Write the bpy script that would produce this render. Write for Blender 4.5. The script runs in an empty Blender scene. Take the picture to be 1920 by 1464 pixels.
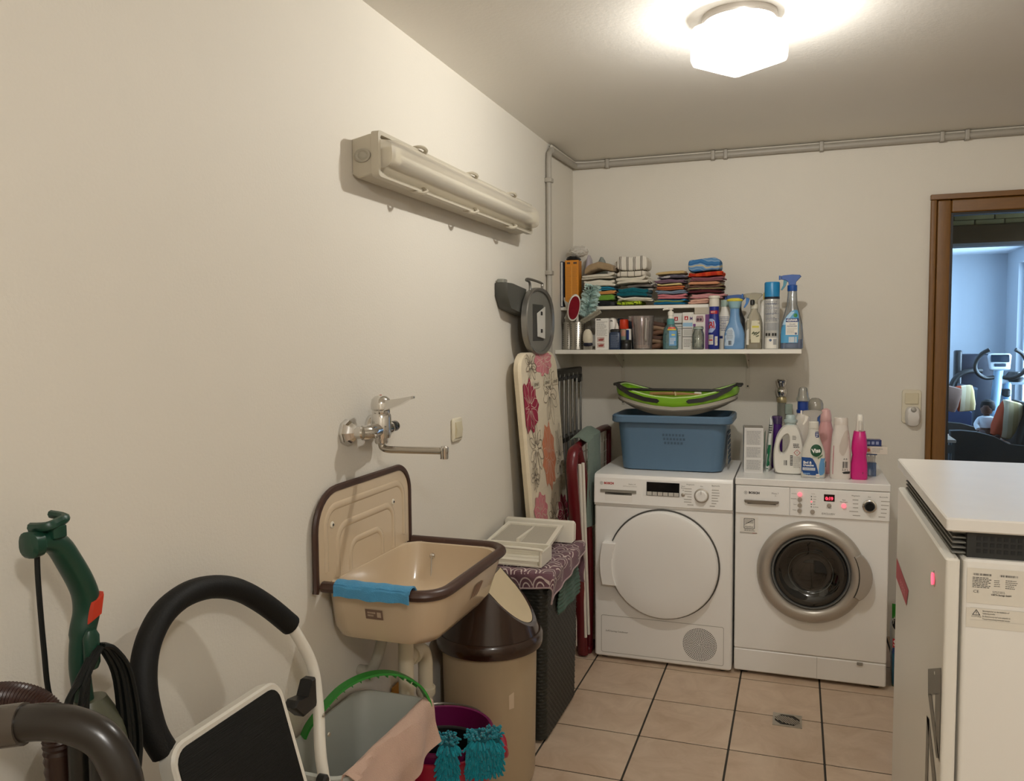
import bpy, bmesh, math, random
from mathutils import Vector, Matrix, noise
R = random.Random(7)
PI = math.pi
sc = bpy.context.scene
COL = sc.collection
sin, cos = math.sin, math.cos

# ---------------------------------------------------------------- camera, world, lights, exposure
cam_d = bpy.data.cameras.new('camera')
cam = bpy.data.objects.new('camera', cam_d)
COL.objects.link(cam)
cam_d.sensor_width = 36.0
cam_d.lens = 1524.613 / 1920 * 36
cam_d.clip_start = 0.02
_yaw, _pit, _rol = 0.337377, 0.0642913, -0.0082291
fwd = Vector((-sin(_yaw) * cos(_pit), cos(_yaw) * cos(_pit), -sin(_pit)))
rgt = Vector((cos(_yaw), sin(_yaw), 0))
upv = rgt.cross(fwd)
r2 = rgt * cos(_rol) + upv * sin(_rol)
u2 = upv * cos(_rol) - rgt * sin(_rol)
mw = Matrix((r2, u2, -fwd)).transposed().to_4x4()
mw.translation = Vector((1.12455, 0.0, 1.44477))
cam.matrix_world = mw
sc.camera = cam

wd = bpy.data.worlds.new('world')
sc.world = wd
wd.use_nodes = True
bg = wd.node_tree.nodes['Background']
bg.inputs[0].default_value = (0.52, 0.70, 1.0, 1)
bg.inputs[1].default_value = 3.2


def light(name, kind, loc, power, color, size=0.05, rot=None, sy=None):
    d = bpy.data.lights.new(name, kind)
    d.energy = power
    d.color = color
    if kind == 'AREA':
        d.size = size
        if sy:
            d.shape = 'RECTANGLE'
            d.size_y = sy
    else:
        d.shadow_soft_size = size
    o = bpy.data.objects.new(name, d)
    COL.objects.link(o)
    o.location = loc
    if rot:
        o.rotation_euler = rot
    return o


light('ceiling_lamp_bulb_light', 'POINT', (0.985, 2.475, 2.314), 34, (1.0, 0.98, 0.945), 0.022)
light('added_fill_light', 'POINT', (1.60, -0.25, 2.22), 41, (1.0, 0.98, 0.945), 0.07)  # added fill behind the camera, no lamp of its own, evens the left wall
light('back_room_window_daylight', 'AREA', (3.62, 9.0, 1.45), 250, (0.60, 0.77, 1.0), 1.4, (0, PI / 2, 0), 1.8)

sc.view_settings.view_transform = 'Standard'
try:
    sc.view_settings.look = 'None'
except Exception:
    pass
sc.view_settings.exposure = 0.06
sc.view_settings.gamma = 1.0
sc.view_settings.use_curve_mapping = False
sc.cycles.max_bounces = 10
sc.cycles.diffuse_bounces = 5
sc.cycles.transparent_max_bounces = 16
sc.cycles.caustics_reflective = False
sc.cycles.caustics_refractive = False
sc.cycles.sample_clamp_indirect = 4


# ---------------------------------------------------------------- materials
def lin(h):
    h = h.lstrip('#')
    o = []
    for i in (0, 2, 4):
        c = int(h[i:i + 2], 16) / 255
        o.append(c / 12.92 if c <= 0.04045 else ((c + 0.055) / 1.055) ** 2.4)
    return (*o, 1)


MATS = {}


def M(name, col='#808080', rough=0.5, metal=0.0, var=0.04, vscale=18, bump=0.0, bscale=120, spec=0.5, emit=0, alpha=None, sheen=0, coat=0, stretch=None):
    """principled material with noise driven colour variation and bump"""
    if name in MATS:
        return MATS[name]
    m = bpy.data.materials.new(name)
    m.use_nodes = True
    nt = m.node_tree
    N, L = nt.nodes, nt.links
    p = N['Principled BSDF']
    c = lin(col)
    p.inputs['Roughness'].default_value = rough
    p.inputs['Metallic'].default_value = metal
    p.inputs['Specular IOR Level'].default_value = spec
    if coat:
        p.inputs['Coat Weight'].default_value = coat
        p.inputs['Coat Roughness'].default_value = 0.08
    if sheen:
        p.inputs['Sheen Weight'].default_value = sheen
    tc = N.new('ShaderNodeTexCoord')
    src = tc.outputs['Object']
    if stretch:
        mp = N.new('ShaderNodeMapping')
        mp.inputs['Scale'].default_value = stretch
        L.new(src, mp.inputs[0])
        src = mp.outputs[0]
    nz = N.new('ShaderNodeTexNoise')
    nz.inputs['Scale'].default_value = vscale
    nz.inputs['Detail'].default_value = 4
    L.new(src, nz.inputs['Vector'])
    mx = N.new('ShaderNodeMix')
    mx.data_type = 'RGBA'
    mx.inputs[6].default_value = tuple(min(1, v * (1 - var)) for v in c[:3]) + (1,)
    mx.inputs[7].default_value = tuple(min(1, v * (1 + var)) for v in c[:3]) + (1,)
    L.new(nz.outputs['Fac'], mx.inputs[0])
    L.new(mx.outputs[2], p.inputs['Base Color'])
    if bump:
        n2 = N.new('ShaderNodeTexNoise')
        n2.inputs['Scale'].default_value = bscale
        n2.inputs['Detail'].default_value = 5
        L.new(src, n2.inputs['Vector'])
        b = N.new('ShaderNodeBump')
        b.inputs['Strength'].default_value = bump
        b.inputs['Distance'].default_value = 0.004
        L.new(n2.outputs['Fac'], b.inputs['Height'])
        L.new(b.outputs[0], p.inputs['Normal'])
    if emit:
        p.inputs['Emission Color'].default_value = c
        p.inputs['Emission Strength'].default_value = emit
    MATS[name] = m
    return m


def CLEAR(name, col='#ffffff', gloss=0.12, rough=0.05, haze=0.0, hazecol='#ffffff', bump=0, fres=0.6):
    """thin clear plastic or glass: tinted transparency, a reflecting skin and some milkiness"""
    if name in MATS:
        return MATS[name]
    m = bpy.data.materials.new(name)
    m.use_nodes = True
    nt = m.node_tree
    N, L = nt.nodes, nt.links
    N.remove(N['Principled BSDF'])
    out = N['Material Output']
    tr = N.new('ShaderNodeBsdfTransparent')
    tr.inputs[0].default_value = lin(col)
    gl = N.new('ShaderNodeBsdfGlossy')
    gl.inputs['Roughness'].default_value = rough
    lw = N.new('ShaderNodeLayerWeight')
    lw.inputs[0].default_value = 0.25
    ma = N.new('ShaderNodeMath')
    ma.operation = 'MULTIPLY_ADD'
    ma.inputs[1].default_value = fres
    ma.inputs[2].default_value = gloss * 0.4
    ma.use_clamp = True
    L.new(lw.outputs['Fresnel'], ma.inputs[0])
    m1 = N.new('ShaderNodeMixShader')
    L.new(ma.outputs[0], m1.inputs[0])
    last = tr.outputs[0]
    if haze:
        df = N.new('ShaderNodeBsdfDiffuse')
        df.inputs[0].default_value = lin(hazecol)
        tl = N.new('ShaderNodeBsdfTranslucent')
        tl.inputs[0].default_value = lin(hazecol)
        a = N.new('ShaderNodeMixShader')
        a.inputs[0].default_value = 0.4
        L.new(df.outputs[0], a.inputs[1])
        L.new(tl.outputs[0], a.inputs[2])
        b = N.new('ShaderNodeMixShader')
        b.inputs[0].default_value = haze
        L.new(last, b.inputs[1])
        L.new(a.outputs[0], b.inputs[2])
        last = b.outputs[0]
    L.new(last, m1.inputs[1])
    L.new(gl.outputs[0], m1.inputs[2])
    L.new(m1.outputs[0], out.inputs['Surface'])
    nz = N.new('ShaderNodeTexNoise')
    nz.inputs['Scale'].default_value = 60
    bp = N.new('ShaderNodeBump')
    bp.inputs['Strength'].default_value = bump + 0.02
    bp.inputs['Distance'].default_value = 0.003
    L.new(nz.outputs['Fac'], bp.inputs['Height'])
    L.new(bp.outputs[0], gl.inputs['Normal'])
    MATS[name] = m
    return m


def BANDS(name, cols, axis='Z', scale=10, rough=0.85, wob=0.6, hard=True):
    """cloth printed in bands of several colours"""
    if name in MATS:
        return MATS[name]
    m = bpy.data.materials.new(name)
    m.use_nodes = True
    nt = m.node_tree
    N, L = nt.nodes, nt.links
    p = N['Principled BSDF']
    p.inputs['Roughness'].default_value = rough
    p.inputs['Specular IOR Level'].default_value = 0.2
    tc = N.new('ShaderNodeTexCoord')
    w = N.new('ShaderNodeTexWave')
    w.bands_direction = axis
    w.wave_profile = 'SAW'
    w.inputs['Scale'].default_value = scale
    w.inputs['Distortion'].default_value = wob
    w.inputs['Detail Scale'].default_value = 1.5
    L.new(tc.outputs['Object'], w.inputs['Vector'])
    cr = N.new('ShaderNodeValToRGB')
    e = cr.color_ramp
    e.interpolation = 'CONSTANT' if hard else 'LINEAR'
    n = len(cols)
    e.elements[0].color = lin(cols[0])
    e.elements[0].position = 0
    e.elements[1].position = 1 / n
    e.elements[1].color = lin(cols[1])
    for i in range(2, n):
        q = e.elements.new(i / n)
        q.color = lin(cols[i])
    L.new(w.outputs['Fac'], cr.inputs[0])
    L.new(cr.outputs[0], p.inputs['Base Color'])
    nz = N.new('ShaderNodeTexNoise')
    nz.inputs['Scale'].default_value = 350
    b = N.new('ShaderNodeBump')
    b.inputs['Strength'].default_value = 0.4
    b.inputs['Distance'].default_value = 0.003
    L.new(nz.outputs['Fac'], b.inputs['Height'])
    L.new(b.outputs[0], p.inputs['Normal'])
    MATS[name] = m
    return m


def CLOTH(name, col, bump=0.5, bscale=300, var=0.12):
    return M(name, col, 0.92, 0, var, 40, bump, bscale, 0.15, sheen=0.15)


wall_m = M('wall_paint', '#dcd6ca', 0.62, 0, 0.02, 3, 0.16, 150, 0.3)
ceil_m = M('ceiling_paint', '#e8e4dc', 0.5, 0, 0.02, 3, 0.10, 90, 0.4)
white_app = M('appliance_white', '#eeece8', 0.32, 0, 0.01, 8)
white_pl = M('white_plastic', '#e6e1d6', 0.35, 0, 0.02)
white_mt = M('white_matte', '#e4dfd3', 0.6, 0, 0.02)
cream_pl = M('cream_plastic', '#d9cdb4', 0.4, 0, 0.03)
grey_pl = M('grey_plastic', '#8d8a80', 0.42, 0, 0.04)
dgrey_pl = M('dark_grey_plastic', '#33332f', 0.45, 0, 0.06)
black_pl = M('black_plastic', '#121211', 0.4, 0, 0.1)
black_gl = M('black_gloss', '#08080a', 0.12, 0, 0.05)
chrome = M('chrome', '#d8d6d2', 0.07, 1, 0.02)
steel = M('brushed_steel', '#bdb9b0', 0.3, 1, 0.12, 30, 0.06, 200, stretch=(1, 1, 14))
silver = M('silver_plastic', '#b3aca2', 0.34, 0.55, 0.03)
ink = M('black_ink', '#2a2826', 0.6)
ink_grey = M('grey_ink', '#77736c', 0.6)
ink_light = M('pale_ink', '#aca79f', 0.6)
ink_white = M('white_ink', '#ecebe6', 0.5)
ink_red = M('red_ink', '#b02a2c', 0.5)
ink_navy = M('navy_ink', '#1b2f6e', 0.5)
ink_blue = M('blue_ink', '#2c69a8', 0.5)
ink_green = M('green_ink', '#12522f', 0.5)
paper = M('paper_label', '#e2ded4', 0.6, 0, 0.02)
paper_grey = M('paper_label_grey', '#c4c2bd', 0.6, 0, 0.05, 90)
red_led = M('red_display_light', '#ff3045', 0.4, emit=3.5)
pink_led = M('pink_button_light', '#ff7a86', 0.4, emit=0.9)


# ---------------------------------------------------------------- mesh helpers
class B:
    def __init__(s):
        s.v, s.f = [], []

    def loft(s, rings, cap0=True, cap1=True, closed=True):
        n = len(rings[0])
        o = len(s.v)
        for r in rings:
            s.v += [tuple(p) for p in r]
        for i in range(len(rings) - 1):
            for j in range(n if closed else n - 1):
                k = (j + 1) % n
                a = o + i * n
                s.f.append((a + j, a + k, a + n + k, a + n + j))
        if cap0:
            s.f.append(tuple(o + j for j in reversed(range(n))))
        if cap1:
            a = o + (len(rings) - 1) * n
            s.f.append(tuple(a + j for j in range(n)))
        return s

    def box(s, x0, x1, y0, y1, z0, z1):
        return s.loft([[(x0, y0, z), (x1, y0, z), (x1, y1, z), (x0, y1, z)] for z in (z0, z1)])

    def rbox(s, x0, x1, y0, y1, z0, z1, r=0.004, seg=3, e=None):
        """box with rounded upright edges and chamfered top and bottom edges"""
        if e is None:
            e = min(r, (z1 - z0) * .45) * .6
        rings = []
        for z, i in ((z0, e), (z0 + e, 0), (z1 - e, 0), (z1, e)):
            rings.append([(x, y, z) for x, y in rrect(x0 + i, x1 - i, y0 + i, y1 - i, max(r - i * .5, .0005), seg)])
        return s.loft(rings)

    def prism(s, poly, axis, a, b, chamfer=0):
        def mk(p, t):
            return (t, p[0], p[1]) if axis == 'x' else (p[0], t, p[1]) if axis == 'y' else (p[0], p[1], t)
        if chamfer:
            cx = sum(p[0] for p in poly) / len(poly)
            cy = sum(p[1] for p in poly) / len(poly)
            mx = max(max(abs(p[0] - cx), abs(p[1] - cy)) for p in poly)
            k = 1 - chamfer / mx
            sm = [(cx + (p[0] - cx) * k, cy + (p[1] - cy) * k) for p in poly]
            sg = 1 if b > a else -1
            rr = [(sm, a), (poly, a + sg * chamfer), (poly, b - sg * chamfer), (sm, b)]
        else:
            rr = [(poly, a), (poly, b)]
        return s.loft([[mk(p, t) for p in q] for q, t in rr])

    def lathe(s, prof, n=24, c=(0, 0, 0), sx=1, sy=1, axis='z', cap0=True, cap1=True):
        rings = []
        for r, z in prof:
            rg = []
            for i in range(n):
                a = 2 * PI * i / n
                u, w = r * cos(a) * sx, r * sin(a) * sy
                if axis == 'z':
                    rg.append((c[0] + u, c[1] + w, c[2] + z))
                elif axis == 'y':
                    rg.append((c[0] + u, c[1] + z, c[2] + w))
                else:
                    rg.append((c[0] + z, c[1] + u, c[2] + w))
            rings.append(rg)
        return s.loft(rings, cap0, cap1)

    def secs(s, secs, n=28, c=(0, 0, 0), cap0=True, cap1=True):
        """stack of superellipse sections (z, half width, half depth, exponent, shift x)"""
        rings = []
        for q in secs:
            z, w, d = q[:3]
            e = q[3] if len(q) > 3 else 2
            ox = q[4] if len(q) > 4 else 0
            oy = q[5] if len(q) > 5 else 0
            rg = []
            for i in range(n):
                a = 2 * PI * (i + .5) / n
                ca, sa = cos(a), sin(a)
                rg.append((c[0] + ox + w * math.copysign(abs(ca) ** (2 / e), ca), c[1] + oy + d * math.copysign(abs(sa) ** (2 / e), sa), c[2] + z))
            rings.append(rg)
        return s.loft(rings, cap0, cap1)

    def tube(s, path, r, n=10, closed=False, flat=1.0, rad=None, caps=True):
        P = [Vector(p) for p in path]
        m = len(P)
        rings = []
        prev = None
        for i in range(m):
            if closed:
                t = (P[(i + 1) % m] - P[i - 1])
            else:
                t = P[min(i + 1, m - 1)] - P[max(i - 1, 0)]
            t.normalize()
            if prev is None:
                a = Vector((0, 0, 1)) if abs(t.z) < .9 else Vector((1, 0, 0))
                nn = a.cross(t).normalized()
            else:
                nn = (prev - t * prev.dot(t)).normalized()
            prev = nn
            b = t.cross(nn)
            rr = rad[i] if rad else r
            rings.append([P[i] + nn * (rr * cos(2 * PI * k / n)) + b * (rr * flat * sin(2 * PI * k / n)) for k in range(n)])
        if closed:
            rings.append(rings[0])
            return s.loft(rings, False, False)
        return s.loft(rings, caps, caps)

    def grid(s, fn, nu, nv, thick=0):
        """sheet from fn(u, v) -> point, u and v in 0..1; optionally a closed shell of some thickness"""
        P = [[Vector(fn(i / nu, j / nv)) for i in range(nu + 1)] for j in range(nv + 1)]
        o = len(s.v)
        W = nu + 1
        for r in P:
            s.v += [tuple(p) for p in r]
        for j in range(nv):
            for i in range(nu):
                a = o + j * W + i
                s.f.append((a, a + 1, a + W + 1, a + W))
        if thick:
            o2 = len(s.v)
            for j in range(nv + 1):
                for i in range(nu + 1):
                    du = P[j][min(i + 1, nu)] - P[j][max(i - 1, 0)]
                    dv = P[min(j + 1, nv)][i] - P[max(j - 1, 0)][i]
                    nn = du.cross(dv)
                    if nn.length > 1e-12:
                        nn.normalize()
                    s.v.append(tuple(P[j][i] - nn * thick))
            for j in range(nv):
                for i in range(nu):
                    a = o2 + j * W + i
                    s.f.append((a, a + W, a + W + 1, a + 1))
            rim = [(i, 0) for i in range(nu)] + [(nu, j) for j in range(nv)] + [(i, nv) for i in range(nu, 0, -1)] + [(0, j) for j in range(nv, 0, -1)]
            idx = [j * W + i for i, j in rim]
            for k in range(len(idx)):
                a, b = idx[k], idx[(k + 1) % len(idx)]
                s.f.append((o + b, o + a, o2 + a, o2 + b))
        return s

    def poly(s, pts):
        o = len(s.v)
        s.v += [tuple(p) for p in pts]
        s.f.append(tuple(range(o, o + len(pts))))
        return s

    def xf(s, mat, start=0):
        for i in range(start, len(s.v)):
            s.v[i] = tuple(mat @ Vector(s.v[i]))
        return s

    def mesh(s, name, mat, ang=38):
        me = bpy.data.meshes.new(name)
        me.from_pydata(s.v, [], s.f)
        bm = bmesh.new()
        bm.from_mesh(me)
        bmesh.ops.recalc_face_normals(bm, faces=bm.faces)
        bm.to_mesh(me)
        bm.free()
        for m in (mat if isinstance(mat, (list, tuple)) else [mat]):
            me.materials.append(m)
        me.shade_smooth()
        me.set_sharp_from_angle(angle=math.radians(ang))
        return me

    def out(s, name, mat, parent=None, loc=(0, 0, 0), rz=0, ang=38):
        o = bpy.data.objects.new(name, s.mesh(name, mat, ang))
        COL.objects.link(o)
        if parent:
            o.parent = parent
        o.location = loc
        o.rotation_euler = (0, 0, rz)
        return o


def rrect(x0, x1, y0, y1, r, seg=4):
    r = min(r, (x1 - x0) / 2 - 1e-5, (y1 - y0) / 2 - 1e-5)
    pts = []
    for cx, cy, a0 in ((x1 - r, y0 + r, -90), (x1 - r, y1 - r, 0), (x0 + r, y1 - r, 90), (x0 + r, y0 + r, 180)):
        for i in range(seg + 1):
            a = math.radians(a0 + 90 * i / seg)
            pts.append((cx + r * cos(a), cy + r * sin(a)))
    return pts


def smooth_path(pts, n=6, closed=False):
    P = [Vector(p) for p in pts]
    m = len(P)
    out = []
    for i in range(m if closed else m - 1):
        if closed:
            a, b, c, d = P[i - 1], P[i], P[(i + 1) % m], P[(i + 2) % m]
        else:
            a, b, c, d = P[max(i - 1, 0)], P[i], P[i + 1], P[min(i + 2, m - 1)]
        for k in range(n):
            t = k / n
            out.append(.5 * ((2 * b) + (c - a) * t + (2 * a - 5 * b + 4 * c - d) * t * t + (3 * b - a - 3 * c + d) * t ** 3))
    if not closed:
        out.append(P[-1])
    return out


def thing(name, label, cat, loc=(0, 0, 0), rz=0, group=None):
    o = bpy.data.objects.new(name, None)
    o.empty_display_size = 0.05
    COL.objects.link(o)
    o.location = loc
    o.rotation_euler = (0, 0, rz)
    return tag(o, label, cat, group)


def tag(o, label, cat, group=None):
    o['label'] = label
    o['category'] = cat
    if group:
        o['group'] = group
    return o


def struct(name, loc=None, b=None, mat=None):
    if b is None:
        o = bpy.data.objects.new(name, None)
        o.empty_display_size = 0.1
        COL.objects.link(o)
        if loc:
            o.location = loc
    else:
        o = b.out(name, mat)
    o['kind'] = 'structure'
    return o


# ---- flat print: f maps (u, v) to a point on the surface
def plane_y(y):
    return lambda u, v: (u, y, v)


def plane_x(x, sgn=1):
    return lambda u, v: (x, sgn * u, v)


def front(secs, eps=0.0006):
    def f(u, v):
        q0 = secs[0]
        q1 = secs[-1]
        for a, b in zip(secs, secs[1:]):
            if a[0] <= v <= b[0]:
                q0, q1 = a, b
                break
        t = 0 if q1[0] == q0[0] else min(1, max(0, (v - q0[0]) / (q1[0] - q0[0])))

        def g(i, d):
            a = q0[i] if len(q0) > i else d
            b = q1[i] if len(q1) > i else d
            return a + (b - a) * t
        w, d, e, ox, oy = g(1, 0), g(2, 0), g(3, 2), g(4, 0), g(5, 0)
        k = min(.97, abs((u - ox) / max(w, 1e-6)))
        return (u, oy - d * (1 - k ** e) ** (1 / e) - eps, v)
    return f


def decal(parent, name, rows, f, mat, nx=8):
    """patch on a surface, rows of (v, u_left, u_right)"""
    b = B()
    o = 0
    for v, a, c in rows:
        b.v += [tuple(f(a + (c - a) * i / nx, v)) for i in range(nx + 1)]
    W = nx + 1
    for j in range(len(rows) - 1):
        for i in range(nx):
            b.f.append((j * W + i, j * W + i + 1, (j + 1) * W + i + 1, (j + 1) * W + i))
    return b.out(name, mat, parent)


def rect_rows(u0, u1, v0, v1, n=4):
    return [(v0 + (v1 - v0) * i / n, u0, u1) for i in range(n + 1)]


def oval_rows(cu, cv, ru, rv, n=10):
    return [(cv + rv * sin(a), cu - ru * cos(a), cu + ru * cos(a)) for a in [(-.5 + i / n) * PI * .995 for i in range(n + 1)]]


def fine_print(parent, f, u0, u1, v0, v1, rows, mat, h=.45, seed=1, name='printed_text'):
    """lines of small print too fine to read: bars of word length"""
    rr = random.Random(seed)
    b = B()
    dv = (v1 - v0) / rows
    for i in range(rows):
        v = v1 - dv * (i + .5)
        u = u0
        end = u1 - (u1 - u0) * rr.uniform(0, .35)
        while u < end:
            w = rr.uniform(.06, .2) * (u1 - u0)
            e = min(u + w, u1)
            b.poly([f(u, v - dv * h / 2), f(e, v - dv * h / 2), f(e, v + dv * h / 2), f(u, v + dv * h / 2)])
            u = e + (u1 - u0) * .03
    return b.out(name, mat, parent)


def barcode(parent, f, u0, u1, v0, v1, mat, seed=3, n=16):
    rr = random.Random(seed)
    b = B()
    du = (u1 - u0) / n
    for i in range(n):
        w = du * rr.uniform(.2, .8)
        u = u0 + i * du
        b.poly([f(u, v0), f(u + w, v0), f(u + w, v1), f(u, v1)])
    return b.out('barcode', mat, parent)


def lettering(parent, text, f, u, v, size, mat, align='CENTER', rot=0, squeeze=1.0, bold=0.0, name='lettering', shear=0):
    cu = bpy.data.curves.new('lettering', 'FONT')
    cu.body = text
    cu.size = size
    cu.align_x = align
    cu.align_y = 'CENTER'
    cu.resolution_u = 2
    cu.offset = bold
    cu.shear = shear
    ob = bpy.data.objects.new('lettering', cu)
    COL.objects.link(ob)
    dg = bpy.context.evaluated_depsgraph_get()
    me = bpy.data.meshes.new_from_object(ob.evaluated_get(dg))
    bpy.data.objects.remove(ob)
    bpy.data.curves.remove(cu)
    cr, sr = cos(rot), sin(rot)
    for vt in me.vertices:
        x, y = vt.co.x * squeeze, vt.co.y
        vt.co = f(u + x * cr - y * sr, v + x * sr + y * cr)
    me.materials.clear()
    me.materials.append(mat)
    o = bpy.data.objects.new(name, me)
    COL.objects.link(o)
    o.parent = parent
    return o


# ================================================================ SETTING
YB, ZC = 4.20, 2.361
XR = 3.0
struct('wall_left', b=B().box(-.12, 0, -1.3, YB + .12, 0, ZC), mat=wall_m)
b = B()
DX0, DX1, DZ = 1.695, 2.72, 2.075
b.box(0, DX0, YB, YB + .12, 0, ZC).box(DX0, DX1, YB, YB + .12, DZ, ZC).box(DX1, XR + .12, YB, YB + .12, 0, ZC)
struct('wall_back', b=b, mat=wall_m)
struct('wall_right', b=B().box(XR, XR + .12, -1.3, YB, 0, ZC), mat=wall_m)
struct('wall_front', b=B().box(0, XR, -1.42, -1.3, 0, ZC), mat=wall_m)
struct('ceiling', b=B().box(-.12, XR + .12, -1.42, YB + .12, ZC, ZC + .1), mat=ceil_m)


# floor of square tiles with dark joints
def tile_mat():
    m = bpy.data.materials.new('floor_tile')
    m.use_nodes = True
    nt = m.node_tree
    N, L = nt.nodes, nt.links
    p = N['Principled BSDF']
    p.inputs['Roughness'].default_value = 0.36
    oi = N.new('ShaderNodeObjectInfo')
    tc = N.new('ShaderNodeTexCoord')
    ad = N.new('ShaderNodeVectorMath')
    ad.operation = 'MULTIPLY_ADD'
    ad.inputs[1].default_value = (1, 1, 1)
    L.new(tc.outputs['Object'], ad.inputs[0])
    sc_ = N.new('ShaderNodeMath')
    sc_.operation = 'MULTIPLY'
    sc_.inputs[1].default_value = 37
    L.new(oi.outputs['Random'], sc_.inputs[0])
    L.new(sc_.outputs[0], ad.inputs[2])
    nz = N.new('ShaderNodeTexNoise')
    nz.inputs['Scale'].default_value = 7
    nz.inputs['Detail'].default_value = 8
    nz.inputs['Roughness'].default_value = 0.65
    nz.inputs['Distortion'].default_value = 0.8
    L.new(ad.outputs[0], nz.inputs['Vector'])
    cr = N.new('ShaderNodeValToRGB')
    cr.color_ramp.elements[0].position = .3
    cr.color_ramp.elements[0].color = lin('#b69c83')
    cr.color_ramp.elements[1].position = .68
    cr.color_ramp.elements[1].color = lin('#cdb79f')
    L.new(nz.outputs['Fac'], cr.inputs[0])
    hs = N.new('ShaderNodeHueSaturation')
    mr = N.new('ShaderNodeMapRange')
    mr.inputs[3].default_value = .95
    mr.inputs[4].default_value = 1.05
    L.new(oi.outputs['Random'], mr.inputs[0])
    L.new(mr.outputs[0], hs.inputs['Value'])
    L.new(cr.outputs[0], hs.inputs['Color'])
    L.new(hs.outputs[0], p.inputs['Base Color'])
    bp = N.new('ShaderNodeBump')
    bp.inputs['Strength'].default_value = .12
    bp.inputs['Distance'].default_value = .004
    L.new(nz.outputs['Fac'], bp.inputs['Height'])
    L.new(bp.outputs[0], p.inputs['Normal'])
    return m


floor = struct('floor', b=B().box(-.12, XR + .12, -1.42, YB + .12, -.12, -.003), mat=M('joint_mortar', '#37322b', .9, 0, .15, 60))
S = 0.3154
TX, TY = 0.2847, 3.4865
tm = B().rbox(.0036, S - .0036, .003, S - .003, -.0025, 0, .0015, 1, .0008).mesh('tile', tile_mat())
for i in range(-1, 9):
    for j in range(-3, 16):
        x, y = TX + (i) * S, TY - (j + 1) * S
        if x > XR - .02 or y < -1.3 or y > YB:
            continue
        o = bpy.data.objects.new('tile', tm)
        COL.objects.link(o)
        o.parent = floor
        o.location = (x, y, 0)

# floor drain
dr = thing('floor_drain', 'small steel floor drain grate let into the beige tiles before the washing machine', 'drain', (1.108, 3.145, 0))
b = B()
b.box(-.052, .052, -.052, -.042, 0, .003).box(-.052, .052, .042, .052, 0, .003).box(-.052, -.044, -.042, .042, 0, .003).box(.044, .052, -.042, .042, 0, .003)
b.out('frame', steel, dr)
B().box(-.044, .044, -.042, .042, -.0005, .0008).out('sump', black_pl, dr)
for k in range(-4, 5):
    h = math.sqrt(max(.0001, .038 ** 2 - (k * .009) ** 2))
    bb = B().box(-.0026, .0026, -h, h, .0008, .0028)
    bb.xf(Matrix.Translation((k * .0095, 0, 0)) @ Matrix.Rotation(.55, 4, 'Z'))
    bb.out('slat', steel, dr)
for sx in (-1, 1):
    for sy in (-1, 1):
        B().prism([(sx * .0445, sy * .0425), (sx * .0445, sy * .014), (sx * .022, sy * .0425)], 'z', .0006, .0026).out('corner_plate', steel, dr)

# conduit along wall and ceiling
cd = M('conduit_grey', '#a39d92', .45, 0, .05)
tr1 = struct('trim_1')
p = [(.016, 3.705, .02), (.016, 3.705, 1.3), (.016, 3.705, 2.27), (.016, 3.712, 2.305), (.016, 3.74, 2.325)]
B().tube(p, .0135, 12).out('conduit', cd, tr1)
p = [(.018, 3.735, 2.325), (.018, 4.12, 2.335), (.024, 4.165, 2.335), (.07, 4.182, 2.335), (.5, 4.183, 2.335), (2.98, 4.183, 2.335)]
B().tube(p, .016, 12).out('conduit', cd, tr1)
p = [(.016, 3.75, 2.349), (.02, 4.16, 2.352), (.08, 4.186, 2.353), (1.2, 4.186, 2.353), (2.98, 4.186, 2.353)]
B().tube(p, .006, 8).out('cable', M('cable_pale', '#cbc5b8', .5), tr1)
for x in (.19, .72, .78, 1.22, 1.73, 1.83, 2.4):
    B().rbox(x - .009, x + .009, YB - .038, YB, 2.314, 2.358, .003, 2).out('clip', cd, tr1)
for z in (2.18, 1.75):
    B().rbox(0, .034, 3.685, 3.725, z - .01, z + .01, .003, 2).out('clip', cd, tr1)

# ---------------------------------------------------------------- door with glass pane, and the room beyond
oak = M('oak_frame', '#724c1a', .42, 0, .28, 14, .1, 60, stretch=(9, 9, .8))
oak_h = M('oak_frame_lying', '#724c1a', .42, 0, .28, 14, .1, 60, stretch=(.8, 9, 9))
d1 = struct('door_1')
Y0 = YB - .025
b = B()
b.rbox(DX0 - .002, DX0 + .022, Y0, YB + .10, 0, DZ - .018, .005)
b.out('casing', oak, d1)
B().rbox(DX1 - .02, DX1 + .004, Y0, YB + .10, 0, DZ - .018, .005).out('casing', oak, d1)
B().rbox(DX0 - .004, DX1 + .006, Y0 - .001, YB + .10, DZ - .018, DZ + .006, .003).out('casing', oak_h, d1)
B().rbox(DX0 + .024, DX0 + .082, Y0 + .008, YB + .06, .01, DZ - .02, .008).out('stile', oak, d1)
B().rbox(DX1 - .086, DX1 - .022, Y0 + .008, YB + .06, .01, DZ - .02, .008).out('stile', oak, d1)
B().rbox(DX0 + .082, DX1 - .086, Y0 + .008, YB + .06, DZ - .078, DZ - .02, .008).out('rail', oak_h, d1)
B().rbox(DX0 + .082, DX1 - .086, Y0 + .008, YB + .06, .01, .12, .008).out('rail', oak_h, d1)
b = B()
b.box(DX0 + .082, DX0 + .092, Y0 + .02, YB + .05, .12, DZ - .078).box(DX0 + .092, DX1 - .086, Y0 + .02, YB + .05, DZ - .088, DZ - .078)
b.out('gasket', black_pl, d1)
B().box(DX0 + .092, DX1 - .09, YB + .012, YB + .018, .12, DZ - .088).out('glass_pane', CLEAR('door_glass', '#eef4f5', .02, .01, fres=.3), d1)

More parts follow.
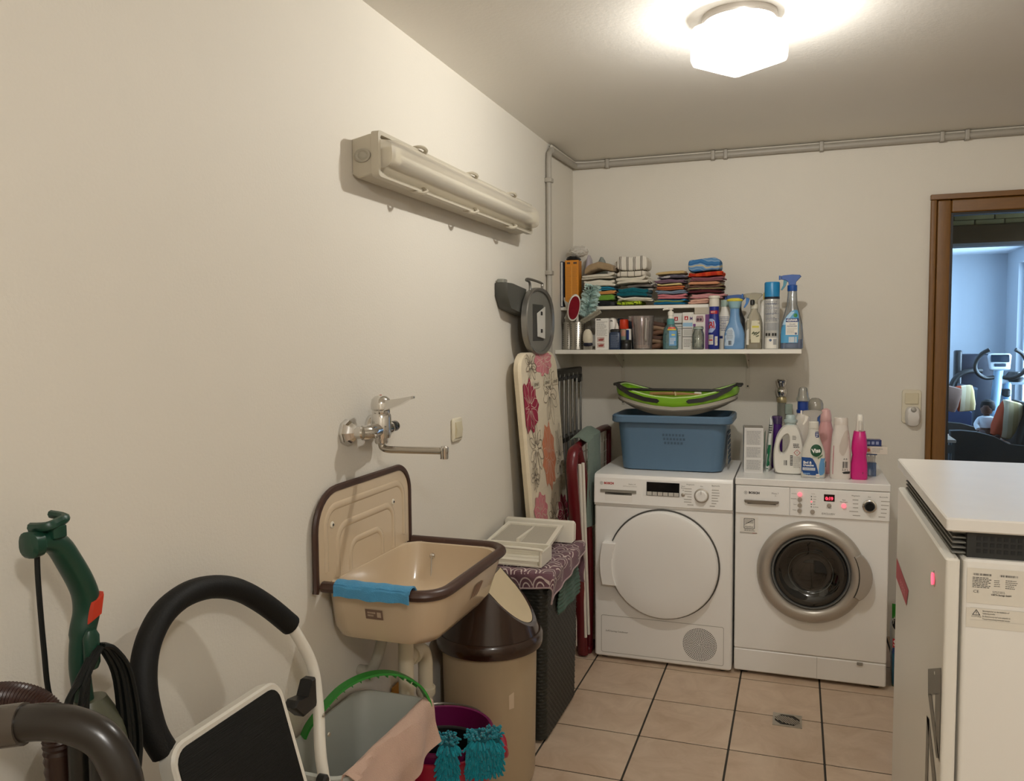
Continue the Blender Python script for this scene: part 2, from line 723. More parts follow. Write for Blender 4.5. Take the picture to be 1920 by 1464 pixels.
bw = M('back_room_wall', '#b9bfc6', .8, 0, .02, 3, .1, 150)
b = B()
b.box(3.5, 3.6, YB + .12, 5.0, 0, .8).box(3.5, 3.6, YB + .12, 5.0, 1.95, 2.2)  # unseen opening between the strips, added to let sky light into the hall
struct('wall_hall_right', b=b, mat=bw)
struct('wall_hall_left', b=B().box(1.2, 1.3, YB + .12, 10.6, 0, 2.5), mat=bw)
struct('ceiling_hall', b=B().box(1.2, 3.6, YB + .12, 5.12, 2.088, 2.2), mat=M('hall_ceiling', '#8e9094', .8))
part = struct('wall_partition')
stone_m = M('yellow_stone', '#b3a874', .9, 0, .3, 12, .5, 30)
for r_ in range(2):
    x = 1.3 - (.07 if r_ else 0)
    while x < 3.5:
        w = R.uniform(.13, .24)
        z0 = 2.032 + r_ * .029
        B().rbox(max(x, 1.301), min(x + w, 3.499), 5.0 - R.uniform(0, .008), 5.1, z0, z0 + .026, .004, 2).out('stone', stone_m, part)
        x += w + .007
B().box(1.3, 3.5, 5.01, 5.1, 2.03, 2.088).out('mortar', M('stone_mortar', '#7d775c', .95), part)
B().rbox(1.301, 3.5, 4.985, 5.115, 1.936, 2.031, .006).out('lintel', M('dark_oak_lintel', '#57401d', .5, 0, .25, 10, stretch=(1, 9, 9)), part)
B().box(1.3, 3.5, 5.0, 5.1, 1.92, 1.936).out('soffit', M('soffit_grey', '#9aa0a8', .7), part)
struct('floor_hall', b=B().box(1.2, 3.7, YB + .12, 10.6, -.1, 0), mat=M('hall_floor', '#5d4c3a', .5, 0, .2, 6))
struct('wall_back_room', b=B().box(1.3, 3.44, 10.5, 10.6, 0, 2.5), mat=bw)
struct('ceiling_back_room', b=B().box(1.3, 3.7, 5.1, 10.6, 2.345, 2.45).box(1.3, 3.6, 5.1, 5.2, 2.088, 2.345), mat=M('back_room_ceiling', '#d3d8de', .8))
b = B()
b.box(3.335, 3.44, 5.1, 8.0, 0, 2.345).box(3.335, 3.44, 10.0, 10.5, 0, 2.345).box(3.335, 3.44, 8.0, 10.0, 0, .6).box(3.335, 3.44, 8.0, 10.0, 2.2, 2.345)
struct('wall_back_room_right', b=b, mat=bw)
w1 = struct('window_1')
wf = M('window_frame_white', '#dde2e6', .4)
b = B()
b.box(3.39, 3.43, 8.0, 8.07, .6, 2.2).box(3.39, 3.43, 9.93, 10.0, .6, 2.2).box(3.39, 3.43, 8.95, 9.05, .67, 2.13)
b.box(3.39, 3.43, 8.07, 9.93, .6, .67).box(3.39, 3.43, 8.07, 9.93, 2.13, 2.2)
b.out('window_frame', wf, w1)
B().box(3.408, 3.412, 8.07, 9.93, .67, 2.13).out('pane', CLEAR('window_glass', '#f4f8fa', .06, .01), w1)
#PART2

# ================================================================ FIXTURES
# ---- ceiling lamp: round base, square pressed glass shade, bulb beside it
lp = thing('ceiling_lamp', 'lit square pressed glass ceiling lamp on a round grey base', 'lamp', (.955, 2.48, ZC))
B().lathe([(.106, 0), (.106, -.012), (.101, -.018), (.03, -.019)], 40).out('base', M('lamp_base_grey', '#c9c3bb', .4, 0), lp)
lit = M('lit_pressed_glass', '#fff4e2', .2, emit=5.5)
sh = MATS.get('x') or CLEAR('pressed_glass', '#f6f6f4', .05, .10, .012, '#fffdf6', 1.2, .25)
_p = M('pressed_glass_lit', '#fff6e6', .15, emit=1.2)


def lit_glass():
    m = sh
    nt = m.node_tree
    N, L = nt.nodes, nt.links
    out = N['Material Output']
    cur = out.inputs['Surface'].links[0].from_socket
    em = N.new('ShaderNodeEmission')
    em.inputs[0].default_value = (1, .95, .86, 1)
    em.inputs[1].default_value = .3
    tc = N.new('ShaderNodeTexCoord')
    mp = N.new('ShaderNodeMapping')
    mp.inputs['Scale'].default_value = (1, 1, .35)
    L.new(tc.outputs['Object'], mp.inputs[0])
    vo = N.new('ShaderNodeTexVoronoi')
    vo.feature = 'DISTANCE_TO_EDGE'
    vo.inputs['Scale'].default_value = 130
    L.new(mp.outputs[0], vo.inputs['Vector'])
    mr = N.new('ShaderNodeMapRange')
    mr.inputs[1].default_value = .02
    mr.inputs[2].default_value = .25
    mr.inputs[3].default_value = .55
    mr.inputs[4].default_value = 1.5
    L.new(vo.outputs['Distance'], mr.inputs[0])
    L.new(mr.outputs[0], em.inputs[1])
    add = N.new('ShaderNodeAddShader')
    L.new(cur, add.inputs[0])
    L.new(em.outputs[0], add.inputs[1])
    L.new(add.outputs[0], out.inputs['Surface'])


lit_glass()


def bulb_glass():
    m = CLEAR('lit_bulb', '#ffffff', .02, .1, fres=.1)
    nt = m.node_tree
    out = nt.nodes['Material Output']
    cur = out.inputs['Surface'].links[0].from_socket
    em = nt.nodes.new('ShaderNodeEmission')
    em.inputs[0].default_value = (1, .95, .86, 1)
    em.inputs[1].default_value = 4
    add = nt.nodes.new('ShaderNodeAddShader')
    nt.links.new(cur, add.inputs[0])
    nt.links.new(em.outputs[0], add.inputs[1])
    nt.links.new(add.outputs[0], out.inputs['Surface'])
    return m


a0 = math.atan2(.146, .11)
# square box open at the top, its walls pressed into upright wavy ribs
rings = []
for z, sc_, wv in ((-.022, .094, .0), (-.032, .098, .002), (-.085, .099, .003), (-.12, .0985, .003), (-.132, .095, .002), (-.136, .088, .001)):
    rg = []
    for x, y in rrect(-sc_, sc_, -sc_, sc_, .012, 3):
        rg.append((x, y, z))
    # resample the ring
    P = [Vector(q) for q in rg] + [Vector(rg[0])]
    Ls = [0]
    for q, w in zip(P, P[1:]):
        Ls.append(Ls[-1] + (w - q).length)
    rr = []
    n = 160
    for k in range(n):
        t = Ls[-1] * k / n
        i = max(j for j in range(len(Ls) - 1) if Ls[j] <= t)
        q = P[i].lerp(P[i + 1], (t - Ls[i]) / max(1e-9, Ls[i + 1] - Ls[i]))
        d = Vector((q.x, q.y, 0)).normalized()
        q = q + d * wv * sin(2 * PI * k / n * 40 + z * 30)
        rr.append(q)
    rings.append(rr)
b = B().loft(rings, False, True)
b.xf(Matrix.Rotation(a0 + PI / 2, 4, 'Z'))
b.out('glass_shade', sh, lp, ang=60)
bl = B().lathe([(.006, -.03), (.016, -.034), (.017, -.05), (.026, -.066), (.029, -.084), (.024, -.1), (.012, -.108)], 20)
bl.xf(Matrix.Translation((.03, 0, .005)))
bl.out('bulb', bulb_glass(), lp)

# ---- fluorescent batten on the left wall
fl = thing('fluorescent_light', 'long grey tube light with clear cover, switched off, on the left wall', 'lamp', (0, 2.6, 1.93))
fl.scale = (1.35, 1, 1)
fg = M('batten_grey', '#b9b19f', .45, 0, .04)
ya, yb_ = -.665, .62


def zslope(y):
    return 0.0 * y


b = B()
b.prism([(0, -.048), (.012, -.058), (.052, -.048), (.052, .05), (.04, .056), (0, .045)], 'y', ya, yb_ + .01, .003)
b.out('housing', fg, fl)
# flange round the open front
b = B()
q = rrect(ya - .008, yb_ + .02, -.058, .062, .012, 3)
qi = rrect(ya + .004, yb_ + .008, -.047, .051, .008, 3)
for x0, x1 in ((.046, .062),):
    b.loft([[(x0, u, w) for u, w in q], [(x1, u, w) for u, w in q], [(x1, u, w) for u, w in qi], [(x0, u, w) for u, w in qi], [(x0, u, w) for u, w in q]], False, False)
b.out('flange', fg, fl)
B().rbox(.05, .053, ya + .01, yb_, -.046, .049, .004).out('reflector', M('batten_reflector', '#b3aa98', .4), fl)
B().tube([(.072, ya + .06, .002), (.072, yb_ - .05, .002)], .011, 14).out('tube', M('tube_white', '#d9d5c9', .35), fl)
for y in (ya + .045, yb_ - .035):
    B().rbox(.053, .086, y - .018, y + .018, -.02, .024, .005).out('lamp_holder', M('holder_cream', '#d2cbb6', .4), fl)
# clear cover: rounded trough
rings = []
for k in range(0, 26):
    y = ya + .004 + (yb_ + .004 - ya) * k / 25
    e = .82 if k in (0, 25) else 1
    rings.append([(.054 + (.040 * e) * max(0, sin(t)) ** .55, y, .002 - .045 * e * math.copysign(abs(cos(t)) ** .6, cos(t))) for t in [PI * j / 14 for j in range(15)]])
b = B().loft(rings, True, True, closed=False)
b.out('clear_cover', CLEAR('clear_batten_cover', '#fdfbf6', .06, .25, .42, '#f6f0e4', .1, .14), fl)
for y in (-.42, -.02, .38):
    for sg, z in ((1, -.056), (1, .062)):
        b = B().tube(smooth_path([(.045, y - .025, z), (.066, y - .012, z + (-.008 if z < 0 else .006)), (.072, y + .01, z), (.06, y + .02, z + (.012 if z < 0 else -.012))], 4), .005, 6)
        b.out('clip', fg, fl)
b = B().lathe([(.018, 0), (.018, -.004), (.014, -.005), (.010, -.003), (.006, -.006), (.002, -.006)], 20, axis='y')
b.xf(Matrix.Translation((.024, ya, .0)))
b.out('cable_gland', M('gland_grey', '#a59f90', .5), fl)

# ---- switches
sw = thing('light_switch', 'cream rocker light switch on the left wall beside the tap', 'switch', (0, 2.603, 1.128))
cr_m = M('switch_cream', '#d8d0ba', .35, 0, .02)
b = B().prism(rrect(-.041, .041, -.041, .041, .010, 4), 'x', 0, .011, .004)
b.out('frame', cr_m, sw)
B().prism([(.011, -.027), (.015, -.027), (.019, .0), (.014, .027), (.011, .027)], 'y', -.026, .026).out('rocker', M('switch_rocker', '#d0c6aa', .3), sw)
ms = thing('switch_with_night_light', 'cream double wall switch with a white motion night light plugged in below', 'switch', (1.632, YB, 1.11))
b = B().prism(rrect(-.041, .041, -.078, .079, .012, 4), 'y', 0, -.010, .003)
b.out('frame', cr_m, ms)
B().prism(rrect(-.029, .029, .012, .064, .004, 3), 'y', -.010, -.016, .002).out('rocker', M('switch_rocker', '#d0c6aa', .3), ms)
b = B().secs([(0, .03, .03, 3), (.004, .033, .033, 3), (.018, .03, .03, 2.6), (.024, .024, .02, 2)], 24)
b.xf(Matrix.Translation((.006, -.010, -.045)) @ Matrix.Rotation(PI / 2, 4, 'X') @ Matrix.Diagonal((1, 1.45, 1.3, 1)))
b.out('night_light', M('night_light_white', '#d5d0c9', .35), ms)
b = B().lathe([(.012, 0), (.0115, .004), (.008, .008), (.002, .0095)], 18)
b.xf(Matrix.Translation((.006, -.04, -.012)) @ Matrix.Rotation(PI / 2, 4, 'X'))
b.out('sensor_eye', M('sensor_grey', '#aaa69e', .3), ms)

# ---- shelves
shelf_m = M('shelf_white', '#e6e2d8', .4, 0, .02)
SZ = 1.385
sh1 = thing('wall_shelf', 'wide white lower wall shelf carrying the bottles and boxes', 'shelf', (0, YB, SZ))
B().rbox(.001, 1.143, -.355, -.001, -.02, 0, .002, 2).out('board', shelf_m, sh1)
for x, zl in ((.268, -.29), (.895, -.2)):
    br = B()
    br.rbox(x - .009, x + .009, -.004, -.0005, zl, -.021, .001, 1)
    br.rbox(x - .009, x + .009, -.30, -.004, -.0245, -.0205, .001, 1)
    br.prism([(-.004, -.10), (-.004, -.0245), (-.22, -.0245)], 'x', x - .0015, x + .0015)
    o = br.out('bracket', M('bracket_white', '#cfc8ba', .45), sh1)
    bs = B()
    for yy, zz in ((-.0045, zl + .012), (-.0045, -.06)):
        bs.lathe([(.0045, 0), (.003, -.002)], 8, (x, yy, zz), axis='y')
    for k, yy in enumerate((-.27, -.12)):
        bs2 = B().lathe([(.0045, 0), (.003, -.002)], 8, (x + (.005 if k else -.005), yy, -.0245))
        bs2.out('screw', black_pl, o)
    bs.out('screw', black_pl, o)
UZ = 1.598
sh2 = thing('wall_shelf', 'short white upper wall shelf carrying the folded towels', 'shelf', (0, YB, UZ))
B().rbox(.001, .74, -.25, -.001, -.016, 0, .002, 2).out('board', shelf_m, sh2)
for x in (.1, .66):
    br = B().prism([(-.002, -.0165), (-.2, -.0165), (-.2, -.024), (-.03, -.06), (-.002, -.12)], 'x', x - .002, x + .002)
    br.out('bracket', M('bracket_white', '#cfc8ba', .45), sh2)

# ---- wash basin, enamelled steel, with high back
en = M('beige_enamel', '#cbb79b', .22, 0, .05, 9, .02, 60, coat=.4)
brn = M('brown_trim', '#3f281e', .4, 0, .1)
sk = thing('wash_basin', 'beige enamel utility sink with brown edging on the left wall', 'sink', (0, 1.95, .83))
yl, yr = -.25, .262
# back plate with rounded top corners
prof = [(yl, 0)] + [(yl + .10 - .10 * cos(a), .135 + .10 * sin(a)) for a in [i * PI / 16 for i in range(9)]] + [(yr - .075 + .075 * sin(a), .155 + .08 * cos(a)) for a in [i * PI / 16 for i in range(9)]] + [(yr, 0)]
b = B().prism(prof, 'x', .002, .014, .002)
b.out('back_plate', en, sk)
tp = [(.012, yl - .004, -.012)] + [(.012, u, w) for u, w in prof[0:]] + [(.012, yr + .004, -.012)]
B().tube(tp, .0095, 8, flat=.8).out('back_edging', brn, sk)
for (h, wl, wr, zt, rad) in ((0, -.205, .222, .190, .0075), (1, -.15, .155, .135, .0075), (2, -.088, .087, .08, .007)):
    c = .05 - h * .006
    pts = [(.012, wl, .005 if h else .03)] + [(.012, wl + c - c * cos(a), zt - c + c * sin(a)) for a in [i * PI / 12 for i in range(7)]] + [(.012, wr - c + c * sin(a), zt - c + c * cos(a)) for a in [i * PI / 12 for i in range(7)]] + [(.012, wr, .005 if h else .03)]
    B().tube(pts, rad * 1.5, 10, flat=.42).out('embossed_arch', en, sk)
for y, z in ((-.175, .145), (.155, .14)):
    b = B().lathe([(.009, 0), (.0085, .002), (.004, .004)], 14, (.0135, y, z), axis='x')
    o = b.out('screw', M('screw_cream', '#ddd5c4', .35), sk)
    B().lathe([(.004, 0), (.003, .0015)], 10, (.0172, y, z), axis='x').out('screw_slot', dgrey_pl, o)
# bowl: outer skin then inner skin
X0, X1 = .004, .326
def ringz(z, x0, x1, y0, y1, r):
    return [(x, y, z) for x, y in rrect(x0, x1, y0, y1, r, 6)]
R0 = [ringz(-.002, X0, X1 + .004, -.232, .266, .075), ringz(-.03, X0, X1, -.222, .254, .07), ringz(-.11, X0, .305, -.205, .232, .07), ringz(-.135, X0 + .004, .285, -.19, .215, .07), ringz(-.142, .03, .255, -.16, .185, .06)]
R1 = [ringz(-.13, .045, .25, -.155, .18, .05), ringz(-.12, .025, .278, -.185, .208, .06), ringz(-.10, .018, .292, -.198, .222, .065), ringz(-.02, .018, .308, -.212, .24, .065), ringz(.0, .016, .312, -.216, .245, .066), ringz(.003, .01, .320, -.226, .256, .07), ringz(-.002, X0, X1 + .004, -.232, .266, .075)]
b = B().loft(list(reversed(R0)), True, False)
o0 = len(b.v)
b2 = B().loft(R1, True, False)
for f_ in b2.f:
    b.f.append(tuple(i + o0 for i in f_))
b.v += b2.v
b.out('bowl', en, sk)
rim = [(.02, -.232, .002), (.26, -.232, .002)] + [(.262 + .066 * sin(a), -.166 - .066 * cos(a), .002) for a in [i * PI / 12 for i in range(1, 6)]] + [(.329, -.16, .002), (.329, .19, .002)] + [(.263 + .066 * cos(a), .2 + .066 * sin(a), .002) for a in [i * PI / 12 for i in range(1, 6)]] + [(.26, .267, .002), (.02, .267, .002)]
B().tube(rim, .0155, 10, flat=.9).out('rim_edging', brn, sk)
# plug chain
B().lathe([(.009, 0), (.008, -.004), (.003, -.007)], 14, (.10, .238, -.035), axis='y').out('chain_stud', chrome, sk)
b = B()
for k in range(34):
    b.lathe([(.0006, -.0017), (.0017, -.0008), (.0017, .0008), (.0006, .0017)], 6, (.10, .229 - k * .0002, -.04 - k * .0026), cap0=True)
ch = b.out('chain', steel, sk)
ch['kind'] = 'stuff'
B().lathe([(.022, -.13), (.022, -.127), (.006, -.126)], 20, (.16, .06, 0)).out('drain_ring', steel, sk)
# brown stripe emblem and maker plate
brown_ink = M('emblem_brown', '#7c5a3e', .5)
f = lambda u, v: (.3275 + .001 + (v + .03) * .26 if v < -.03 else .3285, u, v)
for k in range(3):
    u0 = .0 + k * .022
    b = B().poly([f(u0, -.075 - .002 * k), f(u0 + .016, -.072), f(u0 + .045 - k * .004, -.045), f(u0 + .028 - k * .003, -.04)])
    b.out('emblem', brown_ink, sk)
fs = lambda u, v: (u, -.2245 + (-(v + .03)) * .21, v)
decal(sk, 'maker_plate', rect_rows(.13, .178, -.072, -.046), fs, M('plate_brown', '#70584a', .4), 2)
fine_print(sk, lambda u, v: (u, fs(u, v)[1] - .0006, v), .136, .158, -.066, -.051, 2, M('plate_print', '#b09c86', .5), .6, 4, 'plate_print')
decal(sk, 'plate_print', rect_rows(.162, .173, -.066, -.052), lambda u, v: (u, fs(u, v)[1] - .0006, v), M('plate_print', '#b09c86', .5), 2)

# blue cloth over the rim
bc = CLOTH('blue_microfibre', '#4d93bd', .6, 400)
def blue(u, v):
    # u along the rim (x), v across it
    x = .062 + .205 * u
    s_ = (v - .42) * .115
    w = .004 * sin(u * 9 + v * 5) + .003 * sin(u * 23)
    if s_ < -.018:
        return (x, 1.95 - .232 - .018 - .002 + w * .4, .83 + .018 + s_ + .018 + w * .3)
    if s_ > .018:
        return (x, 1.95 - .232 + .018, .83 + .018 - (s_ - .018) + w * .2)
    a = s_ / .018 * PI / 2
    return (x, 1.95 - .232 + .019 * sin(a), .83 + .003 + .017 * cos(a) + abs(w) * .3)
tag(B().grid(blue, 40, 24, -.004).out('cleaning_cloth', bc), 'folded blue cleaning cloth hung over the left rim of the beige sink', 'cloth')

# ---- drain pipes under the sink
wp = M('drain_white', '#cfc5ae', .4, 0, .05)
dp = thing('drain_pipe', 'white plastic waste pipe with trap under the beige sink', 'pipe', (.135, 1.935, .4))
B().tube([(0, 0, .288), (0, 0, -.02)], .021, 16).out('pipe', wp, dp)
B().lathe([(.026, .25), (.028, .255), (.028, .275), (.026, .285)], 16).out('nut', wp, dp)
B().lathe([(.03, -.03), (.034, -.01), (.034, .05), (.026, .06)], 18).out('trap_cup', wp, dp)
B().tube(smooth_path([(0, .01, .175), (0, .06, .178), (0, .1, .165), (0, .118, .13), (0, .12, .08), (0, .12, .02)], 6), .021, 14).out('elbow', wp, dp)
B().lathe([(.026, .03), (.028, .034), (.028, .052), (.024, .056)], 16, (0, .12, 0)).out('collar', wp, dp)
B().lathe([(.027, -.012), (.027, .006), (.023, .01)], 14, (0, .045, .177), axis='y').out('nut', wp, dp)
b = B().tube(smooth_path([(-.04, -.045, .27), (-.06, -.045, .2), (-.09, -.03, .15), (-.132, -.02, .14)], 5), .015, 12)
b.out('overflow_pipe', M('drain_grey', '#a9a497', .45), dp)
B().lathe([(.02, .0), (.02, .03)], 14, (-.04, -.045, .255)).out('nut', wp, dp)

# ---- wall tap
tpx = thing('wall_tap', 'chrome lever mixer tap with a long swivel spout on the left wall', 'tap', (0, 1.94, 1.2))
for y in (-.068, .068):
    b = B()
    b.lathe([(.035, 0), (.035, .004), (.033, .012), (.019, .030), (.015, .034)], 8 if y < 0 else 24, (0, y, 0), axis='x')
    b.out('rosette', chrome, tpx, ang=25)
    B().lathe([(.0145, .03), (.0145, .036), (.0165, .037), (.0165, .052), (.013, .056)], 18, (0, y, 0), axis='x').out('connector', chrome, tpx)
AX = .07
b = B().tube(smooth_path([(.052, -.07, 0), (.062, -.055, 0), (AX - .002, -.02, .002), (AX, 0, .003), (AX - .002, .02, .002), (.062, .055, 0), (.052, .07, 0)], 5), .0195, 16)
b.lathe([(.024, -.02), (.027, -.008), (.027, .040), (.024, .046), (.0245, .048), (.0245, .054)], 22, (AX, 0, 0))
b.out('body', chrome, tpx)
B().lathe([(.0245, .055), (.027, .058), (.027, .072), (.0245, .084), (.016, .092), (.003, .095)], 22, (AX, 0, 0)).out('handle_cap', chrome, tpx)
b = B().loft([[(AX + y, x, z) for x, z in ((-w, z0), (w, z0), (w * .8, z1), (-w * .8, z1))] for y, w, z0, z1 in ((.012, .019, .052, .082), (.036, .016, .061, .084), (.062, .013, .071, .088), (.084, .012, .083, .092), (.095, .011, .086, .094), (.099, .005, .088, .093))])
b.out('lever', chrome, tpx, ang=50)
B().lathe([(.004, .0948), (.002, .0958)], 10, (AX, 0, 0)).out('red_dot', ink_red, tpx)
B().lathe([(.016, -.036), (.018, -.032), (.018, -.020), (.021, -.016)], 18, (AX, .0, 0)).out('spout_nut', chrome, tpx)
b = B().tube(smooth_path([(AX, 0, -.034), (AX + .003, 0, -.046), (AX + .02, 0, -.051), (AX + .06, 0, -.051), (AX + .13, 0, -.050), (AX + .186, 0, -.049)], 5), .0095, 14)
b.out('spout', M('satin_chrome', '#b3ada3', .22, 1, .03), tpx)
B().lathe([(.0105, -.070), (.011, -.067), (.011, -.054), (.012, -.051), (.012, -.040), (.008, -.036)], 16, (AX + .184, 0, 0)).out('aerator', chrome, tpx)
B().lathe([(.014, 0), (.015, .004), (.015, .02), (.012, .024)], 16, (.062, .075, .002), axis='y').out('shower_plug', M('dark_chrome', '#5d6266', .15, 1), tpx)

# ---- chrome valve on the back wall
vt = thing('water_tap', 'chrome angle valve with a grey hose on the wall behind the washing machine', 'tap', (1.057, YB - .045, 1.03))
B().lathe([(.023, .205), (.026, .2), (.02, .172), (.017, .168)], 12).out('handwheel', chrome, vt, ang=25)
B().lathe([(.017, .168), (.024, .16), (.027, .145), (.023, .125), (.016, .118)], 18).out('valve_body', chrome, vt)
B().tube([(0, .02, .145), (0, .046, .145)], .012, 12).out('wall_stub', chrome, vt)
B().lathe([(.0215, .092), (.0225, .095), (.0225, .112), (.02, .118)], 14).out('nut', M('brass_pale', '#b3a680', .35, .6), vt)
B().lathe([(.020, 0), (.020, .092)], 14).out('hose_sleeve', CLEAR('clear_sleeve', '#dfe2dc', .2, .1, .35, '#c8c8bd'), vt)
B().rbox(.016, .05, -.018, .014, .035, .085, .005).out('aquastop_block', M('pale_green_block', '#9aa79a', .5), vt)

# ================================================================ MACHINES
def text_ring(parent, f, cu, cv, r, n, mat, seed):
    rr = random.Random(seed)
    b = B()
    for k in range(1, n):
        for sg in (-1, 1):
            v = cv + .038 - k * .0795 / (n - 1)
            w = rr.uniform(.018, .033)
            u = cu + sg * (r + (.004 if k in (0, n - 1) else .012))
            b.poly([f(u, v - .0016), f(u + sg * w, v - .0016), f(u + sg * w, v + .0016), f(u, v + .0016)])
    return b.out('printed_text', mat, parent)


# ---- dryer
dy = thing('tumble_dryer', 'white tumble dryer with a solid round door, under the blue basket', 'dryer', (.278, 3.51, 0))
W_ = .598
b = B().rbox(0, W_, .004, .56, .012, .7, .012, 4)
b.out('body', white_app, dy)
b = B().prism([(.004, .709), (-.004, .712), (.004, .826), (.014, .838), (.05, .842), (.56, .842), (.56, .7), (.004, .7)], 'x', 0, W_, .004)
b.out('top', white_app, dy)
for x in (.04, W_ - .04):
    for y in (.05, .5):
        B().lathe([(.02, 0), (.02, .006), (.012, .013)], 12, (x, y, 0)).out('foot', black_pl, dy)
fp = lambda u, v: (u, -.0062 + (v - .712) * .07, v)
fpp = lambda e: (lambda u, v: (u, -.0062 + (v - .712) * .07 - e, v))
b = B().grid(lambda u, v: fpp(.0008)(.004 + .211 * u, .712 + .112 * v), 1, 1, .004)
dwr = b.out('condenser_drawer', white_app, dy)
b = B().grid(lambda u, v: fpp(.0008)(.2185 + .375 * u, .712 + .112 * v), 1, 1, .004)
b.out('control_panel', white_app, dy)
B().grid(lambda u, v: fpp(.006)(.030 + .16 * u, .7615 + .012 * v), 1, 1, .006).out('drawer_grip', M('grip_grey', '#8f8b82', .35, .3), dwr)
decal(dwr, 'grip_recess', [(.7615 - .011 * sin(PI * k / 8) ** 1, .05, .17) for k in (4, 0)], fpp(.0012), M('recess_grey', '#6f6b63', .6), 4)
b = B()
b.v = [fpp(.0014)(.046 + .13 * i / 12, .7612) for i in range(13)] + [fpp(.0014)(.046 + .13 * i / 12, .7612 - .009 * sin(PI * i / 12)) for i in range(13)]
b.f = [(i, i + 1, 14 + i, 13 + i) for i in range(12)]
b.out('grip_shadow_gap', dgrey_pl, dwr)
B().grid(lambda u, v: fpp(.0014)(.050 + .122 * u, .722 + .028 * v), 1, 1, .0012).out('grip_pocket', M('pocket_white', '#efece6', .18), dwr)
# brand mark
def maker_mark(parent, f, u, v, s, red):
    b = B()
    n = 18
    for r0, r1 in ((s * .42, s * .5),):
        for k in range(n):
            a, c = 2 * PI * k / n, 2 * PI * (k + 1) / n
            b.poly([f(u + r0 * cos(a), v + r0 * sin(a)), f(u + r1 * cos(a), v + r1 * sin(a)), f(u + r1 * cos(c), v + r1 * sin(c)), f(u + r0 * cos(c), v + r0 * sin(c))])
    for sg in (-1, 1):
        b.poly([f(u + sg * s * .12, v - s * .3), f(u + sg * s * .2, v - s * .3), f(u + sg * s * .2, v + s * .3), f(u + sg * s * .12, v + s * .3)])
    b.poly([f(u - s * .12, v - s * .05), f(u + s * .12, v - s * .05), f(u + s * .12, v + s * .05), f(u - s * .12, v + s * .05)])
    b.out('round_logo', ink_grey, parent)
    lettering(parent, 'BOSCH', f, u + s * .85, v, s * .95, red, 'LEFT', 0, 1.05, .0006)


maker_mark(dwr, fpp(.002), .034, .800, .0135, ink_red)
lettering(dwr, 'Serie | 4', fpp(.002), .185, .800, .009, ink_grey, 'RIGHT')
lettering(dwr, 'SelfCleaning Condenser', fpp(.002), .193, .791, .0065, ink_light, 'RIGHT')
# display with six keys
B().grid(lambda u, v: fpp(.0035)(.235 + .141 * u, .757 + .058 * v), 1, 1, .003).out('display', black_gl, dy)
for k in range(6):
    B().grid(lambda u, v: fpp(.0055)(.2375 + .0232 * k + .0205 * u, .7585 + .015 * v), 1, 1, .002).out('key', M('key_grey', '#b9b5ad', .4), dy)
lettering(dy, 'Start', fpp(.0018), .392, .803, .008, ink_grey)
lettering(dy, 'Pause', fpp(.0018), .392, .795, .008, ink_grey)
lettering(dy, 'ok', fpp(.0018), .392, .786, .007, ink_grey)


def round_button(parent, name, f, u, v, r, h, mat, n=20):
    b = B().lathe([(r, 0), (r, h * .7), (r * .8, h)], n)
    p0 = Vector(f(u, v))
    b.xf(Matrix.Translation(p0) @ Matrix.Rotation(PI / 2, 4, 'X'))
    return b.out(name, mat, parent)


round_button(dy, 'start_button', fpp(.001), .392, .767, .0085, .004, silver)
round_button(dy, 'knob_ring', fpp(.001), .470, .767, .031, .006, silver, 36)
kn = round_button(dy, 'dial_knob', fpp(.006), .470, .767, .025, .016, white_app, 36)
B().box(.4692, .4708, -.0285, -.028, .776, .792).out('dial_mark', ink_grey, kn)
text_ring(dy, fpp(.0018), .470, .767, .03, 8, ink_light, 5)
lettering(dy, 'Pflegeleicht', fpp(.0018), .405, .812, .0075, ink_grey, 'LEFT')
lettering(dy, 'Aus', fpp(.0018), .470, .807, .0075, ink_grey)
lettering(dy, 'Baumwolle', fpp(.0018), .545, .812, .0075, ink_grey, 'RIGHT')
# door
dc = (.3065, .4545)
dm = B()
dm.lathe([(.236, 0), (.236, -.022), (.231, -.031), (.22, -.034), (.15, -.036), (.05, -.037)], 72, (dc[0], .004, dc[1]), axis='y')
door = dm.out('door', white_app, dy)
B().lathe([(.243, -.0006), (.243, -.005), (.236, -.005)], 64, (dc[0], .004, dc[1]), axis='y', cap0=False, cap1=False).out('door_seal', M('seal_grey', '#4a4843', .6), dy)
b = B()
hp = [(.034 + .012 * ((t - .5) * 2) ** 2, .351 + .19 * t) for t in [i / 10 for i in range(11)]]
hq = [(.105 - .018 * (1 - ((t - .5) * 2) ** 2), .351 + .19 * t) for t in [i / 10 for i in range(11)]]
b.prism(hp + list(reversed(hq)), 'y', .004, -.0405, .003)
b.out('door_handle', white_app, door)
# kick panel outline, lettering, vent
fk = plane_y(.0032)
b = B()
qo, qi = rrect(.031, .566, .032, .202, .008), rrect(.0325, .5645, .0335, .2005, .007)
b.loft([[fk(*q) for q in qo], [fk(*q) for q in qi]], False, False)
b.out('flap_joint', M('joint_shade', '#8a857b', .7), dy)
lettering(dy, 'SelfCleaning Condenser', fk, .05, .131, .0105, ink_grey, 'LEFT', shear=.2)
b = B()
n = 0
for ring in range(0, 12):
    r = .0062 * ring + .002
    m = max(1, int(2 * PI * r / .0072))
    for k in range(m):
        a = 2 * PI * k / m + ring * .4
        b.lathe([(.0022, 0), (.0018, .0)], 6, (.4655 + r * cos(a), .0030, .114 + r * sin(a)), axis='y')
vh = b.out('vent_holes', M('hole_dark', '#2c2a27', .8), dy)
vh['kind'] = 'stuff'

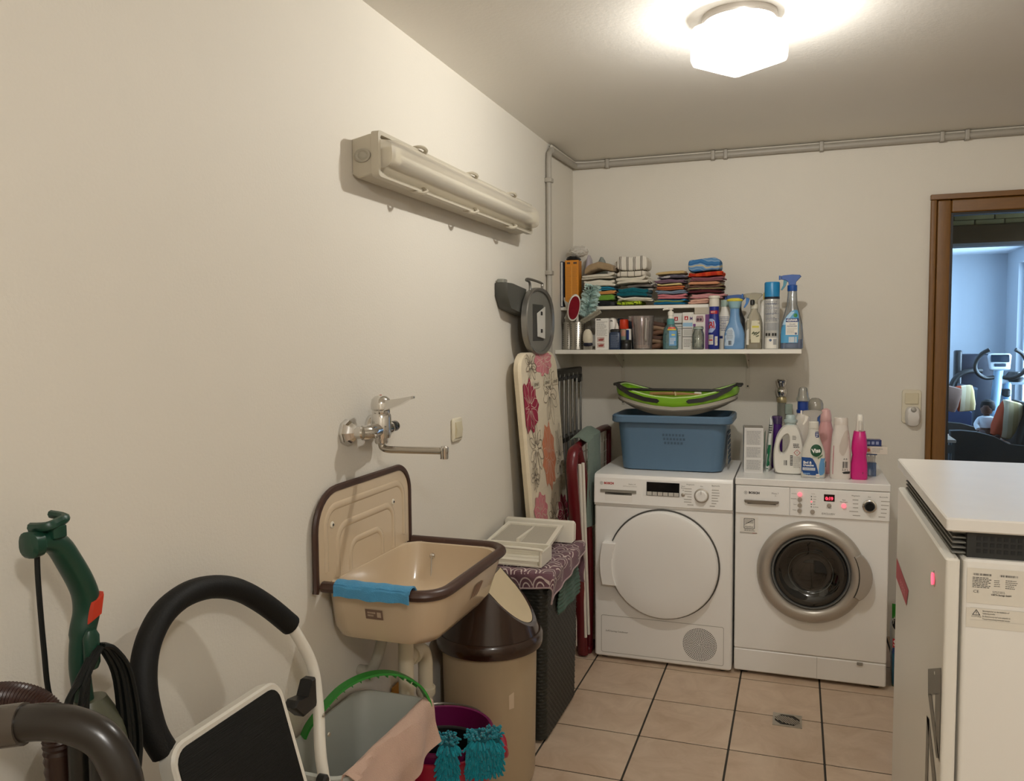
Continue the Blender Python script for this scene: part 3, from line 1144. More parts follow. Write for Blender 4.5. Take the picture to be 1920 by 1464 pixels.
# ---- washing machine
wm = thing('washing_machine', 'white washing machine with silver ring door, below the detergent bottles', 'washing machine', (.885, 3.533, 0))
b = B().rbox(0, W_, .004, .557, .112, .818, .008, 4)
b.out('body', white_app, wm)
b = B().rbox(0, W_, .005, .557, .014, .1105, .008, 3)
kp = b.out('kick_plate', white_app, wm)
b = B().rbox(-.001, W_ + .002, -.004, .56, .8185, .848, .005, 3)
b.out('worktop', M('worktop_white', '#e8e6e2', .3), wm)
for x in (.04, W_ - .04):
    for y in (.05, .5):
        B().lathe([(.022, 0), (.022, .007), (.012, .015)], 12, (x, y, 0)).out('foot', black_pl, wm)
B().box(.334, .3352, .0042, .0052, .02, .108).out('flap_seam', ink_light, kp)
B().rbox(.488, .51, .0, .006, .096, .108, .001, 1).out('flap_latch', M('latch_grey', '#8f8a80', .4), kp)
drw = B().rbox(.002, .2175, -.003, .006, .699, .816, .003).out('detergent_drawer', white_app, wm)
cp = B().rbox(.2195, .598, -.003, .006, .699, .816, .003).out('control_panel', white_app, wm)
fw = plane_y(-.0036)
B().grid(lambda u, v: fw(.047 + .118 * u, .725 + .022 * v), 1, 1, .001).out('grip_pocket', M('pocket_white', '#efece6', .18), drw)
b = B().prism([(.038, .757), (.176, .757), (.176, .75)] + [(.107 + .069 * cos(a), .75 - .008 * sin(a)) for a in [PI * k / 8 for k in range(1, 8)]] + [(.038, .75)], 'y', -.003, -.013, .002)
b.out('drawer_grip', M('grip_steel', '#8d8780', .28, .8), drw)
B().box(.05, .165, -.0045, -.003, .7405, .7435).out('grip_shadow_gap', dgrey_pl, drw)
maker_mark(drw, fw, .043, .787, .0135, ink)
lettering(drw, 'Maxx 7', fw, .175, .789, .0095, ink_grey, 'RIGHT')
lettering(drw, 'aa', fw, .165, .780, .0065, ink_light, 'RIGHT')
for i, v in enumerate((.791, .7705, .7465, .7235)):
    round_button(cp, 'button', fw, .258, v, .0088, .006, silver if i else pink_led)
for i, (t, v) in enumerate((('Schleudern', .793), ('Varioperfect', .772), ('Spulen', .748), ('Fertig in', .725))):
    lettering(cp, t, fw, .246, v, .0062, ink_grey, 'RIGHT', 0, .75)
round_button(cp, 'button', fw, .308, .722, .0088, .006, silver)
for i in range(5):
    v = .784 - i * .0105
    B().lathe([(.0022, 0), (.0016, -.001)], 10, (.303, -.0036, v), axis='y').out('indicator', red_led if i == 2 else ink, cp)
    lettering(cp, ('1200', '1000', '800', '600', 'Spulstop')[i], fw, .309, v, .0062, ink_grey, 'LEFT')
lettering(cp, 'U/min', fw, .302, .796, .006, ink_light, 'LEFT')
B().rbox(.351, .392, -.0045, -.003, .768, .797, .001, 1).out('display', M('red_black_display', '#1a0205', .15), cp)
lettering(cp, '0:19', plane_y(-.0049), .3715, .7795, .018, red_led, 'CENTER', 0, .95, .0005)
round_button(cp, 'button', fw, .371, .752, .0085, .005, silver)
lettering(cp, 'Fertig in', fw, .371, .7405, .006, ink_grey)
round_button(cp, 'start_button', fw, .427, .753, .0095, .006, pink_led)
lettering(cp, 'Start', fw, .427, .777, .0068, ink, 'CENTER')
lettering(cp, 'Nachlegen', fw, .427, .769, .0068, ink, 'CENTER')
lettering(cp, 'EXCLUSIV', fw, .369, .716, .0105, ink_grey, 'CENTER', 0, 1.1)
round_button(cp, 'knob_ring', fw, .523, .758, .0265, .008, chrome, 36)
kn = round_button(cp, 'dial_knob', fw, .523, .758, .0205, .02, black_gl, 32)
text_ring(cp, fw, .523, .758, .03, 6, ink_light, 8)
lettering(cp, 'Pflegeleicht', fw, .455, .797, .007, ink_grey, 'LEFT')
lettering(cp, 'Aus', fw, .522, .795, .007, ink_grey)
lettering(cp, 'Baumwolle', fw, .59, .797, .007, ink_grey, 'RIGHT')
# sticker
fb = plane_y(.0032)
ic = plane_y(.0026)
decal(wm, 'sticker', rect_rows(.022, .094, .612, .682), fb, M('sticker_white', '#e8e4dc', .3), 2)
b = B()
qo, qi = rrect(.036, .08, .632, .676, .003), rrect(.038, .078, .634, .674, .002)
b.loft([[ic(*q) for q in qo], [ic(*q) for q in qi]], False, False)
for k in range(4):
    v = .656 + k * .0045
    for j in range(8):
        u = .040 + j * .0044
        w = .0012 * (1 if j % 2 else -1)
        b.poly([ic(u, v - w), ic(u + .0044, v + w), ic(u + .0044, v + w + .0012), ic(u, v - w + .0012)])
b.poly([ic(.038, .649), ic(.041, .649), ic(.078, .672), ic(.078, .674)])
b.out('sticker_icon', ink, wm)
lettering(wm, 'AquaStop', ic, .058, .6405, .0085, ink, 'CENTER')
fine_print(wm, ic, .038, .09, .621, .630, 2, ink_grey, .4, 6)
decal(wm, 'sticker_strip', rect_rows(.02, .09, .6115, .617, 1), ic, M('strip_grey', '#b5b0a8', .5), 1)
lettering(wm, 'BOSCH', plane_y(.002), .08, .6142, .005, ink_red)
# door
wc = (.304, .468)
ring_prof = [(.213, 0), (.213, -.010), (.208, -.020), (.196, -.028), (.182, -.032), (.168, -.030), (.160, -.022), (.156, -.012)]
wd_ = B().lathe(ring_prof, 80, (wc[0], .004, wc[1]), axis='y', cap0=False, cap1=False).out('door', silver, wm)
B().lathe([(.156, -.0125), (.151, -.02), (.147, -.02), (.142, -.010), (.139, .0)], 64, (wc[0], .004, wc[1]), axis='y', cap0=False, cap1=False).out('inner_ring', M('ring_grey', '#6b6d6c', .25, .3), wd_)
B().lathe([(.1435, -.010), (.139, -.019), (.13, -.021), (.115, -.017), (.09, -.0115), (.086, -.008), (.076, -.005), (.05, -.0085), (.02, -.0105)], 64, (wc[0], .004, wc[1]), axis='y', cap0=False).out('door_glass', M('dark_door_glass', '#0b0b09', .04, 0, .2, 20, spec=.8), wd_)
B().lathe([(.0865, -.0080), (.0885, -.0108), (.0855, -.0085)], 48, (wc[0], .0035, wc[1]), axis='y', cap0=False, cap1=False).out('glass_edge', M('glass_edge_grey', '#4a4c48', .1), wd_)
b = B()
aa = [math.radians(-27 + 54 * i / 12) for i in range(13)]
outer = [((.209 + .026 * cos((a) / math.radians(27) * PI / 2) ** .8) * cos(a), (.209 + .026 * cos(a / math.radians(27) * PI / 2) ** .8) * sin(a)) for a in aa]
inner = [(.187 * cos(a * .97), .187 * sin(a * .97)) for a in reversed(aa)]
b.prism([(wc[0] + u, wc[1] + w) for u, w in outer + inner], 'y', .003, -.0335, .004)
b.out('door_handle', silver, wd_)
b = B()
inner2 = [(.185 * cos(a * 1.0), .185 * sin(a * 1.0)) for a in aa]
b.tube([(wc[0] + u, -.0285, wc[1] + w) for u, w in inner2], .0016, 6)
b.out('handle_gap', dgrey_pl, wd_)
#PART3
# ================================================================ FLOOR OBJECTS
# ---- battery cabinet on the right
cb = thing('battery_cabinet', 'tall white battery storage cabinet at the right edge, with a raised top panel', 'cabinet', (1.334, 1.32, 0))
cabw = M('cabinet_white', '#e2dfd8', .3, 0, .01, 8)
CW, CD = .60, .615
b = B().rbox(.024, CW, 0, CD, .02, 1.118, .006, 3)
b.out('body', cabw, cb)
b = B().rbox(0, .0195, -.004, CD - .02, .02, 1.118, .005, 3)
fd = b.out('front_door', M('cabinet_door_white', '#dad6cc', .34, 0, .01, 8), cb)
B().rbox(.0, CW, .0, CD, 1.157, 1.177, .004, 3).out('top_panel', M('cabinet_top_white', '#ddd9d2', .28), cb)
b = B().box(.03, CW - .01, .012, CD - .03, 1.118, 1.157)
vb = b.out('vent_band', M('vent_black', '#1c1d1b', .5), cb)
hole = M('vent_hole_black', '#050505', .7)
hm = B().box(-.0027, .0027, -.0006, .0004, -.0027, .0027).mesh('vent_hole', hole)
for r_ in range(3):
    for k in range(30):
        o = bpy.data.objects.new('vent_hole', hm)
        COL.objects.link(o)
        o.parent = vb
        o.location = (.045 + k * .0088, .0116, 1.1285 + r_ * .0092)
for k in range(5):
    B().box(.012, .03, .02, CD - .05, 1.121 + k * .0075, 1.1235 + k * .0075).out('vent_slat', M('slat_grey', '#6b6a64', .5), cb)
# red name strip, pink light and large letters on the front door (facing -x)
fx = lambda u, v: (-.0008, u, v)
b = B().poly([fx(.585, .965), fx(.385, .953), fx(.411, .915), fx(.585, .922)])
b.out('red_strip', M('strip_red', '#a3122b', .4), fd)
lettering(fd, 'engion', lambda u, v: (-.0014, .47 - u, .936 + v), 0, 0, .032, M('strip_pink', '#d98a90', .5))
b = B().lathe([(.0, -.0015), (.012, -.001), (.013, 0)], 16, (0, .092, 1.06), axis='x')
b.out('status_ring', steel, fd)
B().lathe([(.010, -.004), (.0095, -.0016)], 14, (0, .092, 1.06), sx=.7, axis='x').out('status_light', M('status_pink', '#ff5a72', .3, emit=1.6), fd)
letters = M('letter_grey', '#77736a', .5)
def strip(ps):
    B().poly([fx(u, v) for u, v in ps]).out('letter', letters, fd)
strip([(.127, .90), (.007, .949), (.002, .912), (.12, .859)])
strip([(.12, .860), (.087, .875), (.003, .812), (.028, .800)])
strip([(.051, .891), (.002, .912), (.002, .806), (.022, .815), (.05, .862)])
strip([(.129, .821), (.102, .826), (.102, .60), (.129, .60)])
strip([(.129, .821), (.105, .826), (.010, .755), (.010, .715), (.045, .735)])
B().lathe([(.003, -.001), (.002, -.0015)], 8, (0, .06, .92), axis='x').out('letter_dot', paper, fd)
# type plate and warning on the side
fy = plane_y(-.0012)
fz = plane_y(-.0018)
decal(cb, 'type_plate', rect_rows(.029, .130, 1.054, 1.106, 1), plane_y(-.0008), M('plate_paper', '#d3cdc0', .45), 1)
barcode(cb, fy, .037, .060, 1.0955, 1.0985, ink, 3, 18)
barcode(cb, fy, .071, .094, 1.0955, 1.0985, ink, 8, 18)
fine_print(cb, fy, .036, .060, 1.077, 1.0935, 7, ink, .42, 11)
fine_print(cb, fy, .0635, .072, 1.080, 1.091, 4, ink_grey, .42, 12)
fine_print(cb, fy, .078, .093, 1.078, 1.092, 5, ink_grey, .42, 13)
lettering(cb, 'CE', fy, .041, 1.0715, .0058, ink, 'CENTER', 0, 1.1)
lettering(cb, 'VARTA Storage GmbH', fy, .073, 1.0685, .0034, ink, 'CENTER', 0, .8, .0001)
fine_print(cb, fy, .062, .084, 1.0705, 1.0745, 2, ink_grey, .4, 15)
decal(cb, 'warning_label', rect_rows(.029, .135, 1.018, 1.047, 1), plane_y(-.0008), M('plate_paper', '#d3cdc0', .45), 1)
b = B()
tri = [(.0365, 1.0365), (.0475, 1.0365), (.042, 1.0455)]
tri2 = [(.0381, 1.0373), (.0459, 1.0373), (.042, 1.0439)]
b.loft([[fy(*q) for q in tri], [fy(*q) for q in tri2]], False, False)
b.poly([fy(.0417, 1.0388), fy(.0423, 1.0388), fy(.0424, 1.0422), fy(.0416, 1.0422)])
b.out('warning_triangle', ink, cb)
lettering(cb, 'ACHTUNG', fy, .042, 1.0345, .0026, ink)
lettering(cb, 'Batteriespeicher vor der Installation auf', fy, .050, 1.0435, .0034, ink, 'LEFT', 0, .62)
lettering(cb, 'Vollladung pruefen', fy, .050, 1.0398, .0034, ink, 'LEFT', 0, .62)
lettering(cb, 'Ein Batteriemodul darf nicht weiterhin als', fy, .050, 1.0355, .0034, ink, 'LEFT', 0, .62)
lettering(cb, 'Transportverpackung verwendet werden', fy, .050, 1.0318, .0034, ink, 'LEFT', 0, .62)
for v in (1.0472, 1.0292):
    B().poly([fy(.034, v), fy(.128, v), fy(.128, v + .0003), fy(.034, v + .0003)]).out('label_rule', ink_light, cb)

# ---- step stool folded against the left wall
st = thing('step_stool', 'folded white step stool with black foam handle and black tread, leaning on the left wall', 'step stool', (.2, 1.25, 0))
tubew = M('white_tube', '#dcd7cb', .35, 0, .02)
foam = M('black_foam', '#080807', .6, 0, .1, 30, .15, 300, .3)
def loc(pts, o):
    return [(p[0] - o[0], p[1] - o[1], p[2] - o[2]) for p in pts]
SO = (.2, 1.25, 0)
hd = loc([(.13, 1.056, .755), (.116, 1.046, .795), (.098, 1.049, .854), (.084, 1.066, .901), (.073, 1.095, .936), (.065, 1.139, .964), (.0635, 1.198, .977), (.064, 1.268, .969), (.071, 1.336, .942), (.086, 1.401, .892), (.104, 1.458, .833)], SO)
B().tube(smooth_path(hd, 5), .0225, 16).out('foam_grip', foam, st)
fr = loc([(.104, 1.455, .838), (.124, 1.484, .768), (.139, 1.490, .718), (.160, 1.471, .648), (.196, 1.430, .525), (.27, 1.42, .28), (.35, 1.415, .02)], SO)
B().tube(smooth_path(fr, 5), .0125, 12).out('side_tube', tubew, st)
fr = loc([(.13, 1.056, .77), (.146, 1.068, .705), (.196, 1.075, .525), (.27, 1.08, .28), (.35, 1.085, .02)], SO)
B().tube(smooth_path(fr, 5), .0125, 12).out('side_tube', tubew, st)
B().tube(loc([(.285, 1.08, .23), (.285, 1.42, .23)], SO), .01, 10).out('cross_tube', tubew, st)
for y in (1.085, 1.415):
    B().lathe([(.016, 0), (.0165, .03), (.013, .034)], 12, (.35 - .2, y - 1.25, 0)).out('rubber_foot', foam, st)
for y in (1.12, 1.38):
    B().tube(smooth_path(loc([(.11, y, .70), (.09, y, .55), (.08, y, .25), (.075, y, .02)], SO), 4), .011, 10).out('rear_leg', tubew, st)
# tread hanging in front of the frame: origin top edge
tr_o = Vector((.128 - .2, 1.035 - 1.25, .765))
ey = Vector((0, 1, 0))
ez = Vector((.30, 0, -1)).normalized()
en_ = ey.cross(ez).normalized()
if en_.x < 0:
    en_ = -en_


def tread_pt(u, w, h):
    return tr_o + ey * u + ez * w + en_ * h


def skew(u, w):
    return u - w * .0


q = rrect(0.0, .305, 0, .30, .035, 5)
qi = rrect(.012, .293, .012, .288, .028, 5)
b = B().loft([[tread_pt(u, w, .0) for u, w in q], [tread_pt(u, w, .026) for u, w in q], [tread_pt(u, w, .031) for u, w in rrect(.004, .301, .004, .296, .032, 5)], [tread_pt(u, w, .028) for u, w in qi]], True, True)
b.out('tread_frame', tubew, st)
b = B().loft([[tread_pt(u, w, .0275) for u, w in qi], [tread_pt(u, w, .0305) for u, w in qi], [tread_pt(u, w, .031) for u, w in rrect(.016, .289, .016, .284, .026, 5)]], False, True)
b.out('tread_mat', M('ribbed_black_mat', '#0a0b08', .6, 0, .2, 40, .5, 120, .25, stretch=(1, .15, 6)), st)
b = B().prism([(1.385 - 1.25, .688), (1.40 - 1.25, .698), (1.435 - 1.25, .692), (1.452 - 1.25, .722), (1.466 - 1.25, .722), (1.468 - 1.25, .658), (1.42 - 1.25, .655)], 'x', .13 - .2, .16 - .2, .004)
b.out('latch_bracket', black_pl, st)
for z, x in ((.64, .175), (.60, .187)):
    B().lathe([(.005, 0), (.004, .003)], 10, (x - .2, 1.466 - 1.25, z), axis='x').out('rivet', steel, st)
B().lathe([(.012, 0), (.012, .016), (.008, .02)], 14, (.2 - .2, 1.405 - 1.25, .535), axis='x').out('pivot_cap', black_pl, st)

# ---- upright stick vacuum with green handle
vc = thing('upright_vacuum', 'dark green stick vacuum cleaner with red switch and coiled black cable by the left wall', 'vacuum cleaner', (.11, .93, 0))
gr = M('dark_green_plastic', '#0d3628', .36, 0, .05)
VO = (.11, .93, 0)
hp_ = loc([(.10, .852, 1.158), (.10, .872, 1.157), (.10, .893, 1.146), (.10, .912, 1.115), (.10, .93, 1.08), (.10, .938, 1.055), (.10, .938, 1.03), (.10, .930, 1.005), (.10, .924, .975), (.10, .922, .94), (.105, .925, .88)], VO)
pth = smooth_path(hp_, 4)
rd = []
for i in range(len(pth)):
    t = i / (len(pth) - 1)
    rd.append(.0165 + .004 * sin(PI * t) + (.0 if t < .75 else -.002))
B().tube(pth, .02, 18, rad=rd, flat=.9).out('handle', gr, vc)
b = B().secs([(-.006, .012, .012, 3), (.0, .0185, .0185, 2.6), (.014, .019, .019, 2.6), (.018, .014, .014, 2.6)], 18)
b.xf(Matrix.Translation((-.01, -.071, 1.157)) @ Matrix.Rotation(PI / 2, 4, 'X'))
b.out('handle_end', gr, vc)
b = B()
b.tube(smooth_path(loc([(.085, .862, 1.178), (.115, .862, 1.181), (.118, .878, 1.184), (.115, .895, 1.188), (.085, .897, 1.190)], VO), 4), .006, 8, flat=1.2)
b.rbox(-.03, .012, -.062, -.038, 1.160, 1.180, .004, 2)
b.out('cable_hook', gr, vc)
b = B().prism([(-.006, 1.018), (.017, 1.026), (.024, 1.060), (.001, 1.050)], 'x', .09 - .11, .1225 - .11, .004)
b.out('red_switch', M('switch_red', '#b6321a', .4), vc)
b = B().secs([(0, .01, .006, 2), (.008, .013, .008, 2.4), (.05, .013, .008, 2.4), (.06, .008, .005, 2)], 16)
b.xf(Matrix.Translation((.017, -.01, .952)) @ Matrix.Rotation(PI / 2, 4, 'Z'))
b.out('lower_cable_hook', gr, vc)
b = B()
b.secs([(.02, .05, .08, 3.5), (.05, .05, .08, 3.5), (.09, .03, .04, 2.5), (.3, .045, .05, 2.4), (.5, .055, .058, 2.4), (.78, .055, .055, 2.4), (.86, .04, .045, 2.2), (.9, .02, .024, 2)], 24)
b.out('motor_body', M('olive_grey_plastic', '#4c4d3c', .4, 0, .05), vc)
B().rbox(-.07, .075, -.1, .12, .0, .05, .02, 4).out('floor_nozzle', gr, vc)
cabl = M('cable_black', '#080c0a', .5, spec=.3)
rr = random.Random(3)
for k in range(7):
    dy1, dy2 = -.028 - .0075 * k, .014 + .0065 * (k % 5)
    zb = .70 + .03 * rr.random()
    x0 = .018 + .004 * (k % 4)
    pts = [(x0, -.004, .985), (x0 + .004, dy1 * .55, .975 - .004 * k), (x0 + .006, dy1, .92), (x0 + .006, dy1 * 1.12, .82), (x0 + .01, dy1 * .5, zb), (x0 + .012, .02, zb - .01), (x0 + .01, dy2 * 1.3 + .01, .8), (x0 + .006, dy2 + .012, .92), (x0 + .003, dy2 * .6, .972), (x0, .0, .985)]
    B().tube(smooth_path(pts, 5), .0042, 7).out('cable_loop', cabl, vc)
B().tube(smooth_path([(-.01, -.072, 1.147), (-.008, -.074, 1.1), (-.004, -.073, 1.0), (.0, -.07, .93), (.01, -.05, .85), (.02, .0, .74)], 5), .0038, 7).out('cable', cabl, vc)

# ---- canister vacuum with brown hose and bent wand in the foreground
cv = thing('canister_vacuum', 'dark brown vacuum cleaner wand and hose in the bottom left corner', 'vacuum cleaner', (.30, .70, 0))
CO = (.30, .70, 0)
tb = M('taupe_tube', '#221d18', .28, 0, .06)
wand = loc([(.262, .645, 1.008), (.30, .658, 1.014), (.33, .669, 1.016), (.359, .679, 1.011), (.387, .688, .996), (.405, .692, .969), (.414, .693, .939), (.417, .691, .891), (.418, .69, .80), (.42, .69, .45), (.42, .69, .12)], CO)
B().tube(smooth_path(wand, 6), .0205, 18).out('bent_wand', tb, cv)
c0 = loc([(.19, .618, .99), (.23, .634, 1.000), (.262, .645, 1.008), (.305, .660, 1.014)], CO)
B().tube(smooth_path(c0, 4), .0235, 20).out('cuff', M('cuff_taupe', '#453e36', .25, 0, .05), cv)
hose = M('brown_hose', '#321d17', .32, 0, .1)
hpts = smooth_path(loc([(.10, .735, .86), (.11, .73, .955), (.15, .742, .985), (.20, .755, .983), (.226, .764, .955), (.232, .768, .90), (.235, .77, .6), (.24, .77, .3)], CO), 26)
B().tube(hpts, .02, 14, rad=[.0185 + .0018 * (i % 2) for i in range(len(hpts))]).out('ribbed_hose', hose, cv)
hpts = smooth_path(loc([(.17, .63, .97), (.16, .65, .90), (.20, .70, .6), (.24, .70, .3)], CO), 26)
B().tube(hpts, .02, 14, rad=[.0185 + .0018 * (i % 2) for i in range(len(hpts))]).out('ribbed_hose', hose, cv)
for x, y in ((.27, .765), (.31, .76), (.345, .75)):
    B().tube(loc([(x, y, .97 - (x - .27) * .6), (x, y, .28)], CO), .0155, 14).out('extension_tube', M('tube_dark', '#1d1e1c', .3, 0, .1), cv)
B().secs([(.03, .13, .13, 3), (.08, .14, .14, 3), (.22, .13, .13, 2.8), (.30, .10, .12, 2.4), (.32, .05, .06, 2)], 28, (.07, -.10, 0)).out('canister', M('canister_brown', '#3a2a22', .35), cv)
for sx in (-.1, .1):
    b = B().lathe([(.03, -.012), (.032, 0), (.03, .012)], 16, (sx + .07, -.16, .032), axis='x')
    b.out('wheel', black_pl, cv)

# ---- grey waste tub with green handle
tb_ = thing('grey_tub', 'grey rectangular plastic tub with a green carrying handle, left of the red bucket', 'tub', (.12, 1.68, 0), 0)
gt = M('tub_grey', '#b4b7af', .38, 0, .03)
def rr3(x0, x1, y0, y1, r, z):
    return [(x, y, z) for x, y in rrect(x0, x1, y0, y1, r, 6)]
b = B().loft([rr3(-.07, .06, -.145, .145, .03, .0), rr3(-.075, .065, -.15, .15, .03, .004), rr3(-.105, .1, -.208, .205, .045, .485), rr3(-.108, .108, -.215, .214, .048, .49), rr3(-.108, .108, -.215, .214, .048, .5), rr3(-.1, .1, -.206, .205, .044, .502), rr3(-.097, .096, -.202, .2, .042, .492), rr3(-.07, .06, -.145, .145, .03, .012)], True, True)
b.out('tub', gt, tb_)
gh = M('handle_green', '#2f8a35', .38, 0, .05)
hpts = [(.026, 1.608, .50), (.035, 1.618, .525), (.052, 1.642, .553), (.085, 1.687, .595), (.127, 1.743, .611), (.171, 1.801, .598), (.207, 1.849, .558), (.224, 1.872, .515), (.228, 1.878, .49)]
hl = smooth_path([Vector(p) - Vector((.12, 1.68, 0)) for p in hpts], 6)
nrm = Vector((.8, -.6, 0))
b = B()
rings = []
for i, p_ in enumerate(hl):
    t = (hl[min(i + 1, len(hl) - 1)] - hl[max(i - 1, 0)]).normalized()
    o_ = t.cross(nrm).normalized()
    w_, h_ = .014, .0028
    rings.append([p_ + nrm * (s1 * w_) + o_ * (s2 * h_) for s1, s2 in ((-1, -1), (1, -1), (1, 1), (-1, 1))])
b.loft(rings)
hh = b.out('handle', gh, tb_)
for i in range(8, len(hl) - 12, 2):
    p_ = hl[i]
    t = (hl[i + 1] - hl[i - 1]).normalized()
    o_ = t.cross(nrm).normalized()
    if o_.z > 0:
        o_ = -o_
    q_ = [p_ + nrm * s1 * .0125 + o_ * s2 for s1, s2 in ((-1, .0024), (1, .0024), (1, .009), (-1, .009))]
    B().loft([[v - t * .0008 for v in q_], [v + t * .0008 for v in q_]]).out('rib', gh, hh)
# pink cloth over the tub edge
pk = CLOTH('pink_cloth', '#c6a795', .5, 350, .07)
def pinkf(u, v):
    # u along the right rim (front to back), v across: inside -> outside
    y = 1.475 + .405 * u
    w = .006 * sin(u * 11 + 1) + .004 * sin(u * 5 + v * 8) + .006 * sin(u * 17 + v * 3) * v
    inn = .03 + .04 * (1 - u)
    L_ = inn + .02 + .115 + .05 * (1 - u) * u * 4 * .4
    s_ = L_ * v
    if s_ < inn:
        t = 1 - s_ / inn
        return (.2165 - .005 - t * .006 + w * .2, y - .012 * t, .504 - .03 * t)
    if s_ < inn + .02:
        t = (s_ - inn) / .02
        return (.2135 + .018 * t, y, .506 + .004 * sin(PI * t) + abs(w) * .2)
    d = s_ - inn - .02
    return (.2345 + .012 * min(1, d * 12) + w + .004, y + d * .12, .504 - d)
tag(B().grid(pinkf, 44, 26, .002).out('pink_cloth', pk), 'pale pink cleaning cloth hung over the edge of the grey tub', 'cloth')

# ---- bag behind the tub
bgp = thing('feed_bag', 'black and yellow bag standing at the wall behind the grey tub', 'bag', (.014, 2.13, 0))
B().secs([(0, .010, .05, 4), (.03, .012, .055, 3), (.3, .012, .055, 3), (.40, .008, .052, 4), (.42, .004, .05, 4)], 20).out('bag', M('bag_yellow', '#b97f2c', .5, 0, .1), bgp)
B().grid(lambda u, v: (.0125, -.05 + .03 * u, .05 + .3 * v), 1, 3, .001).out('black_stripe', black_pl, bgp)

# ---- nested buckets
RB = (.182, 2.058)
rb = thing('red_bucket', 'red bucket with side lugs beneath the turquoise mop cloths', 'bucket', (RB[0], RB[1], 0))
redp = M('bucket_red', '#9c1230', .35, 0, .05)
def bucket(R0_, R1_, z0, z1, t=.003):
    return [(R0_ * .5, z0), (R0_, z0), (R0_ + .003, z0 + .006), (R1_, z1 - .012), (R1_ + .006, z1 - .01), (R1_ + .006, z1 - .002), (R1_ + .002, z1), (R1_ - t, z1 - .002), (R0_ - t, z0 + .008), (R0_ * .5, z0 + .006)]
B().lathe(bucket(.115, .150, 0, .31), 48).out('bucket', redp, rb)
for a in (.42, -1.95):
    d = Vector((cos(a), sin(a), 0))
    s_ = Vector((-sin(a), cos(a), 0))
    b = B().tube(smooth_path([d * .150 + s_ * .035 + Vector((0, 0, .29)), d * .174 + s_ * .03 + Vector((0, 0, .285)), d * .18 + s_ * .012 + Vector((0, 0, .255)), d * .18 - s_ * .012 + Vector((0, 0, .255)), d * .174 - s_ * .03 + Vector((0, 0, .285)), d * .150 - s_ * .035 + Vector((0, 0, .29))], 5), .010, 8)
    b.out('lug', redp, rb)
mb = thing('purple_bucket', 'magenta purple bucket nested inside the red bucket', 'bucket', (RB[0], RB[1], .012))
pur = M('bucket_purple', '#6b1148', .35, 0, .06)
B().lathe(bucket(.105, .142, 0, .325), 48).out('bucket', pur, mb)
B().tube(smooth_path([(-.138, -.04, .30), (-.147, .06, .315), (-.075, .14, .325), (.055, .142, .322), (.138, .06, .3)], 6), .003, 6).out('wire_handle', steel, mb)
kb = thing('black_bucket', 'black pail sitting inside the purple bucket', 'bucket', (RB[0], RB[1], .024))
B().lathe(bucket(.09, .124, 0, .255), 48).out('pail', black_pl, kb)
B().lathe([(.125, .2555), (.13, .257), (.131, .250)], 48, cap0=False, cap1=False).out('rim', dgrey_pl, kb)

teal = M('turquoise_chenille', '#0d7f8e', .9, 0, .18, 60, .3, 300, .15, sheen=.3)
MN = Vector((.4, -.917, 0)).normalized()
MU = Vector((.917, .4, 0)).normalized()
for idx, (uc, wid, zb, zt, lab) in enumerate(((.134, .088, .285, .395, 'turquoise chenille mop cloth on the bucket, right one of the two'), (.038, .046, .275, .385, 'turquoise chenille mop cloth beside the pink cloth, left one of the two'))):
    base = Vector((RB[0], RB[1], 0)) + MN * .161 + MU * (uc - .02)
    mp_ = thing('mop_cloth', lab, 'mop cloth', (base.x, base.y, zb))
    hgt = zt - zb
    def bp_(u, v):
        x = (u - .5) * wid
        z = v * hgt
        cur = -.35 * x * x / .15 - x * (uc - .05) * 1.2
        back = 0 if v < .8 else -(v - .8) / .2 * .03
        return MU * x + MN * (cur + back) + Vector((0, 0, z))
    B().grid(bp_, 10, 10, .004).out('backing', M('mop_backing', '#0a5560', .9), mp_)
    tf = B()
    r3 = random.Random(5 + idx)
    n_ = int(700 * wid / .125)
    for k in range(n_):
        u, v = r3.random(), r3.random()
        p_ = bp_(u, v)
        dirv = MN * r3.uniform(.4, 1) + MU * ((u - .5) * 1.6 + r3.uniform(-.5, .5)) + Vector((0, 0, (.9 if v > .82 else -.75) + r3.uniform(-.4, .4)))
        dirv.normalize()
        L_ = r3.uniform(.012, .021)
        tip = p_ + dirv * L_ + Vector((0, 0, -.004))
        tf.tube([p_, p_ + dirv * L_ * .5, tip], .0034, 6, rad=[.0030, .0038, .0022])
    o = tf.out('chenille_tufts', teal, mp_)
    o['kind'] = 'stuff'

# ---- swing lid bin
bn = thing('swing_bin', 'tall beige waste bin with a brown swing lid, right of the sink', 'bin', (.183, 2.44, 0))
bg_ = M('bin_beige', '#ad9b7e', .42, 0, .03)
B().lathe([(.09, 0), (.128, 0), (.143, .012), (.147, .03), (.155, .46), (.15, .462)], 64).out('body', bg_, bn)
b = B()
f3 = lambda u, v: (.1535 * cos(u), .1535 * sin(u), v)
fl_ = lambda u, v: (.1537 * cos(-1.0 + u * 6.4), .1537 * sin(-1.0 + u * 6.4), v)
for ps in ([(-.06 + .09, .262), (.045, .262), (.045, .315), (.03, .315)],):
    B().poly([fl_(.03, .285), fl_(.048, .287), fl_(.048, .338), (fl_(.03, .33))]).out('tape_mark', M('tape_pale', '#c9b79d', .3), bn)
br_m = M('lid_brown', '#2d1a10', .25, 0, .06, coat=.3)
b = B().lathe([(.15, .452), (.172, .452), (.175, .46), (.175, .488), (.168, .497), (.15, .497)], 64)
lid = b.out('lid_ring', br_m, bn)
# roof: cylinder cut by two slanted planes that meet in a short ridge
RD = math.radians(6)


def roof_h(x, y):
    xx = x * cos(RD) + y * sin(RD)
    return max(0, min(.175, .185 - abs(xx) * 1.03))


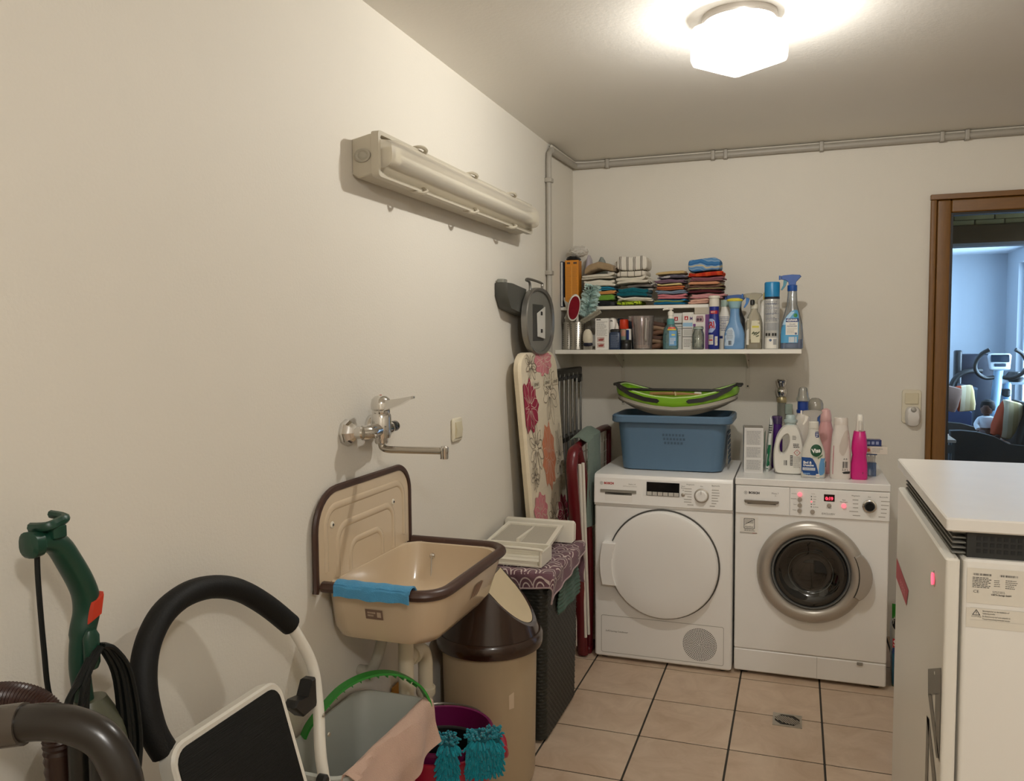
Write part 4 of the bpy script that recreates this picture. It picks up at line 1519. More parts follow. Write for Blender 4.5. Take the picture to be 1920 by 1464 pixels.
b = B()
N_ = 72
lo, hi = [], []
for k in range(N_):
    a = 2 * PI * k / N_
    lo.append((.165 * cos(a), .165 * sin(a), .492))
    r_ = .160
    hgt = roof_h(r_ * cos(a), r_ * sin(a))
    sl = r_ * (1 - .28 * hgt / .175)
    hi.append((sl * cos(a), sl * sin(a), .494 + roof_h(sl * cos(a), sl * sin(a))))
mid = [tuple(.5 * (p_[i] + q_[i]) for i in range(3)) for p_, q_ in zip(lo, hi)]
b.loft([lo, mid, hi], False, False)
inn = [(p_[0] * .93, p_[1] * .93, .494 + roof_h(p_[0] * .93, p_[1] * .93) - .001) for p_ in hi]
b.loft([hi, inn], False, False)
b.out('lid_hood', br_m, bn, ang=50)
# two beige swing flaps
for sg in (1, -1):
    pts = []
    for k in range(N_):
        p_ = inn[k]
        pts.append(p_)
    b = B()
    nu = 14
    side = [p_ for p_ in inn if sg * (p_[0] * cos(RD) + p_[1] * sin(RD)) > .008]
    side.sort(key=lambda p_: p_[1] * cos(RD) - p_[0] * sin(RD))
    top = [((sg * .011) * cos(RD) - p_t * sin(RD), (sg * .011) * sin(RD) + p_t * cos(RD)) for p_t in [p_[1] * cos(RD) - p_[0] * sin(RD) for p_ in side]]
    A_ = [(x * .985, y * .985, .4945 + roof_h(x, y) + .0005) for x, y in top]
    Bq = [(p_[0] * .985, p_[1] * .985, p_[2] + .0015) for p_ in side]
    nn_ = len(side)
    b.v = A_ + Bq
    b.f = [(i, i + 1, nn_ + i + 1, nn_ + i) for i in range(nn_ - 1)]
    b.out('swing_flap', M('flap_cream', '#c9b795', .4, 0, .03), bn)
B().box(-.012, .012, -.1, .1, .655, .6705).xf(Matrix.Rotation(RD, 4, 'Z')).out('ridge', br_m, bn)

# ---- wicker hamper
hmpr = thing('laundry_hamper', 'tall dark woven laundry hamper between the bin and the drying racks', 'hamper', (.158, 2.895, 0))
wk = M('dark_wicker', '#1f201b', .5, 0, .25, 120, .2, 200)
b = B()
per = rrect(-.148, .148, -.225, .225, .03, 8)
P = [Vector((x, y, 0)) for x, y in per]
P.append(P[0])
Ls = [0]
for q_, w_ in zip(P, P[1:]):
    Ls.append(Ls[-1] + (w_ - q_).length)
NP, NR = 250, 150
ringsxy = []
for k in range(NP):
    t = Ls[-1] * k / NP
    i = max(j for j in range(len(Ls) - 1) if Ls[j] <= t)
    p_ = P[i].lerp(P[i + 1], (t - Ls[i]) / max(1e-9, Ls[i + 1] - Ls[i]))
    nrm_ = Vector((math.copysign(max(0, abs(p_.x) - .118), p_.x), math.copysign(max(0, abs(p_.y) - .195), p_.y), 0))
    ringsxy.append((p_, nrm_.normalized() if nrm_.length > 0 else Vector((0, 0, 0))))
rings = []
NW = 50
for r_ in range(NR + 1):
    z = .012 + .588 * r_ / NR
    row = r_ * 50 // NR
    rg = []
    for k, (p_, n_) in enumerate(ringsxy):
        t = k / NP * NW
        ph = (r_ % 3) / 3
        am = .0045 * sin(PI * (ph + .17)) * (.35 + .65 * abs(sin(PI * (t + .5 * (row % 2)))))
        sc_ = .93 + .07 * (r_ / NR)
        q_ = p_ * sc_ + n_ * am
        rg.append((q_.x, q_.y, z))
    rings.append(rg)
b.loft(rings, True, True)
b.out('woven_body', wk, hmpr, ang=60)
b = B().rbox(-.15, .15, -.228, .228, .601, .618, .03, 6)
b.out('lid', wk, hmpr)


def drape(name, label, cat, mat, centre, half, rot, rect, ztop, nu=44, nv=44, thick=.003, rib=0, off=.006, parent=None):
    cr_, sr_ = cos(rot), sin(rot)

    def f(u, v):
        a, c = (u - .5) * 2 * half[0], (v - .5) * 2 * half[1]
        x, y = centre[0] + a * cr_ - c * sr_, centre[1] + a * sr_ + c * cr_
        dx = max(0, x - rect[1]) - max(0, rect[0] - x)
        dy = max(0, y - rect[3]) - max(0, rect[2] - y)
        over = math.hypot(dx, dy)
        w = .004 * sin(a * 40 + c * 13) + .003 * sin(c * 55) + rib * sin(a * 420)
        if over == 0:
            return (x, y, ztop + .004 + abs(w) * .4)
        k = min(over, .018) / max(over, 1e-6)
        ox = dx * k * .6 + (w if abs(dx) > 0 else 0) + math.copysign(off, dx) * (dx != 0)
        oy = dy * k * .6 + (w if abs(dy) > 0 else 0) + math.copysign(off, dy) * (dy != 0)
        return (min(max(x, rect[0]), rect[1]) + ox, min(max(y, rect[2]), rect[3]) + oy, ztop + .004 - max(0, over - .006))
    b = B().grid(f, nu, nv, thick)
    return b, f


rect = (.008, .308, 2.667, 3.123)
b, f = drape('', '', '', None, (.26, 2.92), (.125, .13), .06, rect, .6185, rib=.0012, off=.004, nu=60)
b2, f2 = drape('', '', '', None, (.31, 2.93), (.19, .135), .0, rect, .6185, nu=120, rib=.0016, off=.003)
tag(b2.out('green_cloth', CLOTH('sage_green_cloth', '#3f5a4c', .8, 250, .2)), 'ribbed grey green cloth hanging over the right side of the dark hamper', 'cloth')
b3, f3_ = drape('', '', '', None, (.172, 2.935), (.205, .34), .13, (rect[0], rect[1] + .006, rect[2] - .002, rect[3]), .6245, nu=60, nv=80, off=.010)
hc = thing('patterned_cloth', 'mauve cloth with white scallop pattern draped over the top of the dark hamper', 'cloth', (.158, 2.895, .62))
mv = CLOTH('mauve_cloth', '#6f4f58', .6, 320, .1)
b3.xf(Matrix.Translation((-.158, -2.895, -.62)))
b3.out('cloth', mv, hc)
# white scallops printed on the cloth (thin ribbons following it)
sc_b = B()
dxyz = Vector((.158, 2.895, .62))


def on_cloth(u, v):
    e = .004
    p_ = Vector(f3_(u, v))
    pu = Vector(f3_(min(u + e, 1), v)) - Vector(f3_(max(u - e, 0), v))
    pv = Vector(f3_(u, min(v + e, 1))) - Vector(f3_(u, max(v - e, 0)))
    n_ = pu.cross(pv)
    n_ = n_.normalized() if n_.length > 1e-12 else Vector((0, 0, 1))
    if n_.z < -.2:
        n_ = -n_
    return p_ + n_ * .0016 - dxyz


cell = .052
nu_, nv_ = int(.41 / cell), int(.68 / cell)
for i in range(nu_):
    for j in range(nv_):
        cu, cv_ = (i + (.5 if j % 2 else 0)) * cell, j * cell * 1.0
        for rad in (.50, .27):
            pr = None
            for k in range(11):
                a = PI * k / 10
                pts = []
                for rq in (rad - .035, rad + .035):
                    uu = (cu + cell * (.5 + rq * cos(a))) / .41
                    vv = (cv_ + cell * 1.55 * rq * sin(a)) / .68
                    pts.append((uu, vv))
                if all(0 < q_[0] < 1 and 0 < q_[1] < 1 for q_ in pts):
                    cur = [on_cloth(*q_) for q_ in pts]
                    if pr:
                        sc_b.poly([pr[0], pr[1], cur[1], cur[0]])
                    pr = cur
                else:
                    pr = None
o = sc_b.out('scallop_print', M('cloth_white_print', '#cdbcb6', .9), hc)
o['kind'] = 'stuff'
b = B()
for e_ in range(4):
    pts = []
    for k in range(41):
        t = k / 40
        u, v = ((t, .003), (.997, t), (1 - t, .997), (.003, 1 - t))[e_]
        pts.append(Vector(f3_(u, v)) - dxyz)
    b.tube(pts, .0032, 6)
b.out('pale_hem', CLOTH('pale_hem', '#a48f8e', .5, 300), hc)

# ---- lint filter drying on the hamper
lf = thing('lint_filter', 'white plastic dryer lint filter with fine mesh, opened out on top of the hamper', 'lint filter', (.148, 2.88, .635))
lw_ = M('filter_white', '#dcd6c7', .4, 0, .02)
msh = M('filter_mesh', '#a9a294', .6, 0, .15, 300)
b = B().prism([(-.02, 0), (.02, 0), (.026, .07), (.012, .082), (-.008, .078)], 'x', -.138, .152, .006)
b.xf(Matrix.Translation((0, .205, 0)))
b.out('back_bar', lw_, lf)
fo = [(-.125, -.06), (.125, -.06), (.118, .165), (-.112, .165)]
def slope(x, y):
    return .034 + (y + .06) * .13
def frame_ring(o0, o1, dz):
    b = B()
    b.loft([[(x, y, slope(x, y)) for x, y in o0], [(x, y, slope(x, y) + dz) for x, y in o0], [(x, y, slope(x, y) + dz) for x, y in o1], [(x, y, slope(x, y)) for x, y in o1], [(x, y, slope(x, y)) for x, y in o0]], False, False)
    return b
frame_ring(fo, [(-.11, -.04), (.108, -.04), (.10, .148), (-.096, .148)], .012).out('mesh_frame', lw_, lf)
B().box(-.006, .006, -.045, .15, .042, .062).out('frame_bar', lw_, lf)
for x0, x1 in ((-.105, -.006), (.006, .104)):
    B().grid(lambda u, v: (x0 + (x1 - x0) * u, -.042 + .192 * v, slope(0, -.042 + .192 * v) + .006), 1, 1, .001).out('mesh', msh, lf)
b = B()
b.box(-.135, .135, -.185, -.055, 0, .006).box(-.135, -.127, -.185, -.055, .006, .05).box(.127, .135, -.185, -.055, .006, .05).box(-.127, .127, -.061, -.055, .006, .05)
b.out('front_tray', lw_, lf)
B().tube(smooth_path([(-.131, -.182, .003), (-.131, -.182, .052), (-.118, -.182, .063), (.115, -.182, .063), (.131, -.182, .05), (.131, -.182, .003)], 5), .0055, 8).out('tray_bar', lw_, lf)
B().box(-.12, .12, -.18, -.174, .0, .018).out('tray_lip', lw_, lf)
for z in (.02, .036):
    B().box(-.127, .127, -.1, -.097, z, z + .003).out('tray_rib', lw_, lf)

# ---- ironing board hung upright on the left wall
ib = thing('ironing_board', 'ironing board with flowered cream cover, standing upright against the left wall', 'ironing board', (.062, 3.348, .0))
cov = CLOTH('cream_cover', '#ddcfb4', .35, 350, .04)
BX = lambda z: .0 + (1.38 - z) * .035
out_y = []
zb_, zt_ = .60, 1.384
def half_w(z):
    t = (z - zb_) / (zt_ - zb_)
    if z > 1.30:
        k = (z - 1.30) / .084
        return .266 - .11 * (1 - math.sqrt(max(0, 1 - k * k)))
    return .266
def yc_(z):
    return .0 + (1.38 - z) * .14
NS = 30
rings = []
for i in range(NS + 1):
    z = .22 + (zt_ - .22) * i / NS if i < NS else zt_
    z = .22 + (zt_ - .22) * (1 - (1 - i / NS) ** 1.6)
    hw = half_w(z) * (1 if z > .6 else 1 - (.6 - z) * .9)
    x = BX(z)
    rings.append([(x - .02, yc_(z) - hw + .006, z), (x + .0, yc_(z) - hw, z), (x + .012, yc_(z) - hw + .008, z)] + [(x + .014, yc_(z) + hw * s1, z) for s1 in (-.5, 0, .5)] + [(x + .012, yc_(z) + hw - .008, z), (x, yc_(z) + hw, z), (x - .02, yc_(z) + hw - .006, z)])
b = B().loft(rings)
b.out('cover', cov, ib)
FX = lambda y, z, e=.0008: (BX(z) + .0145 + e, yc_(z) + y, z)
rr = random.Random(12)
def flower(cy, cz, ry, rz_, col, vein, outline, nm, seed):
    r4 = random.Random(seed)
    if not outline:
        n = 40
        b = B()
        pts = []
        for k in range(n):
            a = 2 * PI * k / n
            s_ = 1 - .22 * abs(sin(a * 4.5 + seed)) - r4.uniform(0, .08)
            y, z = cy + ry * s_ * cos(a), cz + rz_ * s_ * sin(a)
            y = min(max(y, -half_w(z) + .006), half_w(z) - .006)
            z = min(z, 1.378)
            pts.append((y, z))
        o = len(b.v)
        b.v.append(FX(min(max(cy, -.24), .24), cz))
        b.v += [FX(*q_) for q_ in pts]
        b.f += [(o, o + 1 + k, o + 1 + (k + 1) % n) for k in range(n)]
        b.out('flower_print', col, ib)
    b = B()
    def rib_(pts, w):
        pv = None
        P_ = smooth_path([(q_[0], q_[1], 0) for q_ in pts], 4)
        for i, q_ in enumerate(P_):
            d = P_[min(i + 1, len(P_) - 1)] - P_[max(i - 1, 0)]
            d = Vector((-d.y, d.x, 0)).normalized() * w
            a_, c_ = q_ + d, q_ - d
            ok = abs(q_.x) < half_w(q_.y) - .006 and q_.y < 1.378
            if ok:
                cur = (FX(a_.x, a_.y, .0016), FX(c_.x, c_.y, .0016))
                if pv:
                    b.poly([pv[0], pv[1], cur[1], cur[0]])
                pv = cur
            else:
                pv = None
    m = 9 if not outline else 11
    for k in range(m):
        a = 2 * PI * k / m + r4.uniform(-.2, .2)
        L_ = r4.uniform(.7, 1.0)
        w_ = .30
        base = (cy + ry * .12 * cos(a), cz + rz_ * .12 * sin(a))
        l_ = (cy + ry * L_ * .62 * cos(a - w_), cz + rz_ * L_ * .62 * sin(a - w_))
        t_ = (cy + ry * L_ * cos(a), cz + rz_ * L_ * sin(a))
        r_2 = (cy + ry * L_ * .62 * cos(a + w_), cz + rz_ * L_ * .62 * sin(a + w_))
        rib_([base, l_, t_, r_2, base], .0011 if outline else .0010)
        if k % 2:
            b_2 = (cy + ry * .45 * cos(a), cz + rz_ * .45 * sin(a))
            rib_([base, b_2], .0008)
    if b.v:
        o = b.out(nm, vein, ib)
        o['kind'] = 'stuff'
cr_r, cr_p, cr_o = M('print_crimson', '#96213f', .9), M('print_pink', '#cf8087', .9), M('print_orange', '#cf8360', .9)
vn, ol = M('print_cream_vein', '#e3d0bd', .9), M('print_outline', '#574a3e', .9)
for args in ((-.19, 1.16, .13, .13, cr_r, 0, 3), (.045, 1.345, .15, .075, cr_p, 0, 5), (.02, .92, .11, .17, cr_o, 0, 7), (-.16, .70, .11, .10, cr_p, 0, 9), (.17, .63, .10, .10, cr_r, 0, 11),
             (.10, 1.20, .12, .16, None, 1, 13), (-.15, .98, .12, .15, None, 1, 15), (.18, .88, .09, .20, None, 1, 17), (.02, .64, .1, .12, None, 1, 19), (-.14, 1.33, .09, .08, None, 1, 21), (-.2, .86, .06, .07, None, 1, 25)):
    flower(args[0], args[1], args[2], args[3], args[4], vn if not args[5] else ol, args[5], 'petal_lines', args[6])
for cy in (-.085, .075, .2):
    decal(ib, 'name_strip', rect_rows(cy - .048, cy + .048, 1.232, 1.262, 1), lambda u, v: FX(u, v, .002), M('strip_cream', '#cfc4ad', .8), 1)
    lettering(ib, 'LEIFHEIT', lambda u, v: FX(u, v, .0026), cy, 1.247, .0185, ol, 'CENTER', 0, 1.0, .0001)
# iron rest: oval steel plate with a slot insert and wire hook
fr_s = M('rest_steel', '#8f8d88', .3, .8, .04)
def oval(a, ry, rz_, cz, ex=2.5):
    ca, sa = cos(a), sin(a)
    return (ry * math.copysign(abs(ca) ** (2 / ex), ca), cz + rz_ * math.copysign(abs(sa) ** (2 / ex), sa))
ov = [oval(2 * PI * k / 48, .2, .143, 1.516, 2.3) for k in range(48)]
ovi = [oval(2 * PI * k / 48, .184, .13, 1.516, 2.3) for k in range(48)]
B().loft([[(.0, y, z) for y, z in ov], [(.022, y, z) for y, z in ov], [(.026, y * .98, 1.512 + (z - 1.512) * .98) for y, z in ov], [(.02, y, z) for y, z in ovi], [(.012, y, z) for y, z in ovi]], True, False).out('iron_rest', fr_s, ib)
B().loft([[(.0125, y, z) for y, z in ovi], [(.0128, y * .02, 1.512 + (z - 1.512) * .02) for y, z in ovi]], True, False).out('rest_panel', M('rest_grey', '#6f6d66', .5), ib)
B().grid(lambda u, v: (.0135, -.085 + .15 * u, 1.432 + .155 * v), 1, 1, .001).out('rest_slot', dgrey_pl, ib)
b = B().prism([(-.03, 1.45), (.07, 1.44), (.075, 1.58), (-.035, 1.55)], 'x', .0145, .02, .002)
o = b.out('rest_bracket', M('bracket_pale', '#cfccc4', .4), ib)
for z in (1.475, 1.55):
    B().rbox(.0195, .0215, .005, .03, z - .008, z + .008, .001, 1).out('bolt', black_pl, o)
B().tube(smooth_path([(.005, -.10, 1.60), (.006, -.10, 1.672), (.0, -.13, 1.684), (.004, -.10, 1.69), (.006, .06, 1.683), (.005, .075, 1.67), (.004, .075, 1.61)], 5), .0055, 8).out('wire_hook', M('wire_grey', '#77746d', .3, .8), ib)
for sy in (-.12, .12):
    B().tube([(-.012, sy, 1.25), (-.004, sy + .1, .25)], .011, 10).out('leg', fr_s, ib)
B().tube([(-.004, -.07, .25), (-.004, .27, .25), ], .011, 10).out('foot_bar', fr_s, ib)
B().box(-.012, .02, -.05, .25, .03, .26).out('lower_rail', fr_s, ib)
B().box(-.012, .02, -.05, .25, .0, .03).out('rubber_foot', black_pl, ib)

wh = thing('wall_hook', 'dark grey wedge shaped wall holder behind the top of the ironing board', 'hook', (0, 3.09, 1.63))
wh.scale = (1, .86, .92)
b = B().prism([(-.10, .035), (-.10, -.02), (-.05, -.075), (.16, -.10), (.18, .02), (-.02, .036)], 'x', .002, .055, .006)
b.out('wedge', M('holder_grey', '#45453f', .45), wh)
B().rbox(.006, .035, -.085, -.03, .034, .052, .005).out('hook_cap', M('holder_cap', '#86867d', .45), wh)

# ---- grey airer
ga = thing('clothes_airer', 'folded airer of aluminium tubes with black end bars, in the corner beside the shelf', 'airer', (.050, 3.850, 0))
alu = M('aluminium_tube', '#9b9c9a', .28, .85, .05)
for z0, z1, nm in ((1.255, 1.295, 'end_bar'), (.935, .965, 'middle_bar'), (.02, .05, 'foot_bar')):
    B().rbox(-.016, .02, -.215, .265, z0, z1, .008).out(nm, black_pl, ga)
B().rbox(-.016, .02, .222, .27, 1.215, 1.262, .008).out('corner_block', black_pl, ga)
for k in range(12):
    y = -.195 + k * .040
    B().tube([(.004 + .012 * (k % 2), y, .045), (.004 + .012 * (k % 2), y, 1.27)], .0062, 8).out('tube', alu, ga)
for k in range(12):
    y = -.195 + k * .040
    B().rbox(-.014, .022, y - .008, y + .008, 1.240, 1.258, .003, 2).out('clip', black_pl, ga)

# ---- red airer
ra = thing('clothes_airer', 'folded airer with dark red plastic frame and white wires, left of the dryer', 'airer', (.205, 3.6, 0))
dr_ = M('dark_red_plastic', '#5b0f18', .3, 0, .06)
ww = M('white_wire', '#d6d1c6', .35)
b = B().tube(smooth_path([(.02, -.09, .012), (.02, -.16, .4), (.02, -.255, .80), (.02, -.272, .90), (.02, -.245, .955), (.02, -.19, .965)], 5), .019, 10, flat=1.3)
b.out('front_leg', dr_, ra)
b = B().tube(smooth_path([(.03, -.02, .012), (.035, -.02, .4), (.03, -.07, .75), (.02, -.16, .95)], 5), .015, 10, flat=1.2)
b.out('rear_leg', dr_, ra)
b = B().tube(smooth_path([(.0, -.19, .955), (.0, .2, .985), (.0, .47, .985), (.0, .52, .96), (.0, .525, .9), (.0, .50, .05)], 6), .016, 10)
b.out('wing_frame', dr_, ra)
for y, x in ((-.225, .042), (-.185, .046)):
    B().tube([(x, y, .9), (x - .004, y + .11, .1)], .0075, 8).out('white_tube', tubew, ra)
for k in range(11):
    y = -.13 + k * .06
    B().tube([(.0, y, .06), (.0, y, .975)], .0022, 6).out('wire', ww, ra)
for k in range(16):
    z = .08 + k * .056
    B().tube([(-.004, -.14, z), (-.004, .50, z)], .0018, 6).out('cross_wire', ww, ra)
B().rbox(-.02, .05, -.06, .06, .0, .03, .01).out('foot', dr_, ra)
B().rbox(.02, .04, -.02, .03, .58, .62, .005).out('hinge', black_pl, ra)
tw = CLOTH('sage_towel', '#6f8074', .8, 260, .15)
def towelf(u, v):
    y = 3.51 + .235 * u - .02 * v
    w = .006 * sin(u * 8) + .004 * sin(u * 17 + v * 4)
    if v < .08:
        t = v / .08
        return (.20 - .03 + .06 * t, y, .985 + .025 * u + .014 * sin(PI * t))
    return (.243 + w * .6 + .004, y + w, .985 + .025 * u - (v - .08) * (.42 + .06 * u))
tag(B().grid(towelf, 34, 40, .004).out('hanging_towel', tw), 'sage green towel hanging over the dark red airer', 'towel')

# ---- things in the gap right of the washing machine
def simple_bottle(name, label, loc_, secs, mat, cap, capmat, cat='bottle', group=None):
    t = thing(name, label, cat, loc_, 0, group)
    B().secs(secs, 28).out('bottle', mat, t)
    if cap:
        B().secs(cap, 24).out('cap', capmat, t)
    return t
g1 = simple_bottle('detergent_bottle', 'blue detergent bottle with red label on the floor, right of the washing machine', (1.565, 3.62, 0), [(0, .05, .04, 3), (.01, .055, .045, 3), (.14, .055, .045, 3), (.19, .03, .03, 2.2), (.21, .018, .018)], M('bottle_blue_grey', '#2d6178', .25, 0, .3, 25), [(.21, .02, .02), (.24, .02, .02)], white_pl)
SE = [(0, .05, .04, 3), (.01, .055, .045, 3), (.14, .055, .045, 3), (.19, .03, .03, 2.2), (.21, .018, .018)]
decal(g1, 'blue_band', rect_rows(-.054, .02, .135, .16), front(SE), M('band_navy', '#123a6a', .4))
decal(g1, 'red_label', rect_rows(-.054, .02, .165, .2), front(SE, .012), M('label_red', '#9d1722', .4))
lettering(g1, 'SE', front(SE, .0135), -.038, .182, .03, ink_white)
decal(g1, 'green_foot', rect_rows(-.0535, .02, .0, .03), front(SE), M('band_green', '#0f4a32', .4))
g2 = simple_bottle('drain_cleaner_bottle', 'white bottle with a green band on the floor, behind the blue detergent bottle', (1.572, 3.76, 0), [(0, .05, .045, 3), (.2, .055, .045, 3), (.27, .045, .04, 2.5), (.30, .04, .03)], white_pl, [(.30, .035, .03), (.36, .035, .03)], M('cap_pale', '#d0c9bb', .4))
S2 = [(0, .05, .045, 3), (.2, .055, .045, 3), (.27, .045, .04, 2.5), (.30, .04, .03)]
decal(g2, 'green_band', rect_rows(-.05, .05, .24, .30), front(S2), M('band_bright_green', '#2f8f2a', .4))
decal(g2, 'black_print', oval_rows(-.02, .22, .03, .03), front(S2, .0012), black_pl)
#PART4
# ================================================================ SMALL OBJECTS
# ---- blue basket with a collapsible green basket in it
lb = thing('laundry_basket', 'blue grey plastic laundry basket on the tumble dryer', 'basket', (.594, 3.80, .842))
blu = M('basket_blue', '#536f88', .42, 0, .04)
def rr4(x, y0, y1, r, z):
    return [(a, c, z) for a, c in rrect(-x, x, y0, y1, r, 7)]
b = B().loft([rr4(.205, -.135, .125, .05, .0), rr4(.222, -.15, .14, .05, .006), rr4(.240, -.16, .152, .055, .19), rr4(.242, -.162, .154, .055, .215), rr4(.262, -.18, .172, .06, .217), rr4(.268, -.186, .178, .06, .222), rr4(.268, -.186, .178, .06, .246), rr4(.262, -.18, .172, .058, .252), rr4(.252, -.168, .16, .055, .252), rr4(.236, -.154, .146, .05, .205), rr4(.215, -.142, .132, .045, .012)], True, True)
b.out('tub', blu, lb)
vents = M('vent_blue_dark', '#3d5468', .7)
fbk = lambda u, v: (u, -.1505 - .0105 * (v - .006) / .184 - .0006, v)
hm2 = B().poly([(-.0045, 0, -.005), (.0045, 0, -.005), (.0045, 0, .005), (-.0045, 0, .005)]).mesh('hole', vents)
for r_ in range(3):
    for k in range(7 if r_ < 2 else 6):
        o = bpy.data.objects.new('hole', hm2)
        COL.objects.link(o)
        o.parent = lb
        o.location = fbk(-.03 + k * .0145 + r_ * .004, .165 - r_ * .018)
for k in range(7):
    o = B().box(.2445 - .0003 * k, .247 - .0003 * k, -.06, .06, .03 + k * .022, .044 + k * .022).out('side_slot', vents, lb)

fbk_ = thing('collapsible_basket', 'collapsed lime green and grey carrying basket with black grips on the blue basket', 'basket', (.604, 3.80, 1.09))
lime = M('lime_green', '#74a61e', .38, 0, .04)
gry = M('basket_grey', '#a7a294', .42, 0, .04)
def smile(k, x, y, lift, n=64, r=.9):
    """rounded oblong rim that rises towards both ends"""
    out = []
    for i in range(n):
        a = 2 * PI * i / n
        ca, sa = cos(a), sin(a)
        px = x * math.copysign(abs(ca) ** .55, ca)
        py = y * math.copysign(abs(sa) ** .55, sa)
        out.append((px, py, k + lift * (abs(px) / x) ** 1.8))
    return out
def shift(rg, dz, s_=1.0):
    return [(p_[0] * s_, p_[1] * s_, p_[2] + dz) for p_ in rg]
r0 = smile(.015, .265, .15, .052)
B().loft([shift(r0, -.018, .86), shift(r0, .0, .97), shift(r0, .004, 1.0), shift(r0, .026, 1.015), shift(r0, .027, .98), shift(r0, .008, .9)], True, True).out('lower_tier', gry, fbk_)
B().loft([shift(r0, .003, 1.003), shift(r0, .006, 1.010), shift(r0, .010, 1.010), shift(r0, .013, 1.003)], False, False).out('tier_line', M('tier_line_grey', '#5f5b52', .6), fbk_)
r1 = smile(.045, .27, .152, .055)
B().loft([shift(r1, -.005, .98), shift(r1, .0, 1.01), shift(r1, .016, 1.02), shift(r1, .034, 1.02), shift(r1, .036, .97), shift(r1, .020, .93), shift(r1, .010, .88)], False, True).out('upper_tier', lime, fbk_)
grip = M('grip_black', '#191814', .5)
for sx in (-1, 1):
    b = B()
    q = [(.075, .0), (.085, -.010), (.14, -.011), (.20, -.004), (.255, .014), (.268, .028), (.255, .036), (.2, .016), (.14, .008), (.085, .008)]
    rings = []
    for dy in (-.0, -.004):
        rings.append([(sx * (x - .02) * 1.06, -.1535 + dy + (.02 if x > .25 else 0) + (.006 if x > .19 else 0), .064 + z + .055 * (x / .27) ** 1.8 * .8) for x, z in q])
    b.loft(rings)
    b.out('front_grip', grip, fbk_)
B().tube([(p_[0], p_[1], p_[2]) for p_ in shift(r1, .037, .985) if p_[1] > -.02 or abs(p_[0]) > .2], .007, 8).out('black_edge', grip, fbk_)
B().tube([(p_[0], p_[1], p_[2]) for p_ in shift(r1, .036, .955)], .004, 6, closed=True).out('inner_edge', M('pale_green', '#b7cf8d', .4), fbk_)
for sx in (-1, 1):
    B().rbox(sx * .278 - .012, sx * .278 + .012, -.06, .06, .13, .142, .004, 2).out('end_handle', grip, fbk_)
twg = thing('wooden_rods', 'pair of light brown wooden rods lying in the lime green basket', 'wooden rods', (.60, 3.80, 1.142))
wd2 = M('light_wood', '#a57a4a', .55, 0, .2, 30, stretch=(1, 9, 9))
for k, (y, z) in enumerate(((-.05, .026), (-.055, .040))):
    B().tube(smooth_path([(-.115, y + .01, z), (-.03, y, z + .003), (.06, y, z), (.115, y - .004, z - .004)], 5), .0085, 10).out('rod', wd2, twg)
B().tube(smooth_path([(-.01, -.045, .052), (.0, -.062, .054), (.005, -.066, .035)], 4), .004, 6).out('string', M('string_pale', '#cdb98e', .8), twg)
B().rbox(.085, .12, -.06, -.04, .036, .052, .006).out('paper_tag', paper, twg)

# ---- bottles
def collar(t, z, r, h, mat, name='collar'):
    return B().lathe([(r, z), (r, z + h)], 22).out(name, mat, t)


def trigger_head(t, z, s_, body, trig, tip=None, sx=-1):
    """spray head, nozzle towards sx"""
    P = [(-.016, 0), (.016, 0), (.017, .022), (.028, .034), (.040, .047), (.034, .055), (.0, .058), (-.040, .055), (-.052, .052), (-.052, .036), (-.030, .032), (-.018, .022)]
    b = B().prism([(-sx * x * s_, z + w * s_) for x, w in P], 'y', -.011 * s_, .011 * s_, .003 * s_)
    o = b.out('spray_head', body, t, ang=45)
    T = [(-.030, .036), (-.022, .030), (-.030, .005), (-.046, -.016), (-.052, -.014), (-.042, .008), (-.040, .036)]
    b = B().prism([(-sx * x * s_, z + w * s_) for x, w in T], 'y', -.006 * s_, .006 * s_, .0015 * s_)
    b.out('trigger', trig, t)
    b = B().rbox(0, .008 * s_, -.010 * s_, .010 * s_, z + .034 * s_, z + .054 * s_, .002, 2)
    b.xf(Matrix.Translation((sx * .0575 * s_ - .004 * s_, 0, 0)))
    b.out('nozzle', tip or body, t)
    return o


# -- on the washing machine
WZ = .848
def on_w(name, label, x, y, cat='bottle', rz=0):
    return thing(name, label, cat, (x, y, WZ), rz)


wbx = on_w('carton', 'tall white printed carton at the left end of the washing machine top', .945, 3.735, 'box', math.radians(6))
b = B().rbox(-.040, .040, -.055, .055, 0, .197, .001, 1, .0005)
b.out('carton', M('carton_white', '#d8d6d3', .5), wbx)
B().grid(lambda u, v: (-.039 + .078 * u, -.054 + .108 * v, .1976 + .004 * sin(PI * v)), 2, 4, .001).out('flap', M('carton_grey', '#8f8980', .6), wbx)
fw_ = plane_y(-.0558)
for v0, v1 in ((.012, .058), (.066, .114), (.122, .186)):
    decal(wbx, 'text_panel', rect_rows(-.031, .031, v0, v1, 1), fw_, paper_grey, 1)
    fine_print(wbx, plane_y(-.0563), -.029, .030, v0 + .002, v1 - .002, 9 if v1 - v0 > .05 else 7, M('text_grey', '#9a9a9c', .6), .4, int(v0 * 999))
b = B()
qo, qi = rrect(-.034, .034, .008, .190, .002, 1), rrect(-.0332, .0332, .0088, .1892, .002, 1)
b.loft([[fw_(*q) for q in qo], [fw_(*q) for q in qi]], False, False)
b.out('panel_border', ink_light, wbx)

